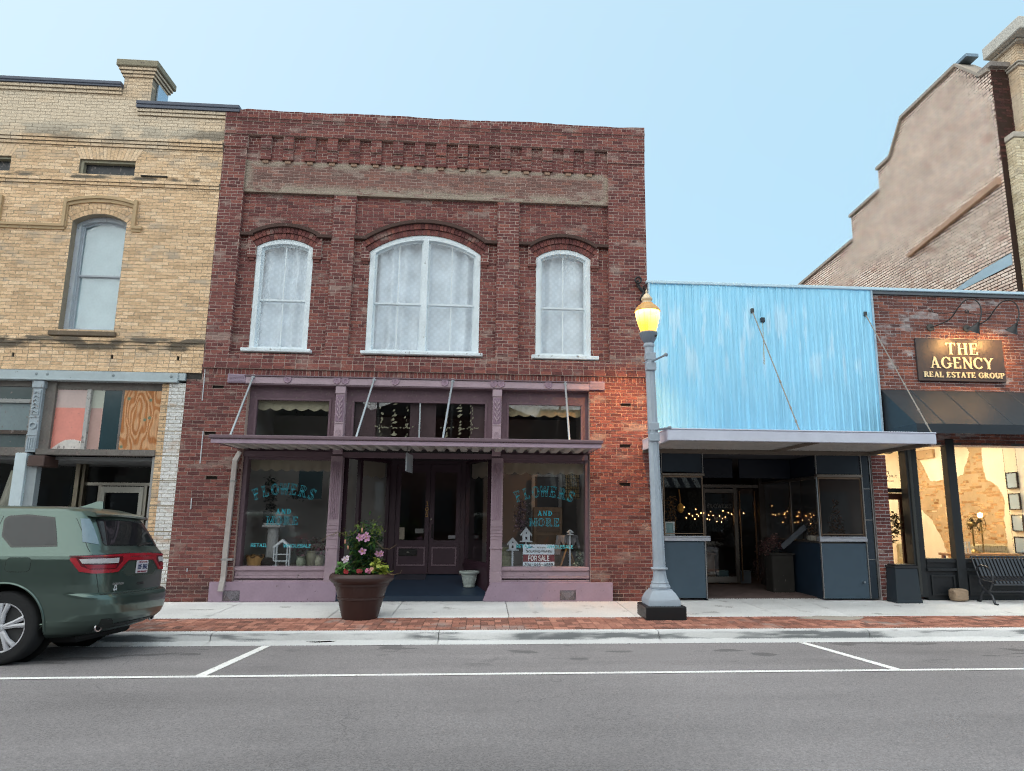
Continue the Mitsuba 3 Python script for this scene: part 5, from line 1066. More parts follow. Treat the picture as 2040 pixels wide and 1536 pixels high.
# ------------------------------------------------------------------ planter with flowers
k = thing('large_planter', 'large dark brown urn-shaped plastic planter on the sidewalk before the entrance', 'planter')
PX_, PY_ = -1.88, -1.80
m = MB(lin('#3d2a28'), .06); m.lathe([(.265, -.045), (.275, -.03), (.282, .0), (.350, .255), (.366, .262), (.366, .285), (.356, .292), (.405, .455), (.425, .462), (.43, .50), (.46, .515), (.492, .545), (.502, .585), (.492, .62), (.462, .645), (.43, .645), (.42, .60)], PX_, PY_, 0, 48); m.build(k + '__pot', 'satin', smooth=35)
m = MB(lin('#211812'), .2); t = lathe([(.42, .585), (.42, .60), (.3, .625), (.1, .635)], 24); m.mesh(t, xf=lambda v: v + [PX_, PY_, 0]); m.build(k + '__soil', 'matte')
rng = np.random.default_rng(11)
k = thing('flowering_vine', 'tall green vine with pale pink trumpet flowers growing in the brown planter', 'plant')
m = MB(); st = MB(lin('#5b5a32'), .1); cen = []
for i in range(13):
    a = rng.uniform(0, 2 * PI); b = np.array([PX_ + .12 * math.cos(a), PY_ + .1 * math.sin(a), .62]); tip = np.array([PX_ + rng.uniform(-.24, .24), PY_ + rng.uniform(-.16, .16), rng.uniform(1.12, 1.40)]); mid = (b + tip) / 2 + rng.normal(0, .05, 3)
    ts = np.linspace(0, 1, 9)[:, None]; q = b * (1 - ts) ** 2 + 2 * mid * ts * (1 - ts) + tip * ts ** 2; st.tube(q, np.linspace(.007, .003, 9), 5); cen += list(q[1:])
for q in ([(PX_ - .2, PY_ - .1, 1.22), (PX_ - .38, PY_ - .16, 1.27), (PX_ - .52, PY_ - .2, 1.22), (PX_ - .62, PY_ - .22, 1.14)], [(PX_ + .22, PY_ - .1, 1.13), (PX_ + .32, PY_ - .16, 1.03), (PX_ + .44, PY_ - .2, 1.02), (PX_ + .54, PY_ - .22, 1.09)], [(PX_ + .38, PY_ - .2, .68), (PX_ + .5, PY_ - .3, .64), (PX_ + .62, PY_ - .3, .66), (PX_ + .66, PY_ - .3, .72)]): st.tube(np.array(q), [.006, .005, .004, .003], 5, lin('#6c5a45'))
st.build(k + '__stem', 'matte', smooth=50)
leaf_cloud(m, cen, 1250, .095, .062, ['#29412a', '#38552f', '#456537', '#21382c', '#5a6f3a', '#2d4a3a'], rng, aspect=.34); leaf_cloud(m, [(PX_ - .4, PY_ - .16, 1.24), (PX_ - .28, PY_ - .13, 1.25)], 26, .06, .03, ['#6f7a3d', '#59683a'], rng, aspect=.3); leaf_cloud(m, [(PX_ + .17, PY_ - .08, 1.28), (PX_ + .2, PY_ - .06, 1.36), (PX_ - .05, PY_ - .08, 1.33)], 70, .08, .05, ['#7d8a48', '#6a7f42'], rng, aspect=.3, tilt=1.3); m.build(k + '__foliage', 'leaf')
PINK = lin('#cf9dbd')
for i, (dx, z, r) in enumerate(((-.02, 1.20, .062), (.075, 1.19, .066), (.07, 1.235, .05), (.03, .985, .06), (.27, .955, .055), (.325, .955, .05), (-.235, .86, .052), (-.2, .885, .045), (.015, 1.0, .05))):
    m = MB(); blossom(m, (PX_ + dx, PY_ - .24, z), r, PINK if i not in (6, 7) else lin('#efdcea'), rng); m.build(k + '__flower' + (f'_{i:03d}' if i else ''), 'leaf')
m = MB(lin('#d9a58c')); 
for dx, z in ((-.25, 1.13), (.0, 1.31), (-.2, 1.05)): m.mesh(trimesh.creation.icosphere(1, .02), xf=lambda v, dx=dx, z=z: v * [.7, .7, 2] + [PX_ + dx, PY_ - .22, z])
m.build(k + '__bud', 'leaf')
k = thing('bedding_flowers', 'low red and pink bedding flowers with lime leaves around the planter rim', 'plant')
m = MB(); ring_c = [(PX_ + .34 * math.cos(a), PY_ + .30 * math.sin(a), .68) for a in np.linspace(0, 2 * PI, 30)]
leaf_cloud(m, ring_c, 420, .055, .035, ['#355a30', '#44703c', '#2c4c2e'], rng, aspect=.7); leaf_cloud(m, [(PX_ - .32, PY_ - .18, .74), (PX_ - .27, PY_ - .2, .76)], 90, .06, .04, ['#6fa05a', '#88b071'], rng, aspect=.75); leaf_cloud(m, [(PX_ + .30, PY_ - .18, .74), (PX_ + .36, PY_ - .2, .70), (PX_ + .25, PY_ - .2, .77)], 110, .075, .04, ['#98a347', '#88963c', '#adb25e'], rng, aspect=.75); m.build(k + '__foliage', 'leaf')
for i, (dx, z, c) in enumerate(((-.20, .70, '#b8434c'), (-.18, .685, '#b8434c'), (.0, .70, '#bd545c'), (.03, .70, '#bd545c'), (.13, .71, '#e08fb0'), (.16, .695, '#e08fb0'), (.2, .73, '#e9b9a8'))):
    m = MB(); blossom(m, (PX_ + dx, PY_ - .36, z), .036, lin(c), rng, 6); m.build(k + '__flower' + (f'_{i:03d}' if i else ''), 'leaf')

# small pale pot in the entry
k = thing('white_flowerpot', 'small empty whitish flowerpot with relief standing in the shop entrance', 'flowerpot')
m = MB(lin('#9aa39f'), .12); cx, cy, cz = -.235, .62, .195
m.lathe([(.105, 0), (.112, .02), (.105, .03), (.115, .06), (.125, .085), (.122, .095), (.155, .235), (.165, .245), (.192, .255), (.200, .275), (.192, .292), (.165, .295), (.155, .22)], cx, cy, cz, 36); m.build(k + '__pot', 'matte', smooth=35)
m = MB(lin('#a8b0ab'), .1)
for q in range(8): a = q * PI / 4 + .3; m.tube([(cx + .132 * math.cos(a + d), cy + .132 * math.sin(a + d), cz + z) for d, z in ((0, .12), (.12, .17), (.28, .15), (.36, .20))], .010, 5)
m.build(k + '__relief', 'matte', smooth=50)

# hanging blade sign (edge-on, blank from here)
k = thing('hanging_sign', 'small grey blade sign hanging edge-on under the lilac canopy', 'sign')
m = MB(lin('#8f9498'), .15); m.mesh(cbox(-.012, .012, -.33, .33, 2.30, 2.62, .004), xf=lambda v: np.stack([-1.335 + v[:, 0] + v[:, 1] * .06, -.62 + v[:, 1], v[:, 2]], 1)); m.build(k + '__board', 'satin')
m = MB((.2, .2, .2)); m.tube([(-1.35, -.86, 2.62), (-1.35, -.86, 2.74)], .006, 5); m.tube([(-1.32, -.38, 2.62), (-1.32, -.38, 2.74)], .006, 5); m.build(k + '__hanger', 'metal')

# ------------------------------------------------------------------ left display window
k = thing('wicker_basket', 'tan wicker basket with wavy rim, left corner of the left display window', 'basket')
m = MB(lin('#a07f52'), .3); t = lathe([(.115, 0), (.13, .02), (.15, .16), (.155, .215), (.15, .22), (.14, .16)], 40); a = np.arctan2(t.vertices[:, 1], t.vertices[:, 0]); t.vertices[:, 2] += (t.vertices[:, 2] > .2) * .022 * np.cos(6 * a); t.vertices[:, :2] *= (1 + .02 * np.cos(20 * a) * np.cos(70 * t.vertices[:, 2]))[:, None]; m.mesh(t, xf=lambda v: v + [-4.22, .42, .556]); m.tube([(-4.22 + .158 * math.cos(b), .42 + .158 * math.sin(b), .772 + .022 * math.cos(6 * b)) for b in np.linspace(0, 2 * PI, 49)], .012, 5, lin('#5c4630')); m.build(k, 'matte', smooth=50)
k = thing('fluted_pedestal', 'white fluted column pedestal inside the left display window', 'pedestal')
m = MB(lin('#aeb0b0'), .1); t = lathe([(.15, 0), (.15, .03), (.12, .05), (.105, .07), (.10, .70), (.11, .72), (.13, .74)], 48); a = np.arctan2(t.vertices[:, 1], t.vertices[:, 0]); t.vertices[:, :2] *= (1 - .05 * (np.cos(12 * a) > .2) * ((t.vertices[:, 2] > .06) & (t.vertices[:, 2] < .71)))[:, None]; m.mesh(t, xf=lambda v: v + [-4.02, .75, .556]); m.build(k + '__shaft', 'matte', smooth=30)
m = MB(lin('#b6b8b7'), .1); m.box(-4.19, -3.85, .58, .92, 1.296, 1.34, b=.008); m.box(-4.17, -3.87, .60, .90, 1.342, 1.375, b=.006); m.build(k + '__capital', 'matte')
k = thing('small_urn', 'small pale urn standing on the white fluted pedestal', 'urn')
m = MB(lin('#9a9a98'), .1); m.lathe([(.05, 0), (.05, .015), (.02, .03), (.025, .06), (.065, .10), (.075, .15), (.07, .19), (.082, .20), (.082, .21), (.065, .2)], -3.94, .75, 1.376, 24); m.build(k, 'matte', smooth=35)
k = thing('dark_box', 'dark square box on the pedestal beside the urn', 'box')
m = MB(lin('#2a2a2e'), .1); m.box(-4.20, -4.06, .62, .80, 1.376, 1.60, b=.005); m.build(k, 'matte')
k = thing('house_shelf', 'small white house-shaped open shelf in the left display window', 'shelf')
m = MB(WHITE, .1); x0, x1, y0, y1, z0 = -3.885, -3.585, .38, .46, .556
for x in (x0, x0 + .045, x1 - .06, x1 - .015): m.box(x, x + .015, y0, y1, z0, z0 + .42)
for z in (z0 + .0, z0 + .12, z0 + .24): m.box(x0, x1, y0, y1, z, z + .015)
m.build(k + '__frame', 'satin')
m = MB(WHITE, .1); xm = (x0 + x1) / 2; m.prism(Polygon([(x0 - .02, z0 + .38), (xm, z0 + .53), (x1 + .02, z0 + .38), (x1 - .0, z0 + .36), (xm, z0 + .475), (x0 + .0, z0 + .36)]), y0 - .01, y1 + .01); m.build(k + '__roof', 'satin')
pots = [(-3.40, .50, .085, .20, '#8d9683', 'squat sage green jar nearest the ladder shelf in the left window'), (-3.24, .62, .10, .30, '#7b7a66', 'taller olive glazed jar between two others in the left window'), (-3.06, .50, .078, .22, '#8e8e7c', 'ridged grey pottery jar rightmost in the left window')]
for x, y, r, h, c, lab in pots:
    k = thing('pottery_jar', lab, 'jar'); m = MB(lin(c), .15); m.lathe([(r * .7, 0), (r * .8, .02), (r, h * .35), (r * 1.02, h * .6), (r * .8, h * .82), (r * .7, h * .88), (r * .85, h * .95), (r * .86, h), (r * .7, h)], x, y, .556, 28); m.build(k, 'satin', smooth=40)
k = thing('dark_fowl_figure', 'dark rounded garden figure on the floor behind the shelf, left window', 'figurine')
m = MB(lin('#2c2422'), .2); m.mesh(trimesh.creation.icosphere(3, .11), xf=lambda v: v * [1.3, .8, .9] + [-3.99, .42, .65]); m.mesh(trimesh.creation.icosphere(2, .05), xf=lambda v: v * [1, .8, 1.2] + [-4.12, .42, .74]); m.build(k, 'matte', smooth=True)
k = thing('dried_bouquet', 'bunch of dusky pink dried flowers behind the jars, left display window', 'bouquet')
m = MB(); leaf_cloud(m, [(-3.5, .8, .86), (-3.1, .8, .92), (-3.3, .85, .98), (-3.0, .8, .84)], 240, .06, .07, ['#7a5160', '#9c6b7b', '#4a5340', '#5b4a45', '#b58c96'], rng, aspect=.6); m.build(k + '__petals', 'leaf')
m = MB(lin('#4c4433')); [m.tube([(-3.3 + rng.uniform(-.06, .06), .8, .57), (-3.3 + rng.uniform(-.25, .25), .82, .95)], .006, 4) for _ in range(9)]; m.build(k + '__stems', 'matte')
k = thing('dark_garland', 'dark hanging garland of dried leaves high in the left display window', 'garland')
m = MB(); leaf_cloud(m, [(-4.1, .7, 2.15 - .09 * i) for i in range(6)] + [(-3.75 + .05 * i, .9, 1.95) for i in range(5)], 300, .08, .05, ['#23282a', '#2e3436', '#3a3a38'], rng, aspect=.5); m.build(k, 'leaf')
k = thing('cloth_banner', 'dark teal cloth banner hung in the left display window', 'banner')
m = MB(lin('#27383e'), .15); m.box(-3.72, -3.25, 1.2, 1.215, 1.85, 2.40); m.build(k, 'matte')

# ------------------------------------------------------------------ right display window
k = thing('for_sale_sign', 'white and maroon FOR SALE sign propped inside the right display window', 'sign')
SX0, SX1, SY = .78, 1.385, .34
m = MB(lin('#cfdbe6'), .03); m.box(SX0, SX1, SY, SY + .012, .545, 1.005, b=.003); m.build(k + '__board', 'satin')
m = MB(lin('#6a1d28'), .03); m.box(SX0 + .002, SX1 - .002, SY - .004, SY - .0005, .683, .818); m.build(k + '__band', 'satin')
INK = lin('#26303c'); m = MB(INK); Wd = SX1 - SX0
plain_text(m, 'Nickie', .030, SX0 + .45 * Wd, .932, SY - .001, INK, width=.165); plain_text(m, 'Spurling Realty', .043, SX0 + .06, .858, SY - .001, INK, width=.50, bold=True)
plain_text(m, 'FOR SALE', .092, SX0 + .10, .704, SY - .005, (.75, .78, .80), width=.405, bold=True); plain_text(m, '704-445-4888', .058, SX0 + .025, .603, SY - .001, INK, width=.555, bold=True); plain_text(m, 'WWW.SPURLINGREALTY.COM', .020, SX0 + .075, .562, SY - .001, INK, width=.46)
m.prism(Polygon([(SX0 + .03, .895), (SX0 + .10, .955), (SX0 + .17, .975), (SX0 + .22, .945), (SX0 + .16, .95), (SX0 + .09, .93)]), SY - .003, SY - .001, lin('#2d5a75')); m.build(k + '__lettering', 'satin')
def birdhouse(cx, cy, zb, w, h, post_z, lab):
    k = thing('birdhouse', lab, 'birdhouse'); c = lin('#b9c3c9')
    m = MB(c, .1); m.prism(Polygon([(cx - w / 2, zb), (cx + w / 2, zb), (cx + w / 2, zb + h * .5), (cx, zb + h * .9), (cx - w / 2, zb + h * .5)]), cy, cy + w * .8); m.build(k + '__body', 'satin')
    m = MB(c, .1); t = .018
    for s in (-1, 1): m.prism(Polygon([(cx, zb + h), (cx + s * (w / 2 + .045), zb + h * .42), (cx + s * (w / 2 + .03), zb + h * .42 - t), (cx, zb + h - 2 * t)]), cy - .02, cy + w * .8 + .02)
    m.build(k + '__roof', 'satin'); m = MB(c, .1); m.box(cx - w / 2 - .045, cx + w / 2 + .045, cy - .03, cy + w * .85, zb - .018, zb - .001); m.build(k + '__base', 'satin')
    m = MB(c, .1); m.box(cx - .018, cx + .018, cy + .03, cy + .066, post_z + .02, zb - .018); m.box(cx - .10, cx + .10, cy - .03, cy + .14, post_z, post_z + .02); m.build(k + '__post', 'satin')
    m = MB((.02, .02, .03)); a = np.linspace(0, 2 * PI, 13)[:-1]; m.prism(Polygon([(cx + .014 * math.cos(q), zb + h * .58 + .014 * math.sin(q)) for q in a]), cy - .003, cy + .002); m.prism(Polygon([(cx - .018, zb + .03), (cx + .018, zb + .03), (cx + .018, zb + .07), (cx, zb + .085), (cx - .018, zb + .07)]), cy - .003, cy + .002); m.build(k + '__hole', 'matte')
birdhouse(.845, .42, 1.065, .145, .265, .54, 'taller white birdhouse on a post behind the FOR SALE sign')
birdhouse(.585, .40, .905, .14, .23, .54, 'lower white birdhouse on a post left of the FOR SALE sign')
birdhouse(1.72, .60, 1.20, .045, .085, .54, 'tiny white birdhouse on a dark stake near the draped table')
k = thing('draped_table', 'small folding table draped with pale cloth in the right display window', 'table')
m = MB(lin('#8f9094'), .12); V = []; nx = 25
for j, (dz, oy) in enumerate(((0, .12), (0, -.16), (-.06, -.19), (-.16, -.20))):
    for i in range(nx):
        x = 1.48 + .40 * i / (nx - 1); z = 1.17 + dz * (1 + .25 * math.sin(i * 1.1)); V.append([x + (.01 * math.sin(i) if j > 1 else 0), .85 + oy + (.014 * math.sin(i * 1.7) if j > 1 else 0), z])
m.add(V, [[j * nx + i, j * nx + i + 1, (j + 1) * nx + i + 1, (j + 1) * nx + i] for j in range(3) for i in range(nx - 1)]); m.prism(Polygon([(1.46, 1.17), (1.52, 1.17), (1.55, .90), (1.52, .80), (1.44, .80), (1.42, .86)]), .66, .69); m.prism(Polygon([(1.85, 1.17), (1.88, 1.17), (1.93, .93), (1.90, .90)]), .68, .74); m.build(k + '__cloth', 'leaf', smooth=45)
m = MB(lin('#9b7a4c'), .1); [m.tube([a, b], .014, 6) for a, b in (((1.53, .66, .54), (1.75, .75, 1.15)), ((1.85, .66, .54), (1.63, .75, 1.15)), ((1.56, .98, .54), (1.75, .9, 1.15)), ((1.83, .98, .54), (1.63, .9, 1.15)))]; m.build(k + '__leg', 'matte')
k = thing('variegated_plant', 'variegated trailing plant in the right corner of the right display window', 'plant')
m = MB(); leaf_cloud(m, [(1.86, .35, .60), (1.84, .35, .68), (1.90, .36, .76), (1.89, .36, .84), (1.93, .36, .70), (1.80, .34, .60)], 170, .055, .035, ['#8fa596', '#b9c7b4', '#4c6a52', '#5f7a63'], rng, aspect=.6); m.build(k + '__foliage', 'leaf')
m = MB(lin('#54503c')); [m.tube([(1.88, .36, .54), (1.88 + .01 * q, .36, .7), (1.86 + .03 * q, .36, .9 - .03 * q)], .006, 4) for q in range(3)]; m.build(k + '__stem', 'matte')
k = thing('dried_flower_spray', 'greyish mauve dried flower spray hanging in the right display window', 'bouquet')
m = MB(); leaf_cloud(m, [(.74 + .03 * math.sin(i), .6, 1.30 + .05 * i) for i in range(10)], 330, .065, .055, ['#6b5a68', '#8c7885', '#4b3f4a', '#a08f99'], rng, aspect=.45); m.build(k + '__petals', 'leaf'); m = MB(lin('#3d3236')); m.tube([(.74, .6, 1.82), (.75, .6, 1.28)], .01, 5); m.build(k + '__stem', 'matte')
k = thing('brown_cabinet', 'plain brown wooden cabinet front behind the right window lettering', 'cabinet')
m = MB(lin('#6b5540'), .15); m.box(1.04, 1.62, 1.1, 1.5, .54, 1.72, b=.006); m.build(k + '__body', 'satin'); m = MB(lin('#5b4736'), .1); m.box(1.10, 1.56, 1.085, 1.099, 1.22, 1.62, b=.004); m.box(1.10, 1.56, 1.085, 1.099, .62, 1.16, b=.004); m.build(k + '__door', 'satin')
k = thing('framed_screen', 'pale framed screen standing behind the cabinet, right display window', 'screen')
m = MB(lin('#7e7c78'), .1); m.prism(sbox(1.02, .54, 1.66, 2.42).difference(sbox(1.09, .6, 1.59, 2.36)), 1.55, 1.58); m.build(k + '__frame', 'satin'); m = MB((.06, .055, .055)); m.box(1.09, 1.59, 1.565, 1.575, .6, 2.36); m.build(k + '__cloth', 'matte')
k = thing('wire_trellis', 'dark wire grid trellis with tan backing at the right of the right window', 'trellis')
m = MB(lin('#9a8763'), .2); m.box(1.66, 1.94, .92, .93, 1.9, 2.42); m.build(k + '__backing', 'matte'); m = MB((.03, .03, .03)); [m.tube([(1.66 + .047 * q, .90, 1.88), (1.66 + .047 * q, .90, 2.44)], .006, 4) for q in range(7)]; [m.tube([(1.64, .895, 1.92 + .075 * q), (1.96, .895, 1.92 + .075 * q)], .006, 4) for q in range(7)]; m.build(k + '__wire', 'matte')
k = thing('stacked_baskets', 'stack of pale woven baskets at the left of the right display window', 'baskets')
for q in range(5):
    m = MB(lin('#8c9073'), .25); t = lathe([(.10, 0), (.13, .04), (.14, .075), (.13, .08), (.12, .04)], 30); m.mesh(t, xf=lambda v, q=q: v * [1, .8, 1] + [.47, .62, .54 + .078 * q]); m.build(k + '__basket' + (f'_{q:03d}' if q else ''), 'matte', smooth=40)
k = thing('door_notice', 'small pale paper notice taped inside the left entrance door pane', 'notice')
m = MB(lin('#8d8577'), .1); m.box(-1.75, -1.60, 1.515, 1.518, 1.05, 1.29); m.build(k, 'matte')
for x, z, w_, h_, c, lab in ((-1.30, 1.22, .17, .09, '#6b6a68', 'grey sticker low on the left entrance door pane'), (-.63, 1.10, .15, .07, '#77757a', 'small dark and white sticker low on the right entrance door pane')):
    k = thing('door_sticker', lab, 'sticker'); m = MB(lin(c)); m.box(x - w_ / 2, x + w_ / 2, 1.512, 1.515, z - h_ / 2, z + h_ / 2); m.build(k, 'satin')

# ------------------------------------------------------------------ blue shop's things
k = thing('fairy_lights', 'string of small warm fairy lights seen through the blue shop door', 'string lights')
m = MB((1, .8, .5)); wire = []
for i in range(30):
    t = i / 29; p = (4.75 + 1.45 * t, 3.25 + .1 * math.sin(i), 1.66 + .10 * math.sin(i * 2.3) + .07 * math.cos(i * .9) - .13 * math.sin(PI * t)); wire.append(p); m.mesh(trimesh.creation.icosphere(1, .0115), xf=lambda v, p=p: v + np.array(p))
m.build(k + '__bulb', 'matte', emitter={'type': 'area', 'radiance': {'type': 'rgb', 'value': [1.5, .8, .28]}}); m = MB((.05, .08, .04)); m.tube(wire, .003, 4); m.build(k + '__wire', 'matte')
k = thing('yellow_gourd_display', 'warm-toned dried gourd and straw hanging in the left navy-framed window', 'decoration')
m = MB(lin('#8a5f33'), .3); m.mesh(trimesh.creation.icosphere(2, .085), lin('#b98436'), xf=lambda v: v * [.8, .8, 1.2] + [4.03, .9, 1.72]); m.tube([(4.0, .9, 2.1), (4.02, .9, 1.95), (4.03, .9, 1.8)], .015, 6); leaf_cloud(m, [(3.83, .95, 1.9 - .08 * i) for i in range(9)], 160, .10, .05, ['#7d5a38', '#94683c', '#5d4229'], rng, aspect=.4); m.build(k, 'matte')
k = thing('framed_card', 'small white framed card leaning in the left navy-framed window', 'picture frame')
m = MB(lin('#aab2b2'), .05); m.prism(sbox(3.53, 1.19, 3.72, 1.45).difference(sbox(3.555, 1.215, 3.695, 1.425)), .25, .27); m.build(k + '__frame', 'satin'); m = MB(lin('#6f8a8c')); m.box(3.555, 3.695, .258, .265, 1.215, 1.425); m.build(k + '__card', 'satin')
k = thing('dried_flower_stand', 'tall dark stand of dried pinkish flowers in the blue shop entrance', 'dried flowers')
m = MB(); leaf_cloud(m, [(5.95, 1.35, .98), (6.03, 1.3, 1.06), (6.12, 1.3, 1.10), (5.92, 1.35, .86), (6.2, 1.3, 1.0), (6.05, 1.35, .92)], 520, .055, .055, ['#6f5753', '#8d706a', '#4f3c3a', '#a18078', '#7b4a50'], rng, aspect=.5); m.build(k + '__petals', 'leaf'); m = MB(); leaf_cloud(m, [(5.85, 1.5, .5), (5.88, 1.5, .35), (5.8, 1.45, .6)], 200, .05, .06, ['#3d2d2c', '#54403d'], rng, aspect=.5); m.build(k + '__dead_leaves', 'leaf')
m = MB((.035, .032, .03), .2); m.box(6.0, 6.46, 1.15, 1.55, .03, .78, b=.01); m.box(5.97, 6.49, 1.12, 1.58, .78, .81, b=.006); [m.tube([(6.1 + rng.uniform(-.1, .2), 1.35, .8), (6.0 + rng.uniform(-.1, .3), 1.32, 1.0)], .006, 4) for _ in range(10)]; m.build(k + '__stand', 'matte')
k = thing('wooden_ramp_board', 'dark grey plank leaning against the window sill of the blue shop', 'board')
m = MB(lin('#5a5f66'), .2); square_tube(m, [(6.20, 1.05, .95), (6.56, .75, 1.36)], .02, .13); m.build(k, 'satin')
k = thing('potted_arrangement', 'white bowl with dried arrangement on the right-hand window ledge of the blue shop', 'plant')
m = MB(lin('#a8a294'), .1); m.lathe([(.07, 0), (.10, .02), (.12, .09), (.125, .13), (.115, .13)], 6.80, .95, 1.052, 28); m.build(k + '__bowl', 'satin', smooth=40); m = MB(); leaf_cloud(m, [(6.80, .95, 1.22), (6.8, .95, 1.32), (6.82, .95, 1.45)], 150, .07, .045, ['#8d7a68', '#5e5348', '#a48c74'], rng, aspect=.5); m.build(k + '__foliage', 'leaf')
k = thing('small_cone_tree', 'small brown cone-shaped tree ornament in the right navy-framed window', 'ornament tree')
m = MB(); leaf_cloud(m, [(7.16 + .02 * math.sin(i * 9), .62, 1.1 + .035 * i) for i in range(6)], 10, .05, .02, ['#4d3a2c'], rng)
for i in range(22):
    z = 1.12 + .037 * i; r = .15 * (1 - i / 23); leaf_cloud(m, [(7.16 + r * math.cos(a), .62 + r * math.sin(a), z) for a in np.linspace(0, 2 * PI, 9)], max(4, int(22 * (1 - i / 23))), .07, .012, ['#5c4030', '#4a4030', '#6b4a3a'], rng, aspect=.4)
m.build(k + '__needles', 'leaf'); m = MB(lin('#6d675f')); m.box(7.06, 7.26, .52, .72, 1.052, 1.10, b=.005); m.build(k + '__base', 'matte')
for x, c, lab in ((5.50, '#4f6468', 'teal grey cardboard box just inside the blue shop door'), (6.02, '#6c7379', 'grey cardboard box right of the blue shop door post')):
    k = thing('cardboard_box', lab, 'box'); m = MB(lin(c), .1); m.box(x, x + .24, 3.05, 3.25, .03, .32, b=.005); m.build(k, 'matte')
k = thing('shop_counter', 'dim counter with stepped front inside the blue shop doorway', 'counter')
m = MB(lin('#6b5a4c'), .15); m.box(5.05, 5.72, 4.0, 4.5, .03, .62); m.box(5.0, 5.74, 3.95, 4.5, .62, .66); m.box(5.05, 5.60, 4.2, 4.5, .66, .92, lin('#7b6d60')); m.build(k, 'matte')

# ------------------------------------------------------------------ agency: sign, gooseneck lamps, interior
k = thing('agency_wall_sign', 'dark sign board with raised cream letters THE AGENCY on the brick wall', 'sign')
m = MB(lin('#40393b'), .06); m.box(8.77, 10.645, -.055, .0, 4.298, 5.188, b=.006); m.build(k + '__board', 'satin')
m = MB(lin('#d8cda8'), .05); sign_text(m, 'THE', .245, 9.735, 4.855, -.056, .018, width=.68); sign_text(m, 'AGENCY', .235, 9.715, 4.562, -.056, .018, width=1.36); sign_text(m, 'REAL ESTATE GROUP', .115, 9.74, 4.372, -.056, .016, width=1.72, tv=.21, th=.10); m.build(k + '__lettering', 'satin')
for i, x in enumerate((9.14, 9.93)):
    k = thing('gooseneck_lamp', ('left' if i == 0 else 'right') + ' black gooseneck wall lamp with scrolled arm above the agency sign', 'wall lamp', 'gooseneck lamps above the agency sign')
    IR = (.022, .021, .022)
    m = MB(IR, .1); m.mesh(trimesh.creation.cylinder(.075, .03, sections=24).apply_transform(trimesh.transformations.rotation_matrix(PI / 2, [1, 0, 0])), lin('#4a4743'), xf=lambda v: v + [x, -.016, 5.43]); m.build(k + '__wall_plate', 'satin', smooth=40)
    P_ = np.array([(x, -.03, 5.43), (x + .12, -.16, 5.46), (x + .26, -.30, 5.55), (x + .34, -.42, 5.72), (x + .44, -.52, 5.86), (x + .56, -.60, 5.87), (x + .65, -.64, 5.76), (x + .66, -.66, 5.60), (x + .62, -.67, 5.46), (x + .575, -.67, 5.37)])
    t = np.linspace(0, len(P_) - 1, 60); from_i = np.clip(t.astype(int), 0, len(P_) - 2); fr = (t - from_i)[:, None]
    g = lambda j: P_[np.clip(j, 0, len(P_) - 1)]
    q = .5 * (2 * g(from_i) + (g(from_i + 1) - g(from_i - 1)) * fr + (2 * g(from_i - 1) - 5 * g(from_i) + 4 * g(from_i + 1) - g(from_i + 2)) * fr ** 2 + (3 * g(from_i) - g(from_i - 1) - 3 * g(from_i + 1) + g(from_i + 2)) * fr ** 3)
    m = MB(IR); m.tube(q, .013, 8); m.build(k + '__arm', 'satin', smooth=60)
    m = MB(IR); s = np.linspace(0, 2.2 * PI, 22); m.tube([(x + .30, -.36, 5.66), (x + .15, -.18, 5.68), (x + .06, -.06, 5.74)] + [(x + .03 + (.045 - .012 * a / PI) * math.cos(a - .4), -.03, 5.79 + (.045 - .012 * a / PI) * math.sin(a - .4)) for a in s], .008, 6); m.build(k + '__scroll', 'satin', smooth=60)
    m = MB(IR, .1); t = lathe([(.03, .0), (.034, -.03), (.05, -.07), (.085, -.13), (.118, -.185), (.122, -.19), (.112, -.183), (.05, -.08)][::-1], 28); Rm = trimesh.transformations.rotation_matrix(.62, [1, 0, 0]) @ trimesh.transformations.rotation_matrix(.25, [0, 1, 0]); t.apply_transform(Rm); m.mesh(t, xf=lambda v: v + q[-1]); m.build(k + '__shade', 'satin', smooth=50)
    o = q[-1] + (Rm[:3, :3] @ np.array([0, 0, -.17])); m = MB((1, .85, .6)); m.mesh(trimesh.creation.icosphere(2, .035), xf=lambda v: v + q[-1] + (Rm[:3, :3] @ np.array([0, 0, -.11]))); m.build(k + '__bulb', 'matte', smooth=True, emitter={'type': 'area', 'radiance': {'type': 'rgb', 'value': [2.4, 1.4, .5]}})
    scene[k + '_beam'] = {'type': 'spot', 'to_world': T().look_at(origin=(o + [0, .01, -.02]).tolist(), target=[float(o[0]) - .10, 0.0, 4.72], up=[1, 0, 0]), 'intensity': {'type': 'rgb', 'value': [.62, .32, .10]}, 'cutoff_angle': 68.0, 'beam_width': 26.0}
for q, (ya, za) in enumerate(((1.20, 2.54), (1.19, 2.09), (1.17, 1.64), (1.16, 1.18))):
    k = thing('listing_frame', ['topmost', 'second from top', 'third from top', 'lowest'][q] + ' black framed listing hung on wires on the office wall', 'picture frame', 'framed listings on the office wall')
    m = MB((.02, .02, .022)); fx = lambda v: np.stack([11.35 + v[:, 1], -v[:, 0], v[:, 2]], 1); o = sbox(-ya, za - .35, -ya + .33, za); m.prism(o.difference(o.buffer(-.022, join_style=2)), 0, .03, xf=fx); m.build(k + '__frame', 'satin'); m = MB(lin('#9fb4c8'), .05); m.prism(o.buffer(-.022, join_style=2), .012, .02, xf=fx); m.build(k + '__sheet', 'gloss')
k = thing('picture_wires', 'thin hanging wires holding the framed listings', 'wires'); m = MB(lin('#77766f')); [m.tube([(11.365, y, .9), (11.365, y, 3.44)], .004, 4) for y in (1.21, .84)]; m.build(k, 'metal')
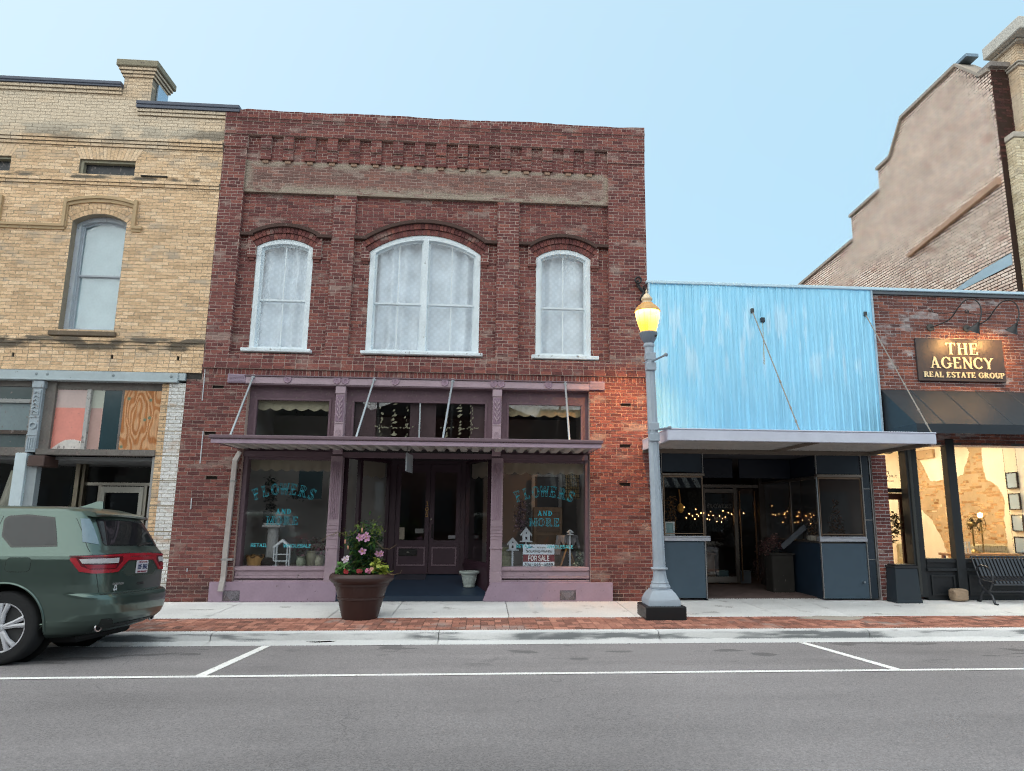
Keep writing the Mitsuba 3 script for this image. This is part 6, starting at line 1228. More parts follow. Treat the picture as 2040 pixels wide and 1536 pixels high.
def armchair(x, y, lab, rot=0):
    k = thing('armchair', lab, 'armchair', 'pale plaid armchairs in the office'); c = lin('#b7ad8e'); ca, sa = math.cos(rot), math.sin(rot)
    def xf(v): return np.stack([x + v[:, 0] * ca - v[:, 1] * sa, y + v[:, 0] * sa + v[:, 1] * ca, v[:, 2]], 1)
    for nm, b in (('seat', (-.34, .34, -.32, .3, .22, .46)), ('backrest', (-.36, .36, .22, .40, .40, 1.0)), ('armrest', (-.42, -.30, -.32, .34, .2, .66)), ('armrest_001', (.30, .42, -.32, .34, .2, .66))):
        m = MB(c, .08); m.mesh(cbox(*b, .06), xf=xf); m.build(f'{k}__{nm}', 'matte', smooth=60)
    m = MB(lin('#7e775c'))
    for q in range(9): m.mesh(trimesh.creation.box((.006, .004, .52)).apply_translation([-.3 + .075 * q, .213, .72]), xf=xf)
    for q in range(6): m.mesh(trimesh.creation.box((.62, .004, .006)).apply_translation([0, .212, .48 + .095 * q]), xf=xf)
    m.build(k + '__plaid_lines', 'matte')
armchair(9.98, 2.3, 'pale plaid armchair left of the dark window post', .2); armchair(10.95, 1.25, 'pale plaid armchair at the right end of the office table', -.3)
k = thing('console_table', 'long wooden table with items inside the lit office window', 'table'); m = MB(lin('#a67a4c'), .1); m.box(9.75, 11.2, .85, 1.35, .78, .83, b=.006); m.build(k + '__top', 'satin'); m = MB(lin('#9a6a40'), .1); m.box(9.8, 11.15, .88, .91, .56, .77); [m.box(a, a + .06, b, b + .06, .08, .78) for a in (9.8, 11.09) for b in (.88, 1.26)]; m.build(k + '__apron', 'satin')
k = thing('desk_fan', 'old brass desk fan with round cage on the office table', 'fan'); BR = lin('#8a7444'); fc = np.array([10.40, 1.0, 1.43]); m = MB(BR)
for r in (.21, .15, .09): a = np.linspace(0, 2 * PI, 33); m.tube(np.stack([fc[0] + r * np.cos(a), np.full(33, fc[1] - .04 - .0 * r), fc[2] + r * np.sin(a)], 1), .006, 5)
for q in range(14): a = q * 2 * PI / 14; m.tube([fc + [.05 * math.cos(a), -.06, .05 * math.sin(a)], fc + [.21 * math.cos(a), -.04, .21 * math.sin(a)], fc + [.2 * math.cos(a), .05, .2 * math.sin(a)]], .004, 4)
m.build(k + '__cage', 'metal', smooth=60); m = MB(lin('#4b3f2c'))
for q in range(4):
    a = q * PI / 2 + .5; V = [fc + [r * math.cos(a + d), e, r * math.sin(a + d)] for r, d, e in ((.03, -.3, -.01), (.03, .3, .01), (.16, .38, .02), (.17, -.1, -.02))]; m.add(V, [[0, 1, 2], [0, 2, 3]])
m.build(k + '__blade', 'metal'); m = MB(BR); m.tube([fc, fc + [0, .16, 0]], [.05, .06], 12); m.tube([fc + [0, .1, -.04], (10.40, 1.1, .98)], .018, 8); m.lathe([(.11, 0), (.11, .02), (.06, .05), (.03, .09)], 10.40, 1.1, .832, 20); m.build(k + '__stand', 'metal', smooth=40)
k = thing('table_lamp', 'lit bare bulb table lamp behind the desk fan', 'lamp'); m = MB((1, .9, .7)); m.mesh(trimesh.creation.icosphere(2, .055), xf=lambda v: v + [10.86, 1.45, 1.62]); m.build(k + '__bulb', 'matte', smooth=True, emitter={'type': 'area', 'radiance': {'type': 'rgb', 'value': [9, 5.5, 2]}}); m = MB(BR); m.tube([(10.86, 1.45, 1.56), (10.86, 1.45, .1)], .014, 8); m.lathe([(.13, 0), (.13, .02), (.03, .05)], 10.86, 1.45, .08, 20); m.build(k + '__stand', 'metal', smooth=40)
k = thing('white_letter_ornament', 'white standing letter ornament on the office table', 'ornament'); m = MB(lin('#ddd6c4')); g, w_ = glyph('H', .2, .1, .07); m.prism(affinity.translate(affinity.scale(g, .17, .24, origin=(0, 0)), 10.12, .832), 1.0, 1.04); m.build(k, 'satin')
k = thing('tall_candlestick', 'tall slender brass candlestick beside the window post inside the office', 'candlestick'); m = MB(BR); m.lathe([(.06, 0), (.05, .02), (.015, .05), (.02, .2), (.012, .3), (.025, .45), (.012, .6), (.03, .66), (.03, .68)], 9.98, 1.0, .832, 16); m.build(k, 'metal', smooth=40)
k = thing('door_wreath', 'dried leaf wreath hanging on the office door glass', 'wreath'); m = MB(); leaf_cloud(m, [(8.26 + .11 * math.cos(a), .46, 1.44 + .16 * math.sin(a)) for a in np.linspace(0, 2 * PI, 14)] + [(8.30, .45, 1.22), (8.24, .45, 1.1)], 240, .10, .03, ['#3d3322', '#57492e', '#6f6040', '#2d2a1c'], rng, aspect=.35); m.build(k, 'leaf')

# ------------------------------------------------------------------ bench, bin, stone
k = thing('trash_bin', 'dark square trash bin with black lid beside the brick pier', 'trash bin')
m = MB(lin('#2a343c'), .08); bx0, by0 = 7.80, -.26
def frus(m, x0, x1, y0, y1, z0, z1, t, c=None, b=.008):
    mm = cbox(x0, x1, y0, y1, z0, z1, b); v = np.array(mm.vertices); cx, cy = (x0 + x1) / 2, (y0 + y1) / 2; s = 1 + t * (z1 - v[:, 2]) / (z1 - z0); v[:, 0] = cx + (v[:, 0] - cx) * s; v[:, 1] = cy + (v[:, 1] - cy) * s; m.add(v, mm.faces, c)
frus(m, 7.765, 8.20, -.34, .0 - .02, .03, .62, .10); frus(m, 7.735, 8.23, -.37, .0, -.006, .05, .02); m.build(k + '__body', 'satin')
m = MB((.025, .026, .03), .05); m.box(7.75, 8.215, -.355, -.005, .62, .66, b=.01); m.box(7.78, 8.19, -.33, -.03, .66, .69, b=.015); m.build(k + '__lid', 'satin')
k = thing('stone_block', 'rough tan stone block on the pavement by the office shopfront', 'stone'); t = trimesh.creation.icosphere(4, 1.0); v = t.vertices; v = np.sign(v) * np.abs(v) ** .45; v *= (1 + .16 * (meshkit.fbm(v * 1.6 + 5, 4)[:, None] - .5) - .07 * (np.abs(np.sin(v[:, 2:3] * 4 + v[:, :1])) < .12)); m = MB(lin('#a08a74'), .35); m.add(v * [.155, .11, .115] + [9.12, -.11, .115], t.faces); m.build(k, 'matte', smooth=True)
k = thing('park_bench', 'black steel slat bench with curled arms in front of the office window', 'bench')
BX0, BX1, BKC = 9.50, 11.3, (.030, .033, .040)
prof = [(-.02 - .0, .83), (-.05, .80), (-.14, .60), (-.20, .47), (-.25, .43), (-.33, .415), (-.48, .42), (-.555, .405), (-.58, .37), (-.57, .33)]
Pp = np.array(prof); tt = np.linspace(0, len(Pp) - 1, 28); Pp = np.stack([np.interp(tt, range(len(Pp)), Pp[:, 0]), np.interp(tt, range(len(Pp)), Pp[:, 1])], 1)
n_sl = int((BX1 - BX0 - .1) / .072)
for q in range(n_sl):
    x = BX0 + .06 + q * .072; V, F = [], []
    tg = np.gradient(Pp, axis=0); tg /= np.linalg.norm(tg, axis=1, keepdims=True); nr = np.stack([-tg[:, 1], tg[:, 0]], 1) * .004
    for (y, z), (ny, nz) in zip(Pp, nr): V += [[x, y + ny, z + nz], [x + .042, y + ny, z + nz], [x + .042, y - ny, z - nz], [x, y - ny, z - nz]]
    for i in range(len(Pp) - 1): F += [[i * 4 + j, i * 4 + (j + 1) % 4, i * 4 + 4 + (j + 1) % 4, i * 4 + 4 + j] for j in range(4)]
    m = MB(BKC); m.add(V, F); m.build(k + '__slat' + (f'_{q:03d}' if q else ''), 'gloss')
m = MB(BKC); [m.tube([(BX0, y, z), (BX1, y, z)], .018, 8) for y, z in ((-.015, .82), (-.575, .345), (-.20, .40), (-.36, .20))]; m.build(k + '__rail', 'gloss', smooth=50)
for i, x in enumerate((BX0 + .01, BX1 - .02)):
    m = MB(BKC); m.tube(np.array([(x, -.02, .82), (x, -.13, .58), (x, -.2, .43), (x, -.35, .39), (x, -.55, .38)]), .016, 8); m.tube(np.array([(x, -.2, .34), (x, -.3, .23), (x, -.42, .19), (x, -.50, .13), (x, -.54, .03), (x, -.56, -.01), (x, -.63, -.012)]), .022, 8); m.tube(np.array([(x, -.30, .23), (x, -.22, .15), (x, -.17, .03), (x, -.16, .0), (x, -.09, .0)]), .022, 8); m.tube(np.array([(x, -.2, .34), (x, -.2, .42)]), .02, 8); m.tube(np.array([(x, -.42, .19), (x, -.5, .30), (x, -.55, .37)]), .018, 8); m.build(k + '__leg' + (f'_{i:03d}' if i else ''), 'gloss', smooth=60)
    m = MB(BKC); a = [(x, -.14, .56), (x, -.18, .64), (x, -.28, .675), (x, -.42, .66), (x, -.53, .60), (x, -.57, .50), (x, -.55, .40)]; m.tube(np.array(a), .019, 8); m.build(k + '__arm' + (f'_{i:03d}' if i else ''), 'gloss', smooth=60)

# ------------------------------------------------------------------ across the street (seen in the windows' reflections)
k = thing('street_row_opposite', 'low row of shops across the street, only reflected in the windows', 'building')
m = MB(lin('#5a5650'), .2); m.box(-26, -7, -34, -24, 0, 7.8); m.box(-6.5, 2.5, -34, -24.5, 0, 6.8, lin('#563a31')); m.box(3, 14, -34, -24, 0, 7.2, lin('#403d3c')); m.box(14.5, 30, -34, -24, 0, 7.6, lin('#5f463b')); m.prism(Polygon([(-6.8, 6.8), (-2, 8.6), (2.8, 6.8)]), -34, -24.4, lin('#3f3b39')); m.build(k + '__walls', 'matte')
m = MB((.03, .032, .035))
for x in np.arange(-25, 30, 2.4): m.box(x, x + 1.7, -24.1, -23.95, .6, 2.9)
m.build(k + '__windows', 'gloss')
m = MB()
for q in range(40):
    x = 3.2 + q * .27; m.add([[x, -23.95, 3.9], [x + .27, -23.95, 3.9], [x + .27, -22.6, 3.0], [x, -22.6, 3.0]], [[0, 1, 2], [0, 2, 3]], lin('#9a9893') if q % 2 else (.04, .042, .05))
m.build(k + '__striped_awning', 'matte')
k = thing('shade_tree', 'leafy tree across the street, only reflected in the transom glass', 'tree')
m = MB(lin('#4b4036'), .2); m.tube([(-13, -21.5, -.1), (-12.9, -21.5, 2.2), (-12.6, -21.6, 4.5), (-12.8, -21.4, 6.6)], [.26, .2, .15, .06], 10); [m.tube([(-12.8, -21.5, 2.6), (-12.8 + 1.8 * math.cos(a), -21.5 + 1.8 * math.sin(a), 5.0)], [.11, .03], 6) for a in np.linspace(0, 2 * PI, 7)[:-1]]; m.build(k + '__trunk', 'matte', smooth=50)
m = MB(); rg2 = np.random.default_rng(5); cc = [(-12.8 + rg2.normal(0, 1.3), -21.5 + rg2.normal(0, 1.3), 5.3 + rg2.normal(0, 1.1)) for _ in range(45)]; leaf_cloud(m, cc, 6000, .22, .42, ['#2f4a2a', '#3b5a33', '#26401f', '#4a6a3c'], rg2, aspect=.6); m.build(k + '__crown', 'leaf')

# ------------------------------------------------------------------ parked SUV (rear towards +x); local u forward from the rear, v towards the road, w up
k = thing('parked_suv', 'green grey SUV parked at the kerb at left with red wraparound taillights', 'car')
AT = math.atan(.045); CO = np.array([-4.10, -3.97, -.143]); CN = np.array([0, -math.cos(AT), math.sin(AT)]); CU = np.array([0, math.sin(AT), math.cos(AT)])
def car(q):
    q = np.asarray(q, float); return CO + q[:, :1] * np.array([-1.0, 0, 0]) + q[:, 1:2] * CN + q[:, 2:3] * CU
# horizontal slices of the body: height, rear end, front end, half width, rear corner radius, front corner radius
SL = np.array([
    # w     ur    uf    hw    rr   rf
    [0.27, 0.46, 4.95, 0.8, 0.384, 0.3], [0.32, 0.3, 5.06, 0.875, 0.435, 0.36], [0.4, 0.16, 5.12, 0.915, 0.461, 0.4], [0.46, 0.1, 5.15, 0.93, 0.461, 0.42], [0.52, 0.075, 5.16, 0.94, 0.461, 0.44], [0.62, 0.07, 5.17, 0.952, 0.461, 0.45],
    [0.7, 0.08, 5.17, 0.958, 0.448, 0.46], [0.735, 0.1, 5.17, 0.96, 0.435, 0.46], [0.76, 0.175, 5.16, 0.962, 0.384, 0.46], [0.85, 0.18, 5.15, 0.964, 0.358, 0.46], [0.98, 0.185, 5.12, 0.964, 0.346, 0.46], [1.08, 0.195, 5.06, 0.96, 0.346, 0.46],
    [1.13, 0.2, 4.98, 0.957, 0.346, 0.46], [1.17, 0.205, 4.8, 0.95, 0.333, 0.46], [1.2, 0.215, 4.35, 0.938, 0.333, 0.4], [1.235, 0.245, 4.02, 0.922, 0.333, 0.3], [1.28, 0.275, 3.92, 0.9, 0.333, 0.26], [1.36, 0.315, 3.78, 0.868, 0.333, 0.26], [1.46, 0.37, 3.6, 0.826, 0.333, 0.26],
    [1.56, 0.43, 3.4, 0.782, 0.333, 0.28], [1.63, 0.475, 3.22, 0.748, 0.333, 0.28], [1.68, 0.52, 3.05, 0.715, 0.333, 0.3], [1.715, 0.58, 2.9, 0.675, 0.333, 0.3], [1.74, 0.68, 2.72, 0.6, 0.333, 0.3], [1.752, 0.85, 2.5, 0.48, 0.282, 0.26], [1.757, 1.1, 2.3, 0.3, 0.179, 0.14]])
def outline(w):
    ur, uf, hw, rr, rf = (np.interp(w, SL[:, 0], SL[:, i]) for i in range(1, 6)); P = []
    bul = .055
    for v in np.linspace(0, hw - rr, 9): P.append((ur + bul * (v / hw) ** 2 * 1.6, v))
    u0 = P[-1][0]
    for t in np.linspace(0, PI / 2, 11)[1:]: P.append((u0 + rr * (1 - math.cos(t)) * 1.0, hw - rr + rr * math.sin(t)))
    a, b = u0 + rr, uf - rf
    for u in np.linspace(a, b, 34)[1:]: P.append((u, hw + .012 * math.sin(PI * (u - a) / (b - a))))
    for t in np.linspace(0, PI / 2, 9)[1:]: P.append((b + rf * math.sin(t), hw - rf + rf * math.cos(t)))
    for v in np.linspace(hw - rf, 0, 7)[1:]: P.append((uf + .06 * (1 - (v / hw) ** 2) - .0 if False else uf + .0, v))
    return np.array(P)
WS = np.unique(np.concatenate([np.linspace(.27, 1.12, 24), np.linspace(1.12, 1.30, 12), np.linspace(1.30, 1.757, 20), SL[:, 0]]))
half = [outline(w) for w in WS]; nh = len(half[0]); V = []
for w, P in zip(WS, half):
    full = np.vstack([P, (P * [1, -1])[::-1][1:-1]]); V.append(np.column_stack([full, np.full(len(full), w)]))
nf = len(V[0]); V = np.vstack(V); F = []
for i in range(len(WS) - 1):
    for j in range(nf): a, b = i * nf + j, i * nf + (j + 1) % nf; F += [[a, b + nf, b], [a, a + nf, b + nf]]
c0, c1 = len(V), len(V) + 1; V = np.vstack([V, [2.5, 0, WS[0]], [1.7, 0, WS[-1]]])
for j in range(nf): F += [[c0, j, (j + 1) % nf], [c1, (len(WS) - 1) * nf + (j + 1) % nf, (len(WS) - 1) * nf + j]]
def to_m3(v, f): return m3.Manifold(m3.Mesh(np.asarray(v, np.float32), np.asarray(f, np.uint32)))
body = to_m3(V, F)
if body.volume() < 0: body = to_m3(V, np.array(F)[:, ::-1])
def cyl(u, w, r, v0, v1, n=64):
    t = trimesh.creation.cylinder(r, v1 - v0, sections=n); v = np.array(t.vertices); q = np.stack([u + v[:, 0], (v0 + v1) / 2 + v[:, 2], w + v[:, 1]], 1); mm = to_m3(q, t.faces); return mm if mm.volume() > 0 else to_m3(q, t.faces[:, ::-1])
UR, UF, WZ, TR = 1.20, 4.24, .395, .395
body = body - cyl(UR, WZ + .02, .455, .60, 1.2) - cyl(UF, WZ + .02, .455, .60, 1.2) - cyl(UR, WZ + .02, .455, -1.2, -.60) - cyl(UF, WZ + .02, .455, -1.2, -.60)
def add_m3(m, man): mm = man.to_mesh(); m.add(car(mm.vert_properties[:, :3]), mm.tri_verts)
m = MB(); add_m3(m, body); m.build(k + '__body', 'car_paint', smooth=32)
# the body's surface, for everything that lies on it: s = metres along the outline from the middle of the rear, w = height
def surf(s, w, off=0.0):
    out = []
    for a, b in zip(np.ravel(s), np.ravel(w)):
        P = outline(b); d = np.concatenate([[0], np.cumsum(np.linalg.norm(np.diff(P, axis=0), axis=1))]); g = abs(a); u = np.interp(g, d, P[:, 0]); v = np.interp(g, d, P[:, 1])
        u2, v2 = np.interp(g + .01, d, P[:, 0]), np.interp(g + .01, d, P[:, 1]); t = np.array([u2 - u, v2 - v]); t /= np.linalg.norm(t) + 1e-9
        n = np.array([-t[1], t[0]]); P2 = outline(min(b + .01, 1.75)); vs = np.interp(g, np.concatenate([[0], np.cumsum(np.linalg.norm(np.diff(P2, axis=0), axis=1))]), P2[:, 1])
        out.append([u + n[0] * off, (v + n[1] * off) * (1 if a >= 0 else -1), b])
    return np.array(out)
def patch(key, poly, off, c, mat, cell=.05, smooth=45, w=0):
    """a skin over the body that follows its curve, with a turned-down edge"""
    poly = shapely.make_valid(poly).buffer(0); m = MB(c or (.5, .5, .5), w); x0, y0, x1, y1 = poly.bounds; nx, ny = max(2, int((x1 - x0) / cell)), max(2, int((y1 - y0) / cell)); pieces = []
    for i in range(nx):
        for j in range(ny):
            g = poly.intersection(sbox(x0 + (x1 - x0) * i / nx, y0 + (y1 - y0) * j / ny, x0 + (x1 - x0) * (i + 1) / nx, y0 + (y1 - y0) * (j + 1) / ny))
            pieces += [q for q in getattr(g, 'geoms', [g]) if q.geom_type == 'Polygon' and q.area > 1e-7]
    for q in pieces: v, f = flat_poly(q); m.add(car(surf(v[:, 0], v[:, 1], off)), f)
    for q in getattr(poly, 'geoms', [poly]):
        r = np.array(q.exterior.segmentize(cell).coords); a, b = surf(r[:, 0], r[:, 1], off), surf(r[:, 0], r[:, 1], -.012); n = len(r); m.add(car(np.vstack([a, b])), [[i, i + 1, n + i + 1, n + i] for i in range(n - 1)])
    m.build(key if key not in scene else numbered(key), mat, smooth=smooth)
SLEN = lambda w: float(np.cumsum(np.linalg.norm(np.diff(outline(w), axis=0), axis=1))[17])   # outline length to the end of the rear corner
def S_u(u, w):      # arc position of side point u at height w
    P = outline(w); d = np.concatenate([[0], np.cumsum(np.linalg.norm(np.diff(P, axis=0), axis=1))]); i = 19; return float(np.interp(u, P[i:54, 0], d[i:54]))
def side_poly(pts): return Polygon([(S_u(u, w), w) for u, w in Polygon(pts).segmentize(.06).exterior.coords]) if False else Polygon([(S_u(u, w), w) for u, w in np.array(Polygon(pts).segmentize(.06).exterior.coords)])
GB = (.02, .02, .02)
rearq = Polygon([(.60, 1.30), (1.22, 1.285), (1.36, 1.40), (1.42, 1.60), (1.2, 1.62), (.86, 1.585), (.70, 1.50)]).buffer(-.03).buffer(.03)
for s in (1, -1):
    fl = lambda p: affinity.scale(p, s, 1, origin=(0, 0))
    patch(k + '__side_window_surround', fl(side_poly(np.array(rearq.buffer(.022).exterior.coords))), .002, (.015, .017, .016), 'gloss'); patch(k + '__side_window', fl(side_poly(np.array(rearq.exterior.coords))), .005, None, 'car_glass')
    patch(k + '__side_window', fl(side_poly([(1.50, 1.30), (2.38, 1.28), (2.38, 1.625), (1.50, 1.625)])), .004, None, 'car_glass'); patch(k + '__side_window', fl(side_poly([(2.46, 1.28), (3.52, 1.27), (3.2, 1.50), (3.0, 1.60), (2.46, 1.63)])), .004, None, 'car_glass')
    # lamp clusters wrap the corner
    c = SLEN(1.08)
    tl = Polygon([(.42, 1.195), (c - .05, 1.165), (c - .04, 1.13), (c - .13, 1.0), (c - .27, .975), (.54, .985), (.34, 1.11), (.28, 1.125), (.28, 1.195)]); patch(k + '__taillight', fl(tl), .006, (.10, .006, .012), 'gloss', cell=.04); patch(k + '__taillight__glow_band', fl(tl.difference(Polygon([(.48, 1.165), (c + .2, 1.165), (c - .10, 1.15), (c - .15, 1.055), (c - .24, 1.02), (.57, 1.02), (.44, 1.11), (.44, 1.165)]))), .011, None, 'red_lens', cell=.04)
    patch(k + '__taillight__reflector', fl(Polygon([(.52, 1.148), (c - .13, 1.138), (c - .16, 1.088), (.54, 1.088)])), .013, lin('#b9b4b4'), 'satin', cell=.04)
    patch(k + '__taillight__lower_lamp', fl(Polygon([(.56, 1.072), (c - .18, 1.07), (c - .22, 1.03), (.60, 1.03)])), .013, lin('#8e1020'), 'gloss', cell=.04)
    patch(k + '__taillight__bezel', fl(Polygon([(.28, 1.206), (c - .04, 1.176), (c - .03, 1.166), (.28, 1.196)])), .010, (.05, .012, .016), 'gloss', cell=.04)
    # body seams and bright lines
patch(k + '__light_bar', Polygon([(-.30, 1.20), (.30, 1.20), (.30, 1.165), (-.30, 1.165)]), .010, lin('#5e0f1b'), 'red_lens', cell=.06); patch(k + '__light_bar', Polygon([(-.34, 1.158), (.34, 1.158), (.34, 1.115), (-.34, 1.115)]), .012, lin('#7b1320'), 'red_lens', cell=.06)
patch(k + '__plate_recess', Polygon([(-.30, 1.112), (.30, 1.112), (.44, .985), (.34, .93), (-.34, .93), (-.44, .985)]), .002, (.035, .05, .04), 'satin', cell=.06)
patch(k + '__rear_window', Polygon([(-.70, 1.29), (.70, 1.29), (.60, 1.60), (-.60, 1.60)]).buffer(-.04).buffer(.04), .005, None, 'car_glass')
for s in (1, -1): patch(k + '__corner_glass', affinity.scale(Polygon([(.74, 1.30), (.90, 1.33), (.76, 1.60), (.66, 1.60)]), s, 1, origin=(0, 0)), .005, (.16, .22, .26), 'gloss')
fuel = side_poly(np.array(Polygon([(.96, 1.0), (1.22, 1.0), (1.22, 1.15), (.96, 1.15)]).buffer(-.045).buffer(.045).exterior.coords)); patch(k + '__fuel_door_seam', fuel.difference(fuel.buffer(-.006)) if False else fuel.buffer(.005), .0012, (.015, .02, .016), 'satin'); patch(k + '__fuel_door', fuel, .003, None, 'car_paint')
for s in (1, -1):
    fl = lambda p: affinity.scale(p, s, 1, origin=(0, 0)); c = SLEN(.9)
    patch(k + '__hatch_seam', fl(Polygon([(.80, .765), (.806, .765), (.86, .97), (.90, 1.22), (.80, 1.60), (.794, 1.60), (.893, 1.22), (.853, .97)])), .0015, (.012, .015, .013), 'satin'); patch(k + '__bumper_line', fl(side_poly([(.42, .455), (.78, .425), (.78, .437), (.42, .467)])), .004, lin('#8fa596'), 'satin')
    patch(k + '__lower_cladding', fl(side_poly([(.47, .285), (.74, .28), (.765, .42), (.43, .445)])), .004, lin('#2e3a33'), 'satin')
    patch(k + '__door_seam', fl(side_poly([(1.455, .85), (1.462, .85), (1.462, 1.62), (1.455, 1.62)])), .0012, (.012, .015, .013), 'satin'); patch(k + '__door_seam', fl(side_poly([(2.42, .45), (2.427, .45), (2.427, 1.63), (2.42, 1.63)])), .0012, (.012, .015, .013), 'satin')
patch(k + '__bumper_step', Polygon([(-.82, .742), (.82, .742), (.82, .75), (-.82, .75)]), .006, (.03, .035, .032), 'satin', cell=.08)
patch(k + '__rear_diffuser', Polygon([(-.62, .285), (.62, .285), (.70, .36), (.78, .47), (.66, .47), (.54, .40), (-.54, .40), (-.66, .47), (-.78, .47), (-.70, .36)]), .006, (.03, .036, .033), 'satin', cell=.06)
# wheel-arch lips
for i, (u, s) in enumerate(((UR, 1), (UF, 1), (UR, -1), (UF, -1))):
    a = np.radians(np.linspace(-8, 188, 40)); pts = np.stack([u + .462 * np.cos(a), np.full(40, 0.0), WZ + .02 + .462 * np.sin(a)], 1); pts[:, 1] = [s * float(surf([S_u(p[0], max(p[2], .30))], [max(p[2], .30)])[0][1] + .002) for p in pts]
    m = MB((.09, .13, .10)); m.mesh(tube(pts, .014, 6), xf=car); m.build(k + '__arch_lip' + (f'_{i:03d}' if i else ''), 'car_paint', smooth=60)
    m = MB((.008, .008, .008)); t = trimesh.creation.cylinder(.452, .34, sections=40); v = np.array(t.vertices); m.add(car(np.stack([u + v[:, 0], s * (.60 + .13) * 1.0 + v[:, 2] * .0 + s * (-.10), WZ + .02 + v[:, 1]], 1)), t.faces); m.build(k + '__wheel_well' + (f'_{i:03d}' if i else ''), 'matte')
    # tyre and rim
    kk = k + '__wheel' + (f'_{i:03d}' if i else ''); t = lathe([(.268, .06), (.268, -.13), (.34, -.135), (.375, -.125), (.392, -.10), (TR, -.05), (TR, .05), (.392, .10), (.375, .125), (.34, .135), (.27, .13), (.266, .05)], 64, cap=False); v = np.array(t.vertices); v[:, :2] *= (1 - .006 * ((np.arange(len(v)) % 2) == 0) * (np.hypot(v[:, 0], v[:, 1]) > .39))[:, None]
    vc = s * .80; m = MB((.022, .022, .023), .03); m.add(car(np.stack([u + v[:, 0], vc + s * v[:, 2], WZ + v[:, 1]], 1)), t.faces); m.build(kk + '__tyre', 'matte', smooth=40)
    m = MB((.035, .035, .037)); t = trimesh.creation.cylinder(.272, .20, sections=48); v = np.array(t.vertices); m.add(car(np.stack([u + v[:, 0], vc - s * .005 + s * v[:, 2] * .9, WZ + v[:, 1]], 1)), t.faces)
    m.build(kk + '__hub_well', 'satin')
    m = MB((.46, .46, .48)); a = np.linspace(0, 2 * PI, 49); m.mesh(tube(np.stack([u + .262 * np.cos(a), np.full(49, vc + s * .105), WZ + .262 * np.sin(a)], 1), .016, 8), xf=car)
    for q in range(5):
        for d in (-.14, .14):
            b0 = q * 2 * PI / 5 + .35; p0 = (u + .05 * math.cos(b0 + d), vc + s * .11, WZ + .05 * math.sin(b0 + d)); p1 = (u + .16 * math.cos(b0 + d * .9), vc + s * .125, WZ + .16 * math.sin(b0 + d * .9)); p2 = (u + .262 * math.cos(b0 + d * 1.15), vc + s * .108, WZ + .262 * math.sin(b0 + d * 1.15)); m.mesh(tube([p0, p1, p2], [.024, .022, .030], 6), xf=car)
    m.mesh(trimesh.creation.icosphere(2, .05), xf=lambda v: car(v * [1, .45, 1] + [u, vc + s * .115, WZ])); m.build(kk + '__rim', 'gloss', smooth=45)
# spoiler, shark-fin, wiper, plate, badges, exhaust
sp = []
for v in np.linspace(-.66, .66, 25):
    e = 1 - abs(v / .66) ** 4; sp.append([(.43 + .06 * (1 - e), v, 1.640 - .02 * (1 - e)), (.415 + .06 * (1 - e), v, 1.660 - .02 * (1 - e)), (.50, v, 1.702 - .03 * (abs(v) / .66) ** 2), (.66, v * .96, 1.728 - .035 * (abs(v) / .66) ** 3), (.66, v * .96, 1.64), (.48, v, 1.63)])
V = np.array(sp).reshape(-1, 3); F = [[i * 6 + j, i * 6 + (j + 1) % 6, i * 6 + 6 + (j + 1) % 6, i * 6 + 6 + j] for i in range(24) for j in range(6)]; F += [[0, 1, 2, 3], [0, 3, 4, 5], [144, 147, 146, 145], [144, 149, 148, 147]]
m = MB(); m.add(car(V), F); m.build(k + '__spoiler', 'car_paint', smooth=35)
m = MB((.10, .14, .12)); fin = Polygon([(.74, 1.735), (1.12, 1.745), (.97, 1.785), (.83, 1.84), (.76, 1.84)]); t = trimesh.creation.extrude_polygon(fin, .05, engine='earcut'); v = np.array(t.vertices); vv = np.stack([v[:, 0], (v[:, 2] - .025) * (1 - .7 * (v[:, 1] - 1.735) / .11), v[:, 1]], 1); m.add(car(vv), t.faces); m.build(k + '__roof_antenna', 'car_paint', smooth=30)
m = MB((.015, .015, .015)); W0 = surf([.0, -.42], [1.30, 1.325], .02); m.mesh(tube([W0[0], (W0[0] + W0[1]) / 2, W0[1]], [.02, .012, .010], 6), xf=car); m.build(k + '__wiper', 'satin')
pm = surf([0.0], [1.03])[0]; m = MB(lin('#c4bfc4'), .05); m.mesh(cbox(pm[0] - .014, pm[0] - .004, -.153, .153, .955, 1.108, .004), xf=car); m.build(k + '__number_plate', 'satin')
def rear_text(m, s_, h, v0, w0, c, width, u=None):
    t = meshkit.text_mesh(s_, h, .003, True); q = np.array(t.vertices); x = q[:, 0] - q[:, 0].min(); x *= width / x.max(); vv = v0 - x; uu = surf(np.clip(vv, -.9, .9), np.full(len(x), w0))[:, 0] if u is None else np.full(len(x), u); m.add(car(np.stack([uu - .006 - q[:, 2], vv, w0 + q[:, 1]], 1)), t.faces, c)
m = MB(); rear_text(m, 'XYF-3842', .055, .12, 1.005, lin('#3b4668'), .24, pm[0] - .0105); rear_text(m, 'NORTH CAROLINA', .014, .11, 1.082, lin('#8b3040'), .22, pm[0] - .0105); rear_text(m, 'FIRST IN FLIGHT', .016, .12, .966, lin('#8b3040'), .24, pm[0] - .0105); m.build(k + '__plate_lettering', 'satin')
m = MB(); rear_text(m, 'DURANGO', .024, .62, .838, lin('#b4b6b6'), .22); rear_text(m, 'D O D G E', .022, .19, 1.127, lin('#b9a9ad'), .36); m.build(k + '__badge', 'metal')
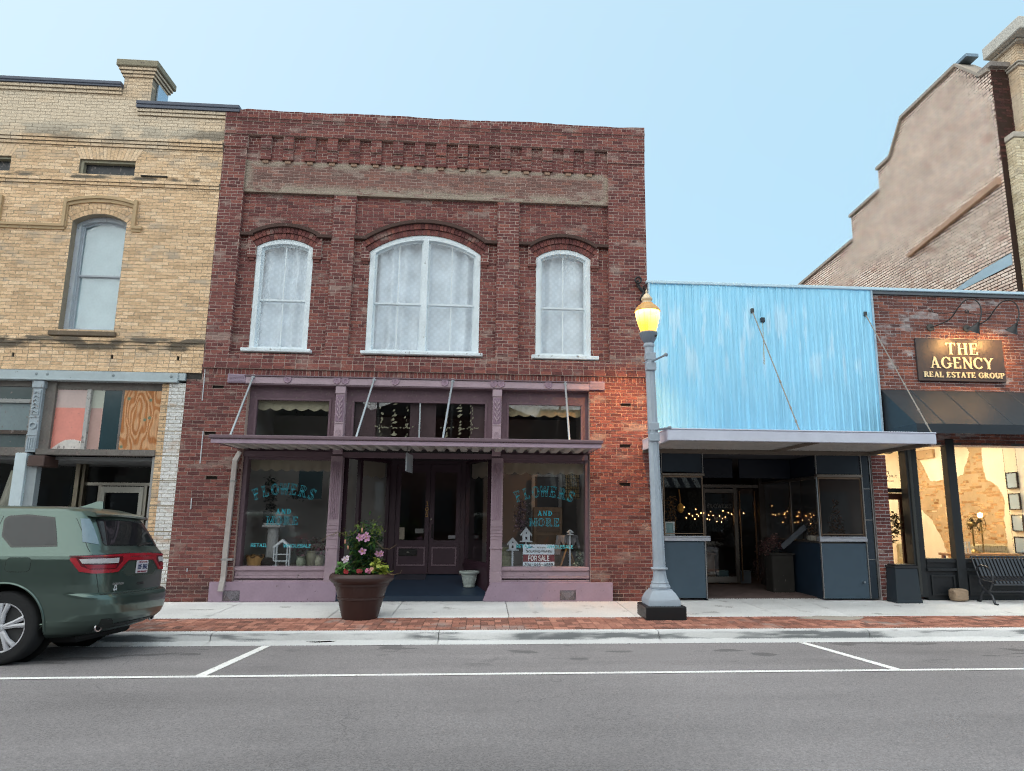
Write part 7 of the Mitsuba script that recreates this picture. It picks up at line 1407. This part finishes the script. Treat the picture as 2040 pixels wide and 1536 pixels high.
bp = surf([.56], [.80], .004)[0]; m = MB((.55, .55, .55)); em = Polygon([(-.045, -.02), (-.02, -.035), (.0, -.02), (.03, -.03), (.045, -.005), (.025, .005), (.02, .035), (-.005, .045), (-.025, .03), (-.03, .008)]); em = em.difference(affinity.scale(em, .45, .45)); t = trimesh.creation.extrude_polygon(em, .003, engine='earcut'); v = np.array(t.vertices); m.add(car(np.stack([bp[0] - v[:, 2], bp[1] - v[:, 0], .80 + v[:, 1]], 1)), t.faces); m.build(k + '__emblem', 'satin')
hd = surf([0.0], [.83])[0]; m = MB((.012, .014, .013)); m.mesh(cbox(hd[0] - .006, hd[0] + .03, -.09, .09, .815, .85, .01), xf=car); m.build(k + '__hatch_handle', 'satin')
for i, s in enumerate((1, -1)):
    e0 = surf([s * .68], [.37])[0]; m = MB((.3, .3, .3)); a = np.linspace(0, 2 * PI, 25); m.mesh(tube(np.stack([np.full(25, e0[0] - .01), e0[1] + .068 * np.cos(a), .375 + .045 * np.sin(a)], 1), .011, 6), xf=car); m.build(k + '__exhaust' + (f'_{i:03d}' if i else ''), 'chrome', smooth=60)
    m = MB((.006, .006, .006)); m.mesh(trimesh.creation.icosphere(2, 1.0), xf=lambda v: car(v * [.012, .062, .040] + [e0[0] - .006, e0[1], .375])); m.build(k + '__exhaust' + (f'_{i:03d}' if i else '') + '__bore', 'matte', smooth=True)
m = MB((.02, .02, .02)); m.mesh(cbox(.5, 4.8, -.62, .62, .20, .34, .04), xf=car); m.mesh(tube([(UR, -.75, WZ), (UR, .75, WZ)], .05, 10), xf=car); m.build(k + '__underbody', 'matte')
for s in (1, -1): patch(k + '__windscreen' if s == 1 else k + '__windscreen', affinity.scale(Polygon([(0.0, 0.0), (0.001, 0), (0.001, .001)]), 1, 1), .0, None, 'car_glass') if False else None
# headlights and grille at the far end
m = MB((.6, .6, .6)); m.mesh(cbox(4.92, 5.10, .52, .88, .88, 1.02, .03), xf=car); m.mesh(cbox(4.92, 5.10, -.88, -.52, .88, 1.02, .03), xf=car); m.build(k + '__headlight', 'gloss'); m = MB((.02, .02, .02)); m.mesh(cbox(5.08, 5.185, -.48, .48, .78, 1.0, .02), xf=car); m.build(k + '__grille', 'satin')
for i, s in enumerate((1, -1)):
    m = MB(); m.mesh(cbox(3.35, 3.50, min(s * .92, s * 1.10), max(s * .92, s * 1.10), 1.18, 1.36, .04), xf=car); m.build(k + '__mirror' + (f'_{i:03d}' if i else ''), 'car_paint', smooth=50)
